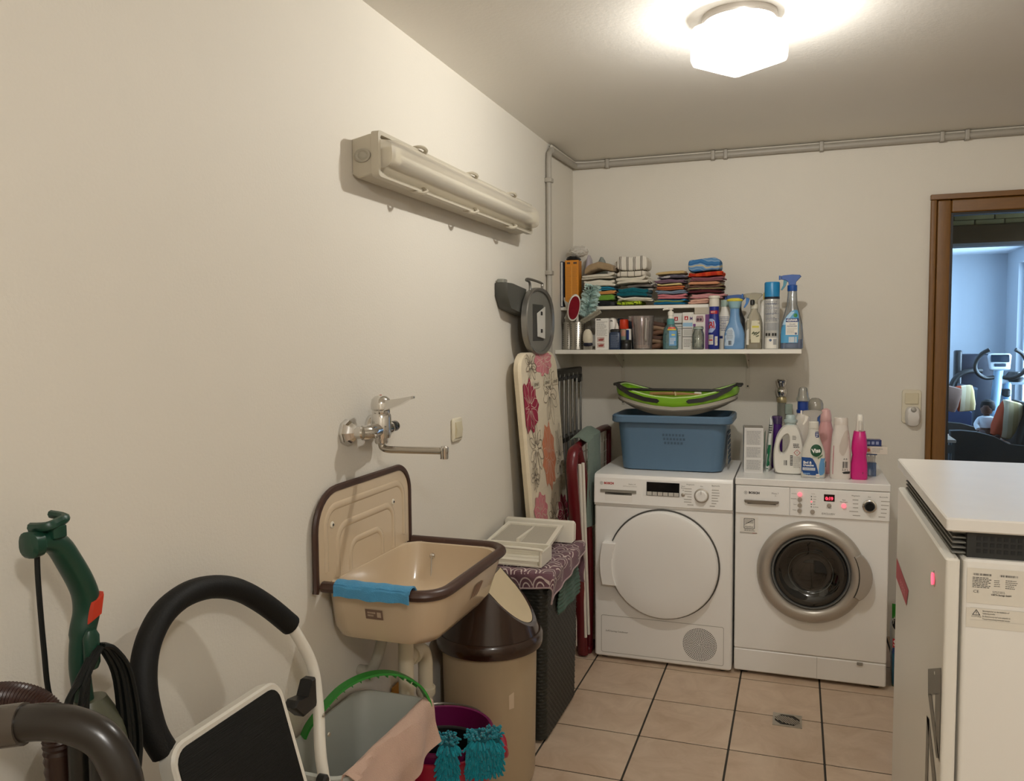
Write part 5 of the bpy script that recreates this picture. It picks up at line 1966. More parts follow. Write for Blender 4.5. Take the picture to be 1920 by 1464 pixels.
gp = on_w('refill_pouch', 'green and white refill pouch standing on edge beside the white carton', 1.006, 3.775, 'pouch')
b = B().secs([(0, .010, .05, 2.5, .0), (.02, .014, .055, 2.5, .002), (.11, .013, .055, 2.5, .008), (.20, .010, .052, 2.5, .014), (.225, .006, .05, 3, .014), (.24, .004, .046, 3, .012)], 28)
b.out('pouch', M('pouch_white', '#d8dbd6', .35), gp)
PS = [(0, .010, .05, 2.5, .0), (.02, .014, .055, 2.5, .002), (.11, .013, .055, 2.5, .008), (.20, .010, .052, 2.5, .014), (.225, .006, .05, 3, .014)]
decal(gp, 'green_print', [(.012, -.009, .011), (.03, -.010, .014), (.09, -.004, .018), (.12, -.003, .019)], front(PS), M('pouch_green', '#0f6a45', .35), 5)
b = B().grid(lambda u, v: (-.0145 + .0035 * v, -.05 + .1 * u, .012 + .16 * v), 6, 4, .0012)
b.out('side_panel', M('pouch_green', '#0f6a45', .35), gp)
fine_print(gp, front(PS, .0012), .006, .02, .17, .21, 4, ink, .6, 3)

pb = on_w('purple_bottle', 'purple bottle standing behind the white detergent jug', 1.043, 3.86)
PU = [(0, .022, .022, 2.6), (.01, .025, .025, 2.6), (.17, .025, .025, 2.6), (.2, .021, .021, 2.4), (.225, .021, .021, 2.2)]
B().secs(PU, 28).out('bottle', M('purple_plastic', '#4a2170', .25), pb)
B().secs([(.2, .023, .023, 2.4), (.232, .023, .023, 2.4), (.236, .019, .019, 2.2)], 24).out('cap', CLEAR('purple_cap', '#9a7fc0', .3, .1, .3, '#8e6fb5'), pb)

# handled white detergent jug (flat front with a hole for the hand)
dj = on_w('detergent_jug', 'white detergent jug with hand hole and pale cap, left of the lever spray bottle', 1.096, 3.71)
wj = M('jug_white', '#dedbd2', .32)


def holed_panel(name, outline, hole, d, mat, t, ch=.012):
    """jug body: outline with a hole, rounded towards front and back"""
    n = len(outline)
    b = B()
    cx = sum(p_[0] for p_ in outline) / n
    cz = sum(p_[1] for p_ in outline) / n
    def ins(pts, k, c):
        return [(c[0] + (p_[0] - c[0]) * k[0], c[1] + (p_[1] - c[1]) * k[1]) for p_ in pts]
    hc_ = (sum(p_[0] for p_ in hole) / n, sum(p_[1] for p_ in hole) / n)
    O1 = ins(outline, (.9, .95), (cx, cz))
    H1 = ins(hole, (1.28, 1.18), hc_)
    seq = [(outline, 0), (outline, -d * .55), (O1, -d), (H1, -d), (hole, -d * .7), (hole, d * .7), (H1, d), (O1, d), (outline, d * .55), (outline, 0)]
    b.loft([[(p_[0], y, p_[1]) for p_ in q] for q, y in seq], False, False)
    return b.out(name, mat, t, ang=50)


def resample(pts, n, start_angle_center=None):
    P_ = [Vector((p_[0], p_[1], 0)) for p_ in pts]
    P_.append(P_[0])
    L_ = [0]
    for a, c in zip(P_, P_[1:]):
        L_.append(L_[-1] + (c - a).length)
    out = []
    for k in range(n):
        t = L_[-1] * k / n
        i = max(j for j in range(len(L_) - 1) if L_[j] <= t)
        q = P_[i].lerp(P_[i + 1], (t - L_[i]) / max(1e-9, L_[i + 1] - L_[i]))
        out.append((q.x, q.y))
    return out


JO = [tuple(p_[:2]) for p_ in smooth_path([(-.035, .0, 0), (.05, .0, 0), (.064, .01, 0), (.066, .07, 0), (.062, .12, 0), (.05, .175, 0), (.035, .208, 0), (.022, .214, 0), (-.01, .214, 0), (-.03, .2, 0), (-.05, .165, 0), (-.062, .11, 0), (-.064, .06, 0), (-.058, .012, 0)], 5, True)]
HOr = [tuple(p_[:2]) for p_ in smooth_path([(-.034, .092, 0), (-.022, .09, 0), (-.010, .105, 0), (.0, .14, 0), (-.004, .168, 0), (-.016, .168, 0), (-.032, .145, 0), (-.038, .115, 0)], 5, True)]
def polar(pts, c, n=48):
    out = []
    m = len(pts)
    for k in range(n):
        a = 2 * PI * k / n
        d = (cos(a), sin(a))
        best = 0
        for i in range(m):
            p_, q = pts[i], pts[(i + 1) % m]
            ex, ez = q[0] - p_[0], q[1] - p_[1]
            den = d[0] * ez - d[1] * ex
            if abs(den) < 1e-12:
                continue
            s_ = ((p_[0] - c[0]) * ez - (p_[1] - c[1]) * ex) / den
            w = ((p_[0] - c[0]) * d[1] - (p_[1] - c[1]) * d[0]) / den
            if s_ > 0 and -1e-6 <= w <= 1 + 1e-6:
                best = max(best, s_)
        out.append((c[0] + best * d[0], c[1] + best * d[1]))
    return out
hcen = (-.018, .128)
b_ = holed_panel('jug', polar(JO, hcen, 64), polar(HOr, hcen, 64), .036, wj, dj)
B().lathe([(.024, .208), (.024, .222), (.028, .223), (.028, .234), (.022, .236), (.02, .252), (.016, .256)], 26, (.006, 0, 0)).out('cap', M('cap_pale_aqua', '#a9b8b6', .35), dj)
fj = plane_y(-.0368)
barcode(dj, fj, -.02, -.006, .04, .062, ink, 4, 9)
B().poly([fj(.006, .04), fj(.017, .04), fj(.017, .084), fj(.006, .084)]).out('black_panel', ink, dj)
fine_print(dj, plane_y(-.0373), .007, .016, .042, .082, 6, ink_white, .4, 9)
fine_print(dj, fj, .02, .05, .03, .08, 9, ink_light, .5, 10)
b = B()
def diamond(cu, cv, r0, r1):
    b = B()
    o_ = [(cu, cv - r0), (cu + r0, cv), (cu, cv + r0), (cu - r0, cv)]
    i_ = [(cu, cv - r1), (cu + r1, cv), (cu, cv + r1), (cu - r1, cv)]
    return b.loft([[fj(*q) for q in o_], [fj(*q) for q in i_]], False, False)
diamond(.034, .096, .014, .0115).out('hazard_diamond', ink_red, dj)
lettering(dj, '!', fj, .034, .0955, .014, ink)
fine_print(dj, fj, .018, .046, .116, .136, 3, ink, .55, 12)
fine_print(dj, fj, .014, .03, .150, .170, 3, ink_grey, .5, 13)

# white bottle with blue collar and clear measuring cap behind
d2 = on_w('detergent_bottle', 'white handled bottle with blue collar and clear dosing cap, behind the spray bottles', 1.152, 3.83)
B().secs([(0, .05, .035, 3), (.01, .055, .038, 3), (.14, .052, .037, 2.8), (.21, .040, .033, 2.4), (.245, .026, .026, 2), (.255, .024, .024, 2)], 30).out('bottle', M('bottle_cream_white', '#d6cfc4', .35), d2)
B().lathe([(.027, .255), (.027, .268), (.023, .27), (.023, .305), (.02, .307)], 24).out('collar', M('collar_blue', '#1c3b86', .3), d2)
B().lathe([(.027, .306), (.0285, .308), (.0275, .322), (.024, .323), (.0185, .362), (.014, .368), (.001, .370)], 24).out('dosing_cap', CLEAR('clear_cap', '#eef0ee', .3, .08, .14, '#e9e9e4'), d2)
d3 = on_w('dosing_bottle', 'bottle with a frosted dome cap over a blue neck, behind the lever spray', 1.205, 3.905)
B().secs([(0, .036, .032, 2.6), (.01, .04, .035, 2.6), (.2, .038, .034, 2.6), (.25, .024, .022, 2), (.262, .022, .022, 2)], 26).out('bottle', M('bottle_blue', '#3d5f9c', .3), d3)
B().lathe([(.034, .258), (.035, .262), (.034, .29), (.028, .306), (.015, .315), (.001, .317)], 26).out('dome_cap', CLEAR('frosted_cap', '#e8e6e0', .2, .15, .45, '#cfcabd'), d3)

# pink softener behind
ps = on_w('softener_bottle', 'pink translucent softener bottle behind the lever spray bottle', 1.246, 3.765)
PKS = [(0, .034, .028, 2.6), (.01, .038, .03, 2.6), (.10, .037, .03, 2.6), (.19, .030, .027, 2.4), (.225, .022, .022, 2.2)]
B().secs(PKS, 28).out('bottle', M('pink_plastic', '#cf9a98', .3), ps)
B().lathe([(.023, .225), (.024, .23), (.022, .255), (.017, .275), (.006, .282)], 22).out('cap', M('pink_cap', '#d2a7a4', .3), ps)
B().poly([front(PKS)(u, v) for u, v in ((.0, .03), (.028, .03), (.028, .055), (.0, .055))]).out('black_print', ink, ps)

# bathroom spray
vs = on_w('spray_bottle', 'white trigger spray with green oval logo and blue label, frontmost on the washing machine', 1.194, 3.625)
VSC = [(0, .044, .022, 3.5), (.006, .048, .026, 3.5), (.07, .0485, .026, 3.2), (.11, .046, .026, 3), (.14, .036, .024, 2.6), (.165, .027, .021, 2.3), (.19, .021, .019, 2.1), (.212, .019, .018, 2)]
B().secs(VSC, 36).out('bottle', M('bottle_pearl', '#cfcbc1', .3), vs)
B().lathe([(.02, .21), (.0205, .213), (.0205, .235), (.018, .238)], 22).out('collar', M('collar_white', '#dcd8cd', .35), vs)
clr = CLEAR('clear_head', '#f4f2ec', .4, .1, .45, '#efeae0')
trigger_head(vs, .236, .86, clr, white_pl, white_pl)
fv = front(VSC, .0008)
fv2 = front(VSC, .0014)
fv3 = front(VSC, .0020)
decal(vs, 'blue_label', [(.004, -.044, .024), (.03, -.0455, .02), (.06, -.046, .012), (.084, -.046, -.002), (.088, -.046, -.012)], fv, M('label_blue', '#1f4a87', .35), 10)
decal(vs, 'side_label', [(.004, .026, .044), (.03, .022, .0455), (.06, .024, .046), (.086, .03, .046)], fv, M('label_light_blue', '#5d90bd', .35), 6)
decal(vs, 'logo_oval', oval_rows(.011, .118, .0225, .026, 14), fv2, M('oval_green', '#0f4a2e', .35), 10)
lettering(vs, 'Viss', fv3, .011, .117, .0235, ink_white, 'CENTER', .14, .9, .0010)
lettering(vs, 'Classic', fv, .008, .0895, .008, M('ink_leaf', '#5e8a4c', .5))
lettering(vs, 'Bad &', fv2, -.039, .067, .0135, ink_white, 'LEFT', 0, 1, .0005)
lettering(vs, 'Dusche', fv2, -.039, .0555, .0135, ink_white, 'LEFT', 0, 1, .0005)
decal(vs, 'white_strip', rect_rows(-.041, .008, .034, .045, 1), fv2, paper, 6)
fine_print(vs, fv3, -.038, .006, .036, .043, 2, ink_blue, .5, 3)
fine_print(vs, fv2, -.038, -.005, .016, .024, 1, M('pale_blue_ink', '#8fb3d6', .5), .5, 5)
decal(vs, 'blue_badge', [(.172, .010, .0215), (.178, .006, .021), (.19, .006, .0195), (.196, .008, .019)], fv, ink_navy, 4)
fine_print(vs, fv2, .009, .018, .174, .194, 3, ink_white, .5, 7)
decal(vs, 'red_note', rect_rows(.012, .026, .004, .02, 1), fv2, paper, 3)
lettering(vs, 'neu', fv3, .019, .013, .008, ink_red)
for k in range(3):
    B().poly([fv2(.018 + .006 * k, .082 + .004 * k), fv2(.022 + .007 * k, .084 + .006 * k), fv2(.024 + .006 * k, .095 + .004 * k), fv2(.019 + .006 * k, .09 + .004 * k)]).out('leaf_print', M('leaf_print', '#3f6b3a', .5), vs)

# white fabric softener
sf = on_w('softener_bottle', 'tall pearl white softener bottle with a moulded oval, left of the pink spray', 1.301, 3.64)
SF = [(0, .036, .028, 3.2), (.006, .041, .031, 3.2), (.06, .041, .031, 3), (.12, .039, .03, 2.8), (.18, .034, .028, 2.6), (.222, .027, .025, 2.4), (.226, .027, .025, 2.4)]
B().secs(SF, 34).out('bottle', M('bottle_pearl_white', '#d9d1c9', .26), sf)
B().secs([(.226, .028, .026, 2.4), (.25, .027, .025, 2.4), (.256, .024, .022, 2.4)], 28).out('cap', M('cap_pearl', '#cfc5bb', .3), sf)
ffs = front(SF, .0012)
decal(sf, 'moulded_oval', [(v, a, c) for v, a, c in ((.10, .004, .012), (.115, -.006, .02), (.14, -.006, .028), (.17, .002, .032), (.195, .012, .031), (.205, .02, .027))], ffs, M('oval_shade', '#c4b8ae', .2), 8)
barcode(sf, front(SF, .0012), .008, .028, .048, .075, ink, 6, 10)
lettering(sf, '2,0 L', ffs, .018, .040, .013, ink)
decal(sf, 'red_stripe', [(.02, -.031, -.029), (.1, -.030, -.027), (.14, -.028, -.026)], ffs, M('stripe_pink', '#b4606a', .5), 2)
decal(sf, 'dark_foot_print', [(.024, .012, .036), (.03, .006, .037), (.034, .02, .037)], ffs, ink, 4)
lettering(sf, 'A B', ffs, .018, .085, .010, ink)

# hot pink spray seen from the side of the lever
hp2 = on_w('spray_bottle', 'hot pink spray bottle with narrow white head, rightmost bottle on the washing machine', 1.374, 3.65)
HP = [(0, .030, .03, 4), (.006, .033, .033, 4), (.06, .032, .033, 4), (.10, .027, .03, 3.2), (.125, .031, .032, 3.2), (.155, .029, .031, 3), (.185, .025, .028, 2.6), (.2, .022, .024, 2.4)]
B().secs(HP, 34).out('bottle', M('hot_pink', '#c81d78', .25, 0, .05), hp2)
B().secs([(.2, .016, .02, 2.6), (.212, .016, .021, 2.6), (.235, .014, .022, 3), (.262, .014, .026, 3), (.27, .011, .022, 2.5)], 22).out('spray_head', white_pl, hp2)
B().rbox(-.006, .006, -.034, -.02, .205, .245, .003, 2).out('trigger', M('trigger_grey_white', '#cfcac1', .4), hp2)
B().poly([front(HP)(u, v) for u, v in ((.012, .026), (.028, .026), (.028, .033), (.012, .033))]).out('black_print', ink, hp2)

# little boxes at the right
cl = on_w('clip_box', 'small clear blue box of white sticks behind the hot pink spray', 1.425, 3.745, 'box')
B().rbox(-.025, .022, -.02, .02, 0, .058, .002, 2).out('tray', CLEAR('clear_blue_tray', '#7ea6d6', .3, .08, .35, '#5f8cc4'), cl)
for k in range(7):
    B().box(-.02 + k * .006, -.0165 + k * .006, -.006, .006, .004, .09 - .004 * (k % 3)).out('stick', M('stick_pale', '#bfb9ae', .5), cl)
B().rbox(-.026, .024, -.022, .022, .091, .0945, .001, 1).out('lid', CLEAR('clear_blue_tray', '#7ea6d6'), cl)
bx1 = thing('medicine_box', 'flat white carton with an orange mark lying on the clear blue box', 'box', (1.442, 3.75, .848 + .0955), math.radians(-4))
B().rbox(-.045, .048, -.025, .025, 0, .032, .0008, 1, .0004).out('carton', M('carton_cream', '#d8cfc0', .5), bx1)
decal(bx1, 'orange_mark', oval_rows(-.028, .016, .010, .008), plane_y(-.0256), M('orange_mark', '#d0683e', .5), 4)
fine_print(bx1, plane_y(-.0256), -.01, .03, .006, .026, 3, ink_light, .5, 4)
bx2 = thing('medicine_box', 'small navy blue carton on top of the flat white carton', 'box', (1.43, 3.75, .848 + .1285), math.radians(5))
B().rbox(-.03, .034, -.022, .022, 0, .026, .0008, 1, .0004).out('carton', M('carton_navy', '#1d2f66', .4), bx2)
for k in range(3):
    decal(bx2, 'pale_print', rect_rows(-.022 + .017 * k, -.011 + .017 * k, .007, .020, 1), plane_y(-.0226), M('navy_print', '#8d97b5', .5), 2)

# ================================================================ LOWER SHELF ITEMS
LZ = SZ
def on_s(name, label, x, y, cat='bottle', rz=0, group=None):
    return thing(name, label, cat, (x, y, LZ), rz, group)


# perforated steel cutlery drainers
for i, (x, lab, n_) in enumerate(((.095, 'perforated steel utensil holder, right one at the left end of the lower shelf', 0), (.035, 'perforated steel utensil holder, left one against the wall', 1))):
    t = on_s('utensil_holder', lab, x, 3.925 + .06 * n_, 'utensil holder')
    R_ = .037 if not n_ else .034
    B().lathe([(R_ - .002, 0), (R_, .002), (R_, .136), (R_ - .0015, .138), (R_ - .003, .136), (R_ - .003, .004)], 36).out('holder', steel, t)
    hb = B().lathe([(.0024, 0), (.0023, .0)], 8, axis='x').mesh('hole', black_pl)
    for r_ in range(11):
        for k in range(16):
            if k % 4 == 3:
                continue
            a = 2 * PI * k / 16 + .1
            if cos(a + PI / 2 - .35) < -.25:
                continue
            o = bpy.data.objects.new('hole', hb)
            COL.objects.link(o)
            o.parent = t
            o.location = ((R_ + .0004) * cos(a), (R_ + .0004) * sin(a), .02 + r_ * .0105)
            o.rotation_euler = (0, 0, a)
rs = on_s('red_spatula', 'red handled tool standing at the left wall behind the steel utensil holders', .02, 4.04, 'tool')
B().rbox(-.008, .008, -.004, .004, 0, .14, .003).out('handle', M('tool_red', '#8d1420', .4), rs)
fnl = thing('funnel', 'white plastic funnel leaning in the left corner above the steel utensil holder', 'funnel', (.036, 3.975, 1.535))
b = B().lathe([(.006, 0), (.007, .035), (.012, .045), (.048, .09), (.05, .096), (.047, .094), (.010, .05), (.005, .03)], 28)
b.xf(Matrix.Translation((-.018, 0, .005)) @ Matrix.Rotation(.5, 4, 'Y') @ Matrix.Rotation(.2, 4, 'X'))
b.out('funnel', M('funnel_white', '#d2cfc6', .35), fnl)
cup = thing('paper_packet', 'pale packet of wooden sticks standing in the left steel utensil holder', 'packet', (.037, 3.98, 1.39))
B().rbox(-.02, .02, -.012, .012, 0, .165, .003).out('packet', M('packet_pale', '#b5afa2', .6), cup)
for k in range(5):
    B().box(-.015 + k * .007, -.012 + k * .007, -.003, .003, .16, .18 + .004 * (k % 2)).out('stick', M('stick_wood', '#b99f76', .7), cup)

# brushes standing in the steel holder
sb = thing('scrubbing_pad', 'dark red oval scrubbing pad with a white rim leaning out of the steel utensil holder', 'brush', (.087, 3.895, 1.525))
b = B()
n = 40
MM = Matrix.Translation((0, -.01, .066)) @ Matrix.Rotation(math.radians(10), 4, 'Y') @ Matrix.Rotation(math.radians(22), 4, 'Z')
def ovl(k, y):
    return [(.030 * k * cos(2 * PI * i / n), y, .067 * k * math.copysign(abs(sin(2 * PI * i / n)) ** .85, sin(2 * PI * i / n))) for i in range(n)]
b.loft([ovl(.9, .012), ovl(1, .008), ovl(1, -.006), ovl(.96, -.010), ovl(.84, -.0105)]).xf(MM)
b.out('rim', M('brush_white', '#d3cdc2', .4), sb)
b = B().loft([ovl(.86, -.009), ovl(.84, -.016), ovl(.7, -.019)]).xf(MM)
b.out('red_pad', CLOTH('red_pad', '#7a0f1e', .9, 400), sb)
b = B().tube(smooth_path([(.01, .0, .05), (.012, .012, .0), (.012, .024, -.12)], 5), .007, 8)
b.out('handle', M('brush_white', '#d3cdc2', .4), sb)
du = thing('feather_duster', 'pale aqua fluffy hand duster leaning above the red pad', 'duster', (.13, 3.95, 1.53))
r3 = random.Random(2)
b = B()
ax0, ax1 = Vector((.0, 0, .01)), Vector((.045, -.03, .165))
for k in range(620):
    t = r3.random() ** .85
    p_ = ax0.lerp(ax1, t)
    a = r3.uniform(0, 2 * PI)
    side = Vector((cos(a), .6 * sin(a), -.25 * cos(a) + .2)).normalized()
    L_ = r3.uniform(.024, .052) * (1 - .3 * abs(t - .5))
    e1 = p_ + side * L_ * .55
    e2 = p_ + side * L_ + Vector((0, 0, r3.uniform(-.006, .006)))
    w = Vector((r3.uniform(-1, 1), r3.uniform(-1, 1), r3.uniform(-1, 1))).normalized() * .0042
    b.poly([p_ - w, p_ + w, e1 + w * 1.3, e1 - w * 1.3])
    b.poly([e1 - w * 1.3, e1 + w * 1.3, e2 + w * .6, e2 - w * .6])
o = b.out('fluff', M('duster_aqua', '#c3dbd6', .8, 0, .12), du)
o['kind'] = 'stuff'
B().tube([ax0 - (ax1 - ax0) * .35, ax0, ax1], .005, 8).out('stem', M('duster_stem', '#7f8c8c', .5), du)
for dx in (-.008, .008):
    B().rbox(dx + .028, dx + .034, -.066, -.06, .148, .16, .001, 1).out('prong', black_pl, du)
bbr = thing('bottle_brush', 'small cream bristle brush lying aslant below the aqua duster', 'brush', (.165, 3.905, 1.54))
A0, A1 = Vector((-.045, 0, -.02)), Vector((.05, -.005, .034))
B().tube([A0 - (A1 - A0) * .5, A0, A1], .0035, 6).out('wire_stem', steel, bbr)
b = B()
dirA = (A1 - A0).normalized()
u_ = dirA.cross(Vector((0, 1, 0))).normalized()
w_ = dirA.cross(u_)
for k in range(26):
    for j in range(9):
        a = 2 * PI * j / 9 + k
        p_ = A0.lerp(A1, k / 25)
        b.tube([p_, p_ + (u_ * cos(a) + w_ * sin(a)) * .014], .0007, 3)
o = b.out('bristles', M('bristle_cream', '#bdb7a4', .7), bbr)
o['kind'] = 'stuff'

nb = on_s('hand_brush', 'dark blue brush wrapped in a crumpled white cloth beside the white printed box', .16, 3.875, 'brush')
b = B().secs([(.018, .02, .015, 2.6), (.024, .024, .018, 2.6), (.034, .022, .017, 2.4)], 24)
b.out('brush_back', M('brush_navy', '#14182c', .4), nb)
b = B()
for k in range(9):
    for j in range(4):
        b.tube([(-.018 + k * .0045, -.01 + j * .0065, .02), (-.019 + k * .0047, -.012 + j * .0075, 0)], .0011, 4)
o = b.out('bristles', M('bristle_grey', '#a39d90', .7), nb)
o['kind'] = 'stuff'
b = B().secs([(.03, .018, .015, 2), (.045, .024, .02, 2.2), (.07, .023, .02, 2), (.09, .018, .016, 2), (.1, .009, .008, 2)], 26)
b.v = [(x + .004 * noise.noise(Vector((x, y, z)) * 70), y + .004 * noise.noise(Vector((x + 9, y, z)) * 70), z) for x, y, z in b.v]
b.out('crumpled_cloth', CLOTH('cloth_offwhite', '#cfc7b3', .5, 200), nb)

pbx = on_s('carton', 'upright white printed box with two small photographs on the lower shelf', .225, 3.915, 'box', math.radians(4))
B().rbox(-.033, .033, -.025, .025, 0, .152, .0008, 1, .0004).out('carton', M('carton_white2', '#dcd9d2', .45), pbx)
fp1 = plane_y(-.0257)
B().poly([fp1(-.028, .143), fp1(-.006, .143), fp1(-.006, .148), fp1(-.028, .148)]).out('black_heading', ink, pbx)
fine_print(pbx, fp1, -.027, .026, .066, .138, 13, ink_grey, .3, 4)
for v in (.010, .038):
    decal(pbx, 'photo_print', rect_rows(-.024, .012, v, v + .023, 1), fp1, M('photo_beige', '#b9a49a', .5, 0, .4, 90), 2)
    decal(pbx, 'photo_mark', [(v + .005, -.016, .004), (v + .012, -.018, .008), (v + .016, -.006, .010)], plane_y(-.0262), M('photo_red', '#8c3c37', .5), 3)

wbt = on_s('white_bottle', 'white bottle with a black swoosh behind the navy flask', .258, 3.985)
B().secs([(0, .02, .02, 2.4), (.004, .024, .022, 2.4), (.13, .024, .022, 2.4), (.15, .018, .018, 2), (.156, .008, .01, 2)], 24).out('bottle', white_pl, wbt)
B().tube(smooth_path([(-.012, -.0225, .135), (-.004, -.0235, .142), (.006, -.0235, .14)], 4), .0018, 5).out('swoosh_print', ink, wbt)
dpp = on_s('dropper_bottle', 'little white squeeze bottle with pointed tip behind the navy flask', .287, 3.955)
B().secs([(0, .013, .013, 2.2), (.09, .014, .014, 2.2), (.105, .009, .009), (.11, .009, .009), (.13, .003, .003)], 20).out('bottle', white_mt, dpp)
nf = on_s('navy_flask', 'flat navy blue bottle with black cap and fine white print on the lower shelf', .289, 3.905)
NF = [(0, .026, .017, 4), (.003, .028, .018, 4), (.078, .028, .018, 4), (.086, .022, .015, 3)]
B().secs(NF, 30).out('flask', M('flask_navy', '#24344e', .35), nf)
B().secs([(.086, .024, .017, 4), (.096, .024, .017, 4), (.1, .018, .012, 3)], 26).out('cap', black_pl, nf)
fine_print(nf, front(NF), -.02, .02, .01, .072, 14, M('flask_print', '#7f8ca0', .5), .3, 4)
oc = on_s('orange_cap_bottle', 'bottle with a big orange red cap behind the black lidded jar', .318, 3.975)
B().secs([(0, .018, .018, 2), (.09, .019, .019, 2), (.1, .018, .018, 2)], 24).out('bottle', M('bottle_green_grey', '#7f8c78', .35), oc)
B().lathe([(.021, .1), (.023, .104), (.0215, .145), (.017, .148)], 26).out('cap', M('cap_orange_red', '#c8391a', .35), oc)
decal(oc, 'label', rect_rows(-.016, .016, .065, .095, 1), front([(0, .018, .018, 2), (.09, .019, .019, 2), (.1, .018, .018, 2)]), M('label_salmon', '#c08a78', .5), 5)
jr = on_s('black_jar', 'small black round jar on the lower shelf', .342, 3.905, 'jar')
B().lathe([(.024, 0), (.0255, .003), (.0255, .028), (.024, .03)], 28).out('jar', black_pl, jr)
B().lathe([(.0262, .03), (.0265, .032), (.0262, .045), (.024, .047)], 28).out('lid', M('jar_lid_black', '#191918', .3), jr)
cn = on_s('slim_tube', 'slim white tube with navy lettering beside the measuring jug', .346, 3.955)
B().secs([(0, .014, .014, 2), (.098, .014, .014, 2), (.1, .013, .013, 2)], 22).out('tube', paper, cn)
decal(cn, 'navy_band', rect_rows(-.012, .004, .035, .095, 1), front([(0, .014, .014, 2), (.098, .014, .014, 2)]), ink_navy, 5)
dkb = on_s('storage_tin', 'dark blue storage tin at the back behind the measuring jug', .33, 4.09, 'tin')
B().rbox(-.06, .08, -.04, .04, 0, .14, .006).out('tin', M('tin_dark_blue', '#1b2736', .4), dkb)
B().rbox(-.062, .082, -.042, .042, .14, .155, .006).out('lid', M('tin_lid', '#2a3948', .35), dkb)
decal(dkb, 'label', rect_rows(-.03, .055, .142, .153, 1), plane_y(-.0426), M('tin_label', '#8d8f8c', .5, 0, .3, 80), 2)

mj = on_s('measuring_jug', 'clear plastic measuring jug with handle in the middle of the lower shelf', .418, 3.935, 'jug')
clearp = CLEAR('clear_plastic', '#f4eeee', .32, .05, .22, '#e6dcd6')
B().lathe([(.038, 0), (.044, .002), (.055, .158), (.057, .162), (.054, .162), (.052, .157), (.042, .006), (.001, .005)], 40).out('jug', clearp, mj)
B().tube(smooth_path([(.030, -.046, .148), (.030, -.078, .146), (.030, -.082, .13), (.027, -.078, .06), (.026, -.07, .045), (.026, -.04, .048)], 6), .0055, 8).out('handle', CLEAR('clear_handle', '#f6f2f0', .7, .04, .5, '#f2ece6'), mj)
B().secs([(.135, .01, .01, 2, -.052, 0), (.162, .014, .016, 2, -.058, 0)], 14, cap0=False, cap1=False).out('spout', clearp, mj)
B().lathe([(.041, .0055), (.0425, .02), (.001, .021)], 30).out('powder', M('powder_beige', '#b29d82', .8), mj)
lt = on_s('leather_scraps', 'heap of folded brown leather cloths behind the measuring jug', .475, 4.04, 'leather')
for k in range(6):
    b = B().secs([(0, .05, .06, 3), (.007, .056, .066, 3), (.016, .055, .064, 3), (.022, .046, .06, 3)], 26)
    rr_ = random.Random(k)
    b.v = [(x + .004 * sin(y * 60 + k) + rr_.uniform(-.003, .003), y, z + .005 * sin(x * 50 + k * 2) + .003 * sin(y * 70)) for x, y, z in b.v]
    b.xf(Matrix.Translation((.004 * (k % 3 - 1), 0, .002 + k * .0215)))
    b.out('leather_cloth', M('leather_%s' % 'abc'[k % 3], ('#6b4a35', '#8d7258', '#52382b')[k % 3], .75, 0, .15, 30, .3, 150), lt)

so = on_s('soap_dispenser', 'turquoise hand soap bottle with white pump on the lower shelf', .556, 3.905)
SO_ = [(0, .030, .02, 3), (.004, .036, .024, 3), (.06, .037, .025, 3), (.10, .032, .022, 2.6), (.118, .018, .016, 2.2), (.124, .014, .014, 2)]
B().secs(SO_, 32).out('bottle', CLEAR('soap_clear', '#9fd0d4', .3, .06, .30, '#8cc3c6'), so)
B().secs([(.003, .034, .022, 3), (.03, .0345, .0225, 3), (.0305, .033, .021, 3)], 28).out('soap', M('soap_teal', '#1f7f88', .3), so)
fso = front(SO_, .0008)
decal(so, 'label', rect_rows(-.004, .030, .018, .088, 3), fso, M('label_blue_pale', '#5f97c4', .4), 6)
fine_print(so, front(SO_, .0014), .0, .026, .024, .056, 6, ink_white, .4, 3)
decal(so, 'yellow_mark', rect_rows(.008, .024, .066, .072, 1), front(SO_, .0014), M('mark_yellow', '#d2c440', .5), 3)
decal(so, 'red_arc', [(.098, -.01, .026), (.106, -.006, .022)], front(SO_, .001), M('arc_red', '#c7492d', .4), 6)
decal(so, 'yellow_arc', [(.091, -.012, .029), (.097, -.011, .027)], front(SO_, .001), M('arc_yellow', '#d8b63c', .4), 6)
B().lathe([(.018, .118), (.018, .142), (.013, .146)], 22).out('collar', M('pump_collar_teal', '#4f8b8c', .35), so)
B().lathe([(.012, .145), (.012, .16), (.014, .161), (.014, .178), (.006, .182), (.006, .187), (.012, .188), (.012, .195), (.008, .198)], 22).out('pump', white_pl, so)
B().tube([(0, 0, .192), (-.03, -.008, .191), (-.034, -.009, .186)], .0045, 8).out('spout', white_pl, so)

def red_box(x, y, w, h, d, lab, tri):
    t = on_s('carton', lab, x, y, 'box')
    B().rbox(-w / 2, w / 2, -d / 2, d / 2, 0, h, .0008, 1, .0004).out('carton', M('carton_white3', '#d5d2cb', .45), t)
    f = plane_y(-d / 2 - .0008)
    f2 = plane_y(-d / 2 - .0013)
    decal(t, 'red_square', rect_rows(-w * .32, -w * .32 + .017, h - .036, h - .018, 1), f, M('square_red', '#b01c26', .4), 1)
    decal(t, 'emblem', [(h - .032, -w * .32 + .004, -w * .32 + .013), (h - .027, -w * .32 + .006, -w * .32 + .011), (h - .021, -w * .32 + .009, -w * .32 + .010)], f2, ink_white, 1)
    return t, f, f2
t, f, f2 = red_box(.582, 3.985, .052, .173, .05, 'white carton with a red square, behind the soap dispenser', 0)
fine_print(t, f, -.018, .022, .06, .125, 6, ink_grey, .3, 3)
B().poly([f(-.022, .122), f(.022, .122), f(.022, .126), f(-.022, .126)]).out('dark_rule', ink, t)
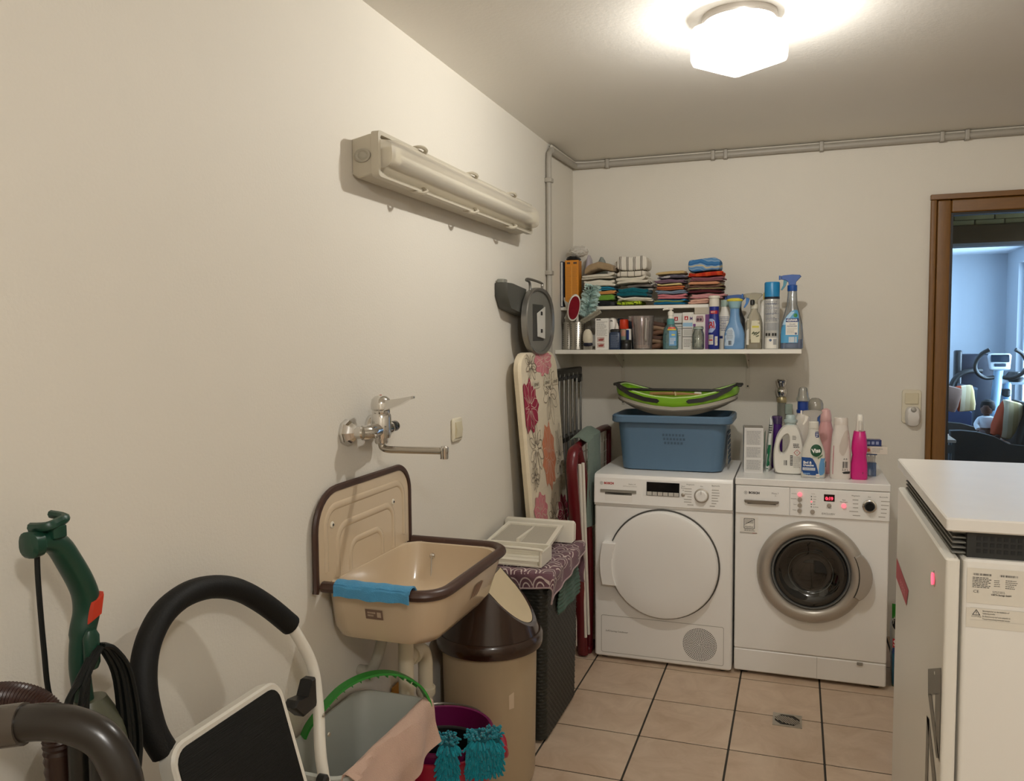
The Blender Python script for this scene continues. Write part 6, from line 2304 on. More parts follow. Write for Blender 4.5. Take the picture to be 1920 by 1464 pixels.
t, f, f2 = red_box(.634, 3.955, .052, .175, .05, 'white carton with red square and pale blue band, left of the purple box', 0)
decal(t, 'blue_band', rect_rows(-.024, .024, .108, .126, 1), f, M('band_pale_blue', '#8fb4cf', .45), 1)
for v in (.058, .098):
    B().poly([f(-.025, v), f(.02, v), f(.02, v + .003), f(-.025, v + .003)]).out('dark_rule', ink, t)
decal(t, 'print_panel', rect_rows(-.02, .02, .065, .094, 1), f, M('panel_grey', '#b9b7b0', .5), 1)
fine_print(t, f, -.02, .022, .01, .05, 6, ink_grey, .4, 5)
lettering(t, 'M', f, .015, .145, .022, M('letter_violet', '#6f5a86', .5), 'CENTER', 0, .9, .0006)

gj = on_s('glass_jar', 'small clear glass jar standing before the purple and white box', .685, 3.90, 'jar')
glass = CLEAR('clear_glass', '#e9f0ec', .5, .03, .12, '#c9cfc6')
B().lathe([(.02, 0), (.026, .002), (.028, .012), (.028, .07), (.021, .088), (.021, .092), (.024, .094), (.024, .106), (.02, .108), (.018, .09), (.025, .07), (.024, .01)], 30).out('jar', glass, gj)
B().lathe([(.0245, .096), (.0252, .098), (.0245, .1015)], 26, cap0=False, cap1=False).out('neck_ring', M('glass_rim', '#9fb0a8', .1), gj)
b = B()
r4 = random.Random(8)
for k in range(26):
    a, rr_ = r4.uniform(0, 6.28), r4.uniform(0, .017)
    z = r4.uniform(.004, .05)
    b.box(rr_ * cos(a) - .004, rr_ * cos(a) + .004, rr_ * sin(a) - .003, rr_ * sin(a) + .003, z, z + .008)
o = b.out('tablets', M('tablet_pale', '#c7c6b9', .6), gj)
o['kind'] = 'stuff'

px_ = on_s('carton', 'open white and purple carton behind the small glass jar', .70, 3.955, 'box')
B().rbox(-.045, .043, -.028, .028, 0, .165, .0008, 1, .0004).out('carton', M('carton_white4', '#dad5cd', .45), px_)
fpx = plane_y(-.0288)
fpy = plane_y(-.0293)
decal(px_, 'purple_panel', rect_rows(.014, .0425, .001, .164, 1), fpx, M('panel_purple', '#6b3576', .4, 0, .15, 40), 2)
decal(px_, 'photo_print', [(.128, -.028, .006), (.140, -.03, .008), (.158, -.026, .004)], fpx, M('photo_rose', '#9d7f84', .5), 4)
for u in (-.020, -.007):
    decal(px_, 'dark_round', oval_rows(u, .140, .0055, .0065, 8), fpy, M('round_dark', '#3a1f2c', .5), 4)
decal(px_, 'purple_mark', rect_rows(-.042, -.030, .108, .120, 1), fpx, M('panel_purple', '#6b3576', .4), 1)
fine_print(px_, fpx, -.036, .01, .05, .1, 6, ink_light, .35, 5)
b = B().grid(lambda u, v: (-.035 + .075 * u, -.028 - .012 * v, .166 + .030 * v), 1, 1, .001)
b.out('open_flap', M('carton_inside', '#c7bfb0', .6), px_)

bb = on_s('spray_can', 'royal blue bottle with white cap and red band on the lower shelf', .756, 3.915)
BB = [(0, .022, .022, 2.4), (.004, .025, .025, 2.4), (.12, .026, .025, 2.4), (.16, .022, .022, 2.2), (.2, .0225, .0225, 2)]
B().secs(BB, 32).out('bottle', M('royal_blue', '#16257c', .28), bb)
B().lathe([(.023, .199), (.0235, .201), (.0225, .238), (.020, .241)], 28).out('cap', M('cap_white', '#d9d3c6', .38), bb)
B().lathe([(.0262, .238), (.027, .242), (.026, .248), (.02, .25)], 28).out('cap_top', M('cap_white', '#d9d3c6', .38), bb)
fbb = front(BB, .0008)
fbb2 = front(BB, .0014)
decal(bb, 'red_band', rect_rows(-.0205, .0205, .165, .18, 2), fbb, ink_red, 6)
lettering(bb, 'BEST', fbb2, -.004, .1725, .009, ink_white)
decal(bb, 'white_oval', [(.078, -.024, -.006), (.095, -.0245, .008), (.115, -.0245, .010), (.135, -.0235, .004), (.142, -.022, -.006)], fbb, M('oval_pale_blue', '#9db0d6', .4), 6)
lettering(bb, 'Bl', fbb2, -.009, .111, .046, ink_red, 'CENTER', .1, .8, .0014)
decal(bb, 'label', rect_rows(-.0235, -.001, .022, .068, 2), fbb, paper_grey, 5)
fine_print(bb, fbb2, -.021, -.003, .05, .066, 3, ink_grey, .4, 3)
decal(bb, 'red_strip', rect_rows(-.021, -.004, .040, .046, 1), fbb2, ink_red, 4)
decal(bb, 'code_panel', rect_rows(.006, .018, .018, .06, 1), fbb, paper, 4)
fine_print(bb, fbb2, .007, .017, .02, .058, 8, ink_grey, .45, 6)
wt = on_s('cleaner_bottle', 'white bottle with blue print between the royal blue bottle and the light blue spray', .80, 3.985)
WT = [(0, .024, .022, 2.6), (.004, .027, .024, 2.6), (.16, .027, .024, 2.6), (.185, .020, .02, 2.2), (.2, .0195, .0195, 2)]
B().secs(WT, 28).out('bottle', white_pl, wt)
B().lathe([(.0215, .2), (.022, .203), (.021, .23), (.017, .232)], 22).out('cap', M('cap_aqua', '#9fb3a8', .35), wt)
fine_print(wt, front(WT), -.024, .018, .085, .155, 9, ink_navy, .35, 3)
decal(wt, 'navy_block', rect_rows(-.024, -.008, .05, .062, 1), front(WT), ink_navy, 4)

lbs = on_s('spray_bottle', 'light blue spray bottle with a yellow rimmed cap on the lower shelf', .849, 3.915)
LBS = [(0, .042, .022, 3), (.004, .046, .025, 3), (.07, .046, .025, 3), (.10, .038, .023, 2.6), (.125, .027, .021, 2.3), (.16, .021, .019, 2.1), (.19, .021, .019, 2.0)]
B().secs(LBS, 36).out('bottle', M('light_blue_plastic', '#6a93bd', .3), lbs)
B().secs([(.188, .022, .02, 2), (.19, .024, .022, 2), (.205, .027, .023, 2), (.222, .034, .025, 2)], 28).out('collar', M('collar_pale_blue', '#86a9b3', .35), lbs)
B().secs([(.221, .034, .025, 2), (.226, .037, .028, 2), (.231, .034, .025, 2), (.236, .018, .014, 2)], 28).out('yellow_cap', M('cap_yellow', '#d8c846', .4), lbs)
fl2 = front(LBS, .0008)
fl3 = front(LBS, .0014)
decal(lbs, 'pale_label', [(.016, -.044, -.006), (.03, -.0445, .0), (.06, -.0425, .003), (.08, -.038, .0), (.094, -.028, -.006), (.1, -.02, -.01)], fl2, M('label_sky', '#b9cbdc', .4), 8)
fine_print(lbs, fl3, -.034, -.006, .045, .09, 8, ink_grey, .35, 9)
barcode(lbs, fl3, -.026, -.010, .02, .04, ink, 5, 8)
tb2 = on_s('spray_bottle', 'dark bottle with blue trigger head behind the light blue spray', .855, 4.03)
B().secs([(0, .03, .024, 3), (.005, .034, .026, 3), (.14, .034, .026, 3), (.18, .018, .018, 2), (.2, .016, .016, 2)], 26).out('bottle', M('bottle_dark', '#23262b', .3), tb2)
trigger_head(tb2, .2, 1.0, M('head_blue', '#1f4f92', .35), black_pl, None, -1)
cvb = on_s('spray_bottle', 'clear cleaner spray with translucent head and olive label on the lower shelf', .936, 3.915)
CVS = [(0, .033, .022, 3), (.004, .037, .025, 3), (.12, .037, .025, 2.8), (.15, .030, .022, 2.4), (.172, .018, .017, 2), (.185, .016, .016, 2)]
B().secs(CVS, 34).out('bottle', CLEAR('vinegar_clear', '#f4f1e6', .35, .05, .26, '#e6e0cc'), cvb)
B().secs([(.003, .0345, .0225, 3), (.045, .0345, .0225, 3), (.0455, .033, .021, 3)], 28).out('liquid', CLEAR('liquid_pale', '#e6ddb4', .1, .05, .12, '#d9cf9f'), cvb)
fcv = front(CVS, .0008)
fcv2 = front(CVS, .0014)
decal(cvb, 'label', [(.03, -.012, .026), (.06, -.014, .028), (.1, -.013, .028), (.13, -.010, .024)], fcv, M('label_cream', '#cfc9ae', .45), 8)
decal(cvb, 'yellow_strip', rect_rows(-.008, .022, .098, .107, 1), fcv2, M('strip_yellow', '#c9bf4a', .45), 5)
for k in range(7):
    b = B()
    cu, cv_ = -.004 + .004 * k, .075 - .003 * (k % 3) * k * .5
    a = .9 + .5 * (k % 2) * (-1) ** k
    pts = []
    for j in range(10):
        w = 2 * PI * j / 10
        x, y = .0085 * cos(w), .0026 * sin(w)
        pts.append(fcv2(cu + x * cos(a) - y * sin(a), cv_ + x * sin(a) + y * cos(a)))
    b.poly(pts)
    b.out('leaf_print', M('olive_leaf', '#454c2e', .5), cvb)
decal(cvb, 'back_label', rect_rows(-.0335, -.022, .02, .14, 2), fcv, paper, 3)
B().lathe([(.017, .185), (.0175, .187), (.0175, .205), (.014, .208)], 20).out('collar', M('collar_clear', '#c9c5b4', .3), cvb)
trigger_head(cvb, .205, .92, CLEAR('head_clear', '#e8e6da', .3, .1, .35, '#c8c3ae'), M('trigger_blue', '#2f6fb3', .35), M('nozzle_blue', '#2a62a6', .35), -1)
B().lathe([(.010, .203), (.010, .222), (.007, .226)], 16, (-.008, -.02, 0)).out('black_cap', black_pl, cvb)
ww2 = on_s('cleaner_bottle', 'narrow white bottle behind the clear cleaner spray', .972, 3.975)
B().secs([(0, .020, .022, 2.6), (.004, .023, .025, 2.6), (.12, .022, .025, 2.6), (.18, .014, .018, 2.2), (.2, .012, .014, 2)], 26).out('bottle', white_pl, ww2)
B().lathe([(.013, .2), (.013, .225), (.009, .228)], 18).out('cap', white_mt, ww2)
yb = on_s('cleaner_bottle', 'bottle with yellow top at the back beside the aerosol can', .998, 4.06)
B().secs([(0, .028, .026, 2.6), (.005, .031, .028, 2.6), (.2, .03, .027, 2.6), (.21, .028, .026, 2.4)], 26).out('bottle', M('cream_bottle', '#cfc7b2', .4), yb)
B().secs([(.21, .030, .027, 2.4), (.262, .028, .025, 2.4), (.27, .022, .02, 2.2)], 26).out('cap', M('cap_yellow2', '#cdb83a', .4), yb)
ar = on_s('aerosol_can', 'tall white and grey aerosol can with a bright blue cap', 1.013, 3.92, 'aerosol can')
AR = [(0, .032, .032, 2), (.003, .034, .034, 2), (.222, .034, .034, 2), (.228, .032, .032, 2)]
B().secs(AR, 36).out('can', M('can_silver', '#c3c2bd', .3, .2), ar)
B().lathe([(.0335, .228), (.034, .231), (.034, .238)], 34).out('black_band', M('band_navy_black', '#171b2b', .3), ar)
B().lathe([(.0335, .238), (.0338, .3), (.031, .305), (.006, .306)], 36).out('cap', M('cap_sky_blue', '#1c7fb4', .35), ar)
far = front(AR, .0008)
far2 = front(AR, .0014)
fine_print(ar, far, -.027, .024, .125, .22, 13, M('can_print', '#83858a', .5), .5, 3)
for v in (.205, .185, .16, .137):
    decal(ar, 'blue_rule', rect_rows(-.029, .029, v, v + .0016, 1), far, ink_navy, 6)
decal(ar, 'grey_panel', rect_rows(-.029, .029, .085, .120, 1), far, M('panel_grey2', '#9b9c9d', .5, 0, .2, 300), 6)
for k, u in enumerate((-.026, -.014, .002, .013)):
    decal(ar, 'pictogram', rect_rows(u, u + .009, .060, .073, 1), far, ink, 2)
decal(ar, 'white_panel', rect_rows(-.029, .029, .004, .052, 1), far, paper, 6)
decal(ar, 'round_mark', oval_rows(-.004, .041, .006, .006, 8), far2, M('mark_blue_grey', '#4d5f80', .5), 4)
decal(ar, 'grey_code', rect_rows(.008, .022, .02, .046, 1), far2, M('panel_grey2', '#9b9c9d', .5), 3)

ck = on_s('spray_bottle', 'clear spray bottle with blue head and label, right end of the lower shelf', 1.100, 3.925)
CK = [(0, .046, .026, 3.2), (.004, .050, .029, 3.2), (.06, .050, .029, 3), (.12, .045, .028, 2.8), (.17, .032, .025, 2.5), (.20, .024, .022, 2.2), (.24, .021, .02, 2), (.262, .020, .019, 2)]
B().secs(CK, 38).out('bottle', CLEAR('cleaner_clear', '#e6eaee', .4, .05, .12, '#b9c0c6'), ck)
B().secs([(.003, .047, .0265, 3.2), (.044, .0475, .027, 3.1), (.0445, .046, .026, 3)], 32).out('liquid', M('liquid_blue', '#15548f', .2), ck)
B().tube([(.0, 0, .02), (0, 0, .262)], .0025, 8).out('dip_tube', M('tube_clear', '#cfd4d6', .3), ck)
B().lathe([(.021, .262), (.0215, .265), (.0215, .288), (.018, .29)], 22).out('collar', M('head_royal', '#134a96', .35), ck)
trigger_head(ck, .282, .95, M('head_royal', '#134a96', .35), M('trigger_teal', '#2c7d93', .35), M('head_royal2', '#1b58a6', .35), -1)
fck = front(CK, .0008)
fck2 = front(CK, .0014)
fck3 = front(CK, .0020)
decal(ck, 'label', [(.028, -.046, .026), (.06, -.046, .029), (.10, -.044, .03), (.13, -.034, .030), (.15, -.022, .029), (.168, -.006, .026), (.176, .008, .022)], fck, M('label_azure', '#4f9ac6', .4), 10)
decal(ck, 'label_sweep', [(.11, -.040, -.026), (.13, -.033, -.016), (.15, -.020, -.002), (.168, -.005, .012)], fck2, M('label_pale_azure', '#a9cbe2', .4), 6)
decal(ck, 'white_panel', rect_rows(-.026, .026, .064, .122, 2), fck2, paper, 8)
decal(ck, 'navy_name_bar', rect_rows(-.026, .029, .122, .139, 2), fck2, ink_navy, 8)
lettering(ck, 'CLINAIR', fck3, .0015, .1305, .0125, ink_white, 'CENTER', 0, .95, .0005)
lettering(ck, 'GLAS', fck3, .002, .112, .0095, ink_navy, 'CENTER', 0, 1.15)
lettering(ck, 'REINIGER', fck3, .001, .1025, .0095, ink_navy, 'CENTER', 0, 1.1)
fine_print(ck, fck3, -.02, .022, .07, .094, 4, ink_light, .4, 4)
decal(ck, 'green_mark', oval_rows(.015, .152, .0085, .009, 8), fck2, M('mark_green', '#2f7d3a', .45), 4)
decal(ck, 'round_mark', oval_rows(.018, .070, .005, .005, 8), fck3, M('mark_blue_grey', '#4d5f80', .5), 4)
barcode(ck, fck2, -.012, .022, .030, .055, paper, 5, 9)

# ================================================================ UPPER SHELF: boxes and towels
ob = thing('carton', 'tall orange printed box standing at the left end of the upper shelf', 'box', (.056, 3.995, UZ), math.radians(3))
B().rbox(-.034, .034, -.04, .04, 0, .232, .001, 1, .0005).out('carton', M('carton_orange', '#c9801a', .5, 0, .05), ob)
fob = plane_y(-.0408)
fine_print(ob, fob, -.028, -.003, .03, .2, 26, M('orange_print', '#9a6a28', .6), .3, 3)
fine_print(ob, fob, .003, .029, .03, .2, 26, M('orange_print', '#9a6a28', .6), .3, 5)
b = B()
b.poly([fob(-.001, .01), fob(.001, .01), fob(.001, .205), fob(-.001, .205)])
b.out('panel_line', M('orange_pale', '#dba64c', .5), ob)
for u, w in ((-.024, .016), (.008, .018)):
    decal(ob, 'dark_heading', rect_rows(u, u + w, .213, .222, 1), fob, M('heading_brown', '#4a3222', .5), 1)
for k, (x, c, lab) in enumerate(((.009, '#3a4152', 'thin dark blue folder pressed against the wall left of the orange box'),)):
    t = thing('folder', lab, 'folder', (x, 3.99, UZ))
    B().rbox(-.007, .007, -.045, .09, 0, .226, .001, 1, .0005).out('cover', M('folder_dark', c, .5), t)
    B().rbox(-.004, .0045, -.047, -.044, .004, .222, .001, 1).out('pages', paper_grey, t)
t = thing('black_cloth', 'black crumpled cloth lying on top of the orange box', 'cloth', (.056, 4.0, UZ + .2325))
b = B().secs([(0, .03, .036, 3), (.008, .036, .04, 2.6), (.018, .028, .035, 2.4), (.022, .012, .02, 2)], 26)
b.v = [(x, y, z + .005 * noise.noise(Vector((x, y, 0)) * 60) * (z > .004)) for x, y, z in b.v]
b.out('cloth', CLOTH('black_cloth_m', '#1d1a18', .4, 300), t)
bag_m = CLEAR('bag_film', '#faf8f4', .25, .2, .82, '#f4f0e8', .6, .3)
t = thing('plastic_bag', 'crumpled translucent white plastic bag on top of the orange box', 'bag', (.075, 4.03, UZ + .255))
bm = bmesh.new()
bmesh.ops.create_icosphere(bm, subdivisions=4, radius=1)
b = B()
b.v = [tuple(v.co) for v in bm.verts]
b.f = [tuple(v.index for v in f_.verts) for f_ in bm.faces]
bm.free()
b.v = [((.048 + .012 * noise.noise(Vector(v) * 3.1)) * v[0], .045 * v[1] * (1 + .2 * noise.noise(Vector(v) * 4)), .026 + (.027 + .01 * noise.noise(Vector(v) * 3.7 + Vector((5, 0, 0)))) * v[2]) for v in b.v]
b.out('bag', bag_m, t, ang=25)
t = thing('plastic_bag', 'lilac white filled plastic bag standing right of the orange box', 'bag', (.104, 4.135, UZ))
b = B().secs([(0, .022, .045, 3), (.02, .026, .05, 3), (.12, .025, .048, 2.6), (.2, .022, .044, 2.4), (.25, .014, .036, 2.2), (.27, .006, .028, 2)], 40)
b.v = [(x + .006 * noise.noise(Vector((x, y, z)) * 35), y + .005 * noise.noise(Vector((x + 4, y, z)) * 35), z) for x, y, z in b.v]
b.out('bag', M('bag_lilac', '#b5adb4', .35, 0, .1, 30, .3, 60), t, ang=25)
t = thing('plastic_bag', 'clear bag with aqua print behind the beige towel', 'bag', (.165, 4.155, UZ))
b = B().secs([(0, .03, .03, 3), (.2, .03, .03, 2.6), (.24, .02, .024, 2.2), (.26, .008, .016, 2)], 36)
b.v = [(x + .007 * noise.noise(Vector((x, y, z)) * 35), y + .006 * noise.noise(Vector((x + 4, y, z)) * 35), z) for x, y, z in b.v]
b.out('bag', CLEAR('bag_clear', '#e6efee', .5, .15, .35, '#b7c7c6', .5), t, ang=25)


def towel(label, x0, x1, z0, z1, mat, layers=2, y0=3.965, y1=4.11, seed=1, tilt=0, dome=0, fringe=None, stripes=None, fold=1.0, wrink=1.0, name='folded_towel'):
    cx, cy = (x0 + x1) / 2, (y0 + y1) / 2
    t = thing(name, label, 'towel', (cx, cy, z0))
    w, d, h = (x1 - x0) / 2, (y1 - y0) / 2, (z1 - z0)
    r5 = random.Random(seed)
    b = B()
    lh = h / layers
    for k in range(layers):
        ox = r5.uniform(-.006, .006)
        oy = r5.uniform(-.006, .004)
        lw = w * r5.uniform(.94, 1.0)
        n = 44
        rings = []
        VV = (0, .006, .02, .045, .1, .2, .35, .5, .7, .85, .94, .98, 1)
        EE = (.42, .70, .90, .99, 1, 1, 1, 1, 1, 1, .97, .8, .45)
        for v, e in zip(VV, EE):
            y = -d + 2 * d * v
            rg = []
            for i in range(n):
                a = 2 * PI * i / n
                ca, sa = cos(a), sin(a)
                x = (lw - (1 - e) * .012) * math.copysign(abs(ca) ** .24, ca)
                z = lh * .525 * e * math.copysign(abs(sa) ** .55, sa)
                dm = dome * (1 - (x / w) ** 2) * (k + 1) / layers
                wv = wrink * (.0035 * sin(x * 55 + seed + k) + .002 * sin(x * 120 + y * 60 + k * 3)) * (.4 + .6 * (k + .5) / layers)
                nz_ = .004 * noise.noise(Vector((x * 25 + seed, y * 25, k)))
                rg.append((x + ox + .003 * sin(y * 50 + seed), y + oy + nz_, lh * (k + .5) + z + dm + wv + tilt * x + .5 * nz_))
            rings.append(rg)
        b.loft(rings)
    zmin = min(v[2] for v in b.v)
    b.v = [(x, y, z - (zmin if zmin < 0 else 0) * max(0, 1 - z / max(h * .6, 1e-4)) if z < h * .6 else z) for x, y, z in b.v]
    b.out('towel', mat, t, ang=80)
    if fringe:
        fb = B()
        for k in range(26):
            y = -d + 2 * d * r5.random()
            z = h * r5.uniform(.3, .9)
            s_ = fringe[0]
            p_ = Vector((s_ * w * .93, y * .9 - .01, z + tilt * s_ * w))
            q = p_ + Vector((s_ * r5.uniform(.008, .02), r5.uniform(-.006, .006), r5.uniform(-.006, .004)))
            fb.tube([p_, p_.lerp(q, .5) + Vector((0, 0, .002)), q + Vector((s_ * .006, 0, r5.uniform(-.012, -.002)))], .0022, 5, rad=[.0024, .0022, .001])
        o = fb.out('fringe', fringe[1], t)
        o['kind'] = 'stuff'
    return t


wht = CLOTH('towel_white', '#d8d2c3', .8, 260, .06)
wht2 = CLOTH('towel_offwhite', '#cfc8b8', .8, 260, .06)
beig = CLOTH('towel_beige', '#9c8668', 1, 180, .2)
# first stack
towel('dark packet like folded cloth at the bottom of the first stack, under the green towel', .172, .262, UZ, 1.624, CLOTH('towel_black', '#1d1f22', .5), 1, 3.96, 4.11, 3)
towel('bright green terry towel in the first stack, above the dark cloth', .140, .272, 1.624, 1.654, CLOTH('towel_green', '#6d9a3a', .9, 240, .2), 1, seed=4)
towel('apricot orange towel in the first stack, between green and blue', .145, .270, 1.654, 1.674, CLOTH('towel_apricot', '#cf9254', .6), 2, seed=5)
towel('bright blue towel in the first stack, under the white towels', .150, .272, 1.674, 1.693, CLOTH('towel_blue', '#2584a6', .6), 2, seed=6)
towel('white towel in the first stack, lower of its two white ones', .122, .284, 1.693, 1.727, wht, 2, 3.95, 4.11, 7)
towel('white towel in the first stack, upper of its two white ones', .106, .278, 1.727, 1.757, wht2, 2, 3.955, 4.11, 8, .06)
towel('domed beige knitted towel topping the first stack', .120, .274, 1.757, 1.790, beig, 1, 3.96, 4.11, 9, .05, .026)
# second stack
towel('lime and black patterned cloth at the bottom of the second stack', .282, .402, UZ, 1.618, BANDS('lime_black', ['#a8c22f', '#1f2a10', '#b4cc3c', '#a5bf2c'], 'DIAGONAL', 28, .85, 9), 1, 3.955, 4.11, 11)
towel('white fluffy towel low in the second stack, above the lime patterned cloth', .284, .462, 1.617, 1.640, wht, 2, 3.965, 4.11, 12, -.02, wrink=1.6)
towel('dark teal towel in the second stack', .284, .440, 1.640, 1.684, CLOTH('towel_teal', '#0f5a66', .8, 200, .2), 2, 3.955, 4.11, 13, -.02, wrink=1.5)
towel('grey fringed cloth in the second stack, above the teal towel', .340, .462, 1.684, 1.702, CLOTH('towel_grey', '#77706a', .8), 1, 3.975, 4.11, 14, .0, 0, (1, M('fringe_grey', '#6f6862', .9)))
towel('thick white terry towel in the middle of the second stack', .282, .438, 1.700, 1.738, wht2, 2, 3.95, 4.11, 15, .05, 0, (1, M('fringe_white', '#cfc8bb', .9)), wrink=1.4)
towel('white towel with thin grey checks under the striped top towel', .286, .430, 1.738, 1.764, BANDS('check_white', ['#d5cec0', '#d5cec0', '#d5cec0', '#8c867b', '#d5cec0', '#d5cec0', '#d5cec0', '#d5cec0'], 'X', 9, .9, .5), 1, 3.955, 4.11, 16, .03)
t = towel('white towel with black double stripes topping the second stack', .280, .428, 1.764, 1.835, BANDS('striped_white', ['#dcd6ca', '#dcd6ca', '#dcd6ca', '#4a453f', '#dcd6ca', '#4a453f', '#dcd6ca', '#dcd6ca', '#dcd6ca', '#dcd6ca'], 'X', 9.0, .9, .8), 1, 3.965, 4.11, 17, .0, .0, (-1, M('fringe_white', '#cfc8bb', .9)), wrink=1.4)
# third stack
towel('olive and blue towel at the bottom of the third stack', .468, .622, UZ, 1.624, BANDS('olive_blue', ['#1f6f98', '#1f6f98', '#7f8a4a', '#1f6f98'], 'Z', 11, .85, 2), 2, seed=21)
towel('rose pink towel in the third stack', .474, .618, 1.624, 1.648, CLOTH('towel_pink', '#c0747c', .6), 2, seed=22)
towel('dusty blue grey towel in the third stack, above the pink one', .472, .622, 1.648, 1.667, CLOTH('towel_bluegrey', '#74869a', .6), 2, seed=23)
towel('rust orange towel in the third stack', .468, .606, 1.667, 1.688, CLOTH('towel_rust', '#b0603a', .6), 2, seed=24)
towel('pale yellow cloth in the third stack, above the rust towel', .480, .602, 1.688, 1.700, CLOTH('towel_yellow', '#d1bf83', .6), 1, seed=25)
towel('mauve towel in the third stack', .468, .614, 1.700, 1.720, CLOTH('towel_mauve', '#73596b', .6), 2, seed=26)
towel('grey and white striped towel near the top of the third stack', .482, .618, 1.720, 1.740, BANDS('grey_stripes', ['#8b8793', '#8b8793', '#b7b2b0', '#5a5560'], 'Y', 14, .9, 3), 1, seed=27, tilt=.05)
towel('tan towel topping the third stack', .478, .620, 1.740, 1.758, CLOTH('towel_tan', '#bda474', .6), 1, seed=28, tilt=.06)
# fourth stack
towel('pale salmon towel at the bottom of the fourth stack', .632, .735, UZ, 1.622, CLOTH('towel_salmon', '#cfa391', .6), 2, seed=31, y0=3.958)
towel('pink striped towel in the fourth stack, above the salmon one', .640, .800, 1.622, 1.648, BANDS('pink_stripes', ['#c58f8f', '#c58f8f', '#a86a72', '#cda59e'], 'Z', 22, .9, 2), 2, seed=32)
towel('maroon towel in the fourth stack', .628, .790, 1.648, 1.664, CLOTH('towel_maroon', '#4d1a22', .6), 1, seed=33)
towel('brown and olive striped towel in the fourth stack', .624, .792, 1.664, 1.688, BANDS('brown_stripes', ['#5b4038', '#6e5145', '#8a8458', '#4b322d'], 'Z', 20, .9, 2), 2, seed=34)
towel('peach towel in the fourth stack, above the brown stripes', .626, .772, 1.688, 1.704, CLOTH('towel_peach', '#c48a68', .6), 1, seed=35)
towel('dusty mauve towel in the fourth stack, under the orange red one', .634, .790, 1.704, 1.726, CLOTH('towel_dusty', '#84525a', .6), 2, seed=36)
towel('orange red towel in the fourth stack, under the blue patterned one', .622, .788, 1.726, 1.750, BANDS('orange_red', ['#b8341f', '#c9512a', '#c4401f', '#b03020'], 'X', 6, .9, 4), 2, seed=37, tilt=.06)
towel('blue towel with zigzag pattern topping the fourth stack', .626, .776, 1.750, 1.812, BANDS('blue_zigzag', ['#3f74a8', '#3f74a8', '#7f9fbe', '#5b87b2', '#7f9fbe', '#c9b88f', '#7f9fbe', '#2f6399'], 'Z', 7, .9, 5), 1, seed=38, tilt=.04, y0=3.97)
towel('dark maroon towels bundled upright behind the right side of the fourth stack', .792, .834, UZ - .0, 1.775, CLOTH('towel_dark_maroon', '#47181c', .6), 5, 4.06, 4.18, 39) if False else None
t = thing('folded_towel', 'dark maroon towel standing upright behind the right end of the fourth stack', 'towel', (.70, 4.172, UZ))
b = B().rbox(-.03, .038, -.014, .02, 0, .182, .010, 4)
b.v = [(x + .003 * noise.noise(Vector((x, y, z)) * 30), y, z + .003 * noise.noise(Vector((x, 3, z)) * 20) * (z > .02)) for x, y, z in b.v]
b.out('towel', CLOTH('towel_dark_maroon', '#47181c', .6), t)

# ================================================================ BACK ROOM
# exercise bike
eb = thing('exercise_bike', 'exercise bike with silver console and black curved handlebars seen through the glass door', 'exercise bike', (3.005, 9.2, 0))
ebm = M('bike_blue_silver', '#8fb0c9', .35, .2)
B().tube(smooth_path([(-.05, 0, .1), (-.035, 0, .55), (-.01, -.02, .9), (.0, -.03, 1.09)], 6), .042, 14).out('post', ebm, eb)
b = B().secs([(-.085, .075, .02, 3), (-.078, .088, .03, 3), (.06, .105, .03, 3.4), (.078, .092, .022, 3)], 28)
b.xf(Matrix.Translation((.0, -.06, 1.175)) @ Matrix.Rotation(-.25, 4, 'X'))
b.out('console', M('console_silver', '#c3c9d0', .35, .1), eb)
b = B().rbox(-.08, .08, -.003, .003, -.012, .06, .014, 4)
b.xf(Matrix.Translation((.0, -.093, 1.183)) @ Matrix.Rotation(-.25, 4, 'X'))
b.out('screen', M('console_screen', '#1b2733', .15), eb)
b = B().rbox(-.05, .05, -.003, .003, -.055, -.025, .01, 3)
b.xf(Matrix.Translation((.0, -.093, 1.181)) @ Matrix.Rotation(-.25, 4, 'X'))
b.out('key_panel', M('console_keys', '#2b3440', .3), eb)
for sx in (-1, 1):
    B().tube(smooth_path([(sx * .03, -.03, 1.02), (sx * .12, -.05, 1.015), (sx * .20, -.09, 1.07), (sx * .22, -.12, 1.16), (sx * .175, -.15, 1.25), (sx * .11, -.17, 1.295)], 6), .02, 10).out('handlebar', black_pl, eb)
B().tube([(.03, .1, .978), (.42, .1, .978)], .036, 14).out('seat_rail', M('rail_silver', '#aab1b8', .35, .2), eb)
B().secs([(.97, .06, .1, 2), (1.02, .085, .14, 2.2), (1.07, .05, .1, 2)], 24, (.17, .1, 0)).out('saddle', black_pl, eb)
B().tube([(.11, .1, .2), (.11, .1, .98)], .035, 12).out('seat_post', ebm, eb)
B().rbox(.07, .13, .03, .17, .82, .9, .02).out('clamp', black_pl, eb)
B().lathe([(.24, -.06), (.25, 0), (.24, .06)], 32, (.0, .0, .32), axis='y').out('flywheel_case', M('case_dark', '#22272e', .4), eb)
for y in (-.25, .25):
    B().tube([(-.15, y, .035), (.25, y, .035)], .035, 12).out('floor_bar', black_pl, eb)
tmx = thing('treadmill', 'folded dark navy treadmill against the far wall of the back room', 'treadmill', (2.93, 9.9, 0))
B().rbox(-.17, .22, -.05, .05, .08, 1.235, .02, 3).out('running_deck', M('deck_navy', '#0e1220', .4), tmx)
B().rbox(-.20, -.13, -.06, .06, .05, 1.275, .02, 3).out('side_rail', M('rail_black', '#0c0d10', .4), tmx)
B().rbox(.19, .24, -.06, .06, .05, 1.23, .02, 3).out('side_rail', M('rail_black', '#0c0d10', .4), tmx)
B().rbox(-.25, .3, -.2, .2, 0, .08, .02, 3).out('base', black_pl, tmx)
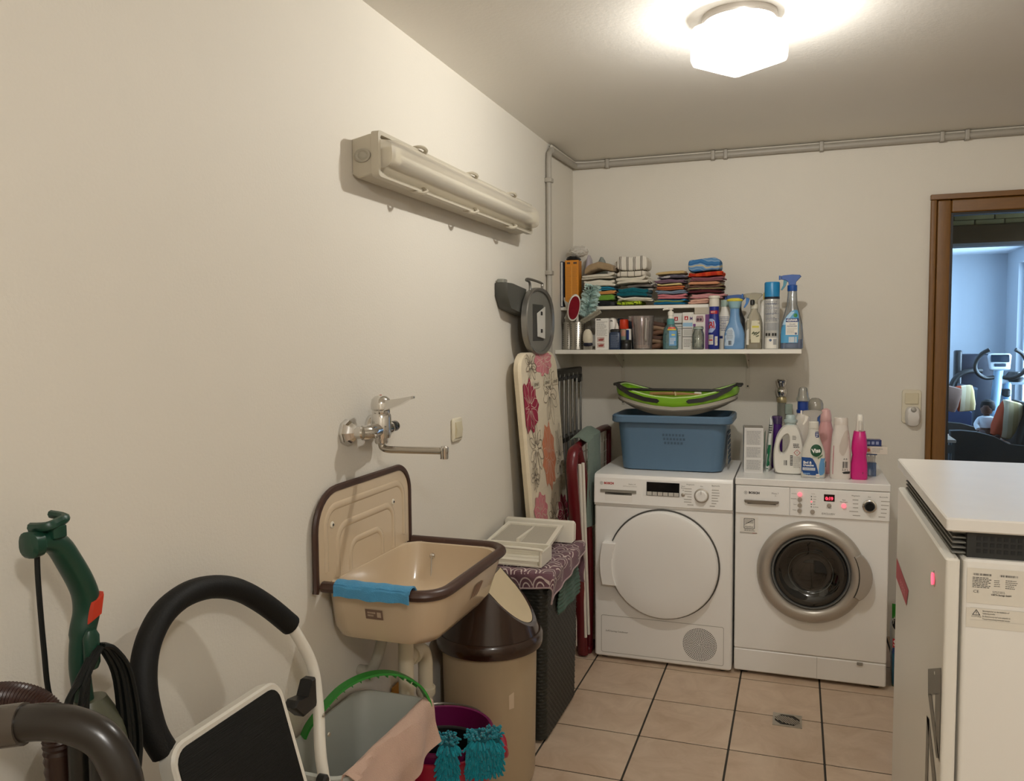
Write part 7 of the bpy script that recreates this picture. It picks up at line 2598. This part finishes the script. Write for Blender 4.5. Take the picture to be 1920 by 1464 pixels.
B().tube(smooth_path([(.05, -.1, 1.06), (-.1, -.13, 1.05), (-.21, -.14, .97), (-.25, -.13, .82), (-.23, -.1, .6), (-.2, -.05, .1)], 6), .027, 10).out('hand_rail', black_pl, tmx)

wkr = M('dark_rattan', '#1d1c17', .6, 0, .25, 150, .4, 250)
def cushion_cloth(name, cols, sx):
    return BANDS(name, cols, 'X', sx, .85, .6)
cushS = cushion_cloth('cushion_stripes', ['#c9b48c', '#b09a6a', '#c9b48c', '#a8462a', '#a8462a', '#d8c8a8'], 1.3)
def pillow(name, loc_, sx, sz, th, mat, rot, label):
    b = B().secs([(-1, .62, .15, 3), (-.93, .86, .5, 3.4), (-.5, .97, .9, 3.6), (0, .95, 1, 3.4), (.5, .97, .9, 3.6), (.93, .86, .5, 3.4), (1, .62, .15, 3)], 32)
    b.v = [(x * sx, y * th, z * sz) for x, y, z in b.v]
    b.xf(rot)
    q = thing(name, label, 'cushion', loc_)
    b.out('cover', mat, q)
    return q
def armchair(label, loc_, arm_m, back_m, prof, ys, seat_top, back):
    t = thing('rattan_armchair', label, 'armchair', loc_)
    for y in ys:
        B().prism(prof, 'y', y - .035, y + .035, .012).out('arm', arm_m, t)
    x0, x1 = prof[0][0], max(p_[0] for p_ in prof)
    B().rbox(x0 + .02, x1 - .02, ys[0] + .037, ys[1] - .037, .08, seat_top - .12, .02).out('seat_base', wkr, t)
    B().prism(back, 'y', ys[0] + .04, ys[1] - .04, .02).out('backrest', back_m, t)
    B().rbox(x0 + .03, back[0][0] - .01, ys[0] + .045, ys[1] - .045, seat_top - .12, seat_top, .04, 4).out('seat_cushion', BANDS('seat_stripes', ['#c9b9a5', '#a5533f', '#c9b9a5', '#c9b9a5', '#8d3b33'], 'Y', 3, .85, .3), t)
    return t
armchair('near dark rattan armchair with a curved arm, seen through the glass door', (2.66, 8.0, 0), wkr, wkr,
         [(-.26, 0), (-.26, .605), (-.18, .61), (-.05, .60), (.08, .565), (.2, .50), (.40, .48), (.40, 0)], (0, .72), .50, [(.26, .3), (.42, .3), (.46, .82), (.36, .84)])
pillow('striped_cushion', (2.885, 8.22, .69), .10, .17, .075, cushS, Matrix.Rotation(.30, 4, 'Y') @ Matrix.Rotation(.35, 4, 'Z'), 'orange and cream striped cushion leaning in the near rattan armchair')
dl = thing('doll', 'small dark haired doll in a white shirt sitting in the near rattan armchair', 'doll', (2.755, 8.36, .50))
b = B().secs([(0, .07, .07, 2.2), (.05, .06, .06, 2.2), (.10, .05, .045, 2.2), (.16, .062, .045, 2.4), (.19, .056, .04, 2.4), (.205, .025, .025, 2), (.22, .024, .024, 2), (.23, .042, .042, 2), (.265, .05, .05, 2), (.30, .042, .045, 2), (.32, .02, .02, 2)], 24)
b.out('body', M('doll_skin', '#5e3d2e', .6), dl)
B().secs([(.10, .058, .054, 2.2), (.16, .07, .054, 2.4), (.195, .064, .046, 2.4), (.207, .03, .03, 2)], 24, cap0=False, cap1=False).out('shirt', M('shirt_white', '#dfe2e6', .8), dl)
B().secs([(.255, .056, .054, 2, 0, .008), (.29, .062, .06, 2, 0, .008), (.335, .05, .05, 2, 0, .006), (.355, .02, .02, 2)], 24, (0.01, .006, 0)).out('hair', M('hair_black', '#0a0808', .8, 0, .3, 60, .6, 120), dl)
for sx in (-1, 1):
    b = B().tube(smooth_path([(sx * .056, 0, .18), (sx * .088, -.03, .13), (sx * .078, -.07, .09)], 5), .02, 10)
    b.out('sleeve', MATS['shirt_white'], dl)
    B().tube(smooth_path([(sx * .035, -.02, .035), (sx * .05, -.12, .06), (sx * .05, -.2, .03)], 5), .026, 10).out('leg', M('doll_trousers', '#3c2422', .8), dl)
    B().lathe([(.005, 0), (.003, -.003)], 8, (sx * .018, -.049, .27), axis='y').out('eye', black_pl, dl)
armchair('far rattan armchair with a dark blue side, behind the near one in the back room', (2.60, 8.95, 0), M('chair_navy', '#16284a', .5, 0, .1), M('back_blue_grey', '#26323f', .5),
         [(-.10, 0), (-.10, .68), (-.06, .715), (.10, .715), (.14, .69), (.14, 0)], (0, .6), .6, [(.05, .4), (.15, .4), (.20, .92), (.10, .94)])
pillow('patterned_cushion', (2.645, 8.75, .835), .085, .125, .055, cushS, Matrix.Rotation(-.12, 4, 'Y'), 'cream and orange striped cushion in the far rattan armchair')
pillow('brown_cushion', (2.515, 8.72, .83), .085, .12, .05, CLOTH('cushion_brown', '#6d5448', .6), Matrix.Rotation(.25, 4, 'Y'), 'plain brown cushion before the striped one in the far armchair')
sdt = thing('side_table', 'small side table with dark frame beside the door jamb in the back room', 'table', (2.26, 7.75, 0))
B().rbox(-.14, .13, -.15, .2, .54, .565, .005).out('table_top', M('table_pale', '#b09a84', .4), sdt)
for x in (-.12, .11):
    for y in (-.13, .18):
        B().box(x - .012, x + .012, y - .012, y + .012, 0, .54).out('leg', dgrey_pl, sdt)
B().box(-.11, .1, -.145, -.13, .45, .52).out('apron', dgrey_pl, sdt)
wl = thing('white_ball_lamp', 'white round lamp on the side table, half hidden by the door frame', 'lamp', (2.30, 7.78, .565))
B().lathe([(.03, 0), (.03, .006), (.012, .012), (.012, .02)], 20).out('base', white_pl, wl)
B().lathe([(.014, .02), (.04, .03), (.05, .06), (.045, .09), (.025, .108), (.001, .112)], 24).out('globe', M('globe_white', '#d6dade', .4), wl)

# ---- repeats carry a group
for o in list(COL.objects):
    if o.parent or 'category' not in o or 'group' in o:
        continue
    c, z = o['category'], o.location.z
    low, top, wash = abs(z - SZ) < .01, z > UZ - .01, abs(z - WZ) < .01
    if c == 'towel' and top:
        x = o.location.x
        k = 0 if x < .275 else 1 if x < .465 else 2 if x < .62 else 3
        o['group'] = 'towels in the %s stack on the upper shelf' % ('first', 'second', 'third', 'fourth')[k]
    elif c in ('bottle', 'aerosol can') and low:
        o['group'] = 'bottles on the lower shelf'
    elif c == 'bottle' and wash:
        o['group'] = 'bottles on the washing machine'
    elif c == 'bottle' and z < .01:
        o['group'] = 'bottles on the floor beside the washing machine'
    elif c == 'box' and low:
        o['group'] = 'cartons on the lower shelf'
    elif c == 'box':
        o['group'] = 'cartons'
    elif c == 'utensil holder':
        o['group'] = 'steel utensil holders'
    elif c == 'bucket':
        o['group'] = 'nested buckets'
    elif c == 'mop cloth':
        o['group'] = 'mop cloths on the red bucket'
    elif c == 'bag' and top:
        o['group'] = 'plastic bags on the upper shelf'
    elif c == 'airer':
        o['group'] = 'folded airers'
    elif c == 'shelf':
        o['group'] = 'white wall shelves'
    elif c == 'armchair':
        o['group'] = 'rattan armchairs in the back room'
    elif c == 'cushion':
        o['group'] = 'armchair cushions'
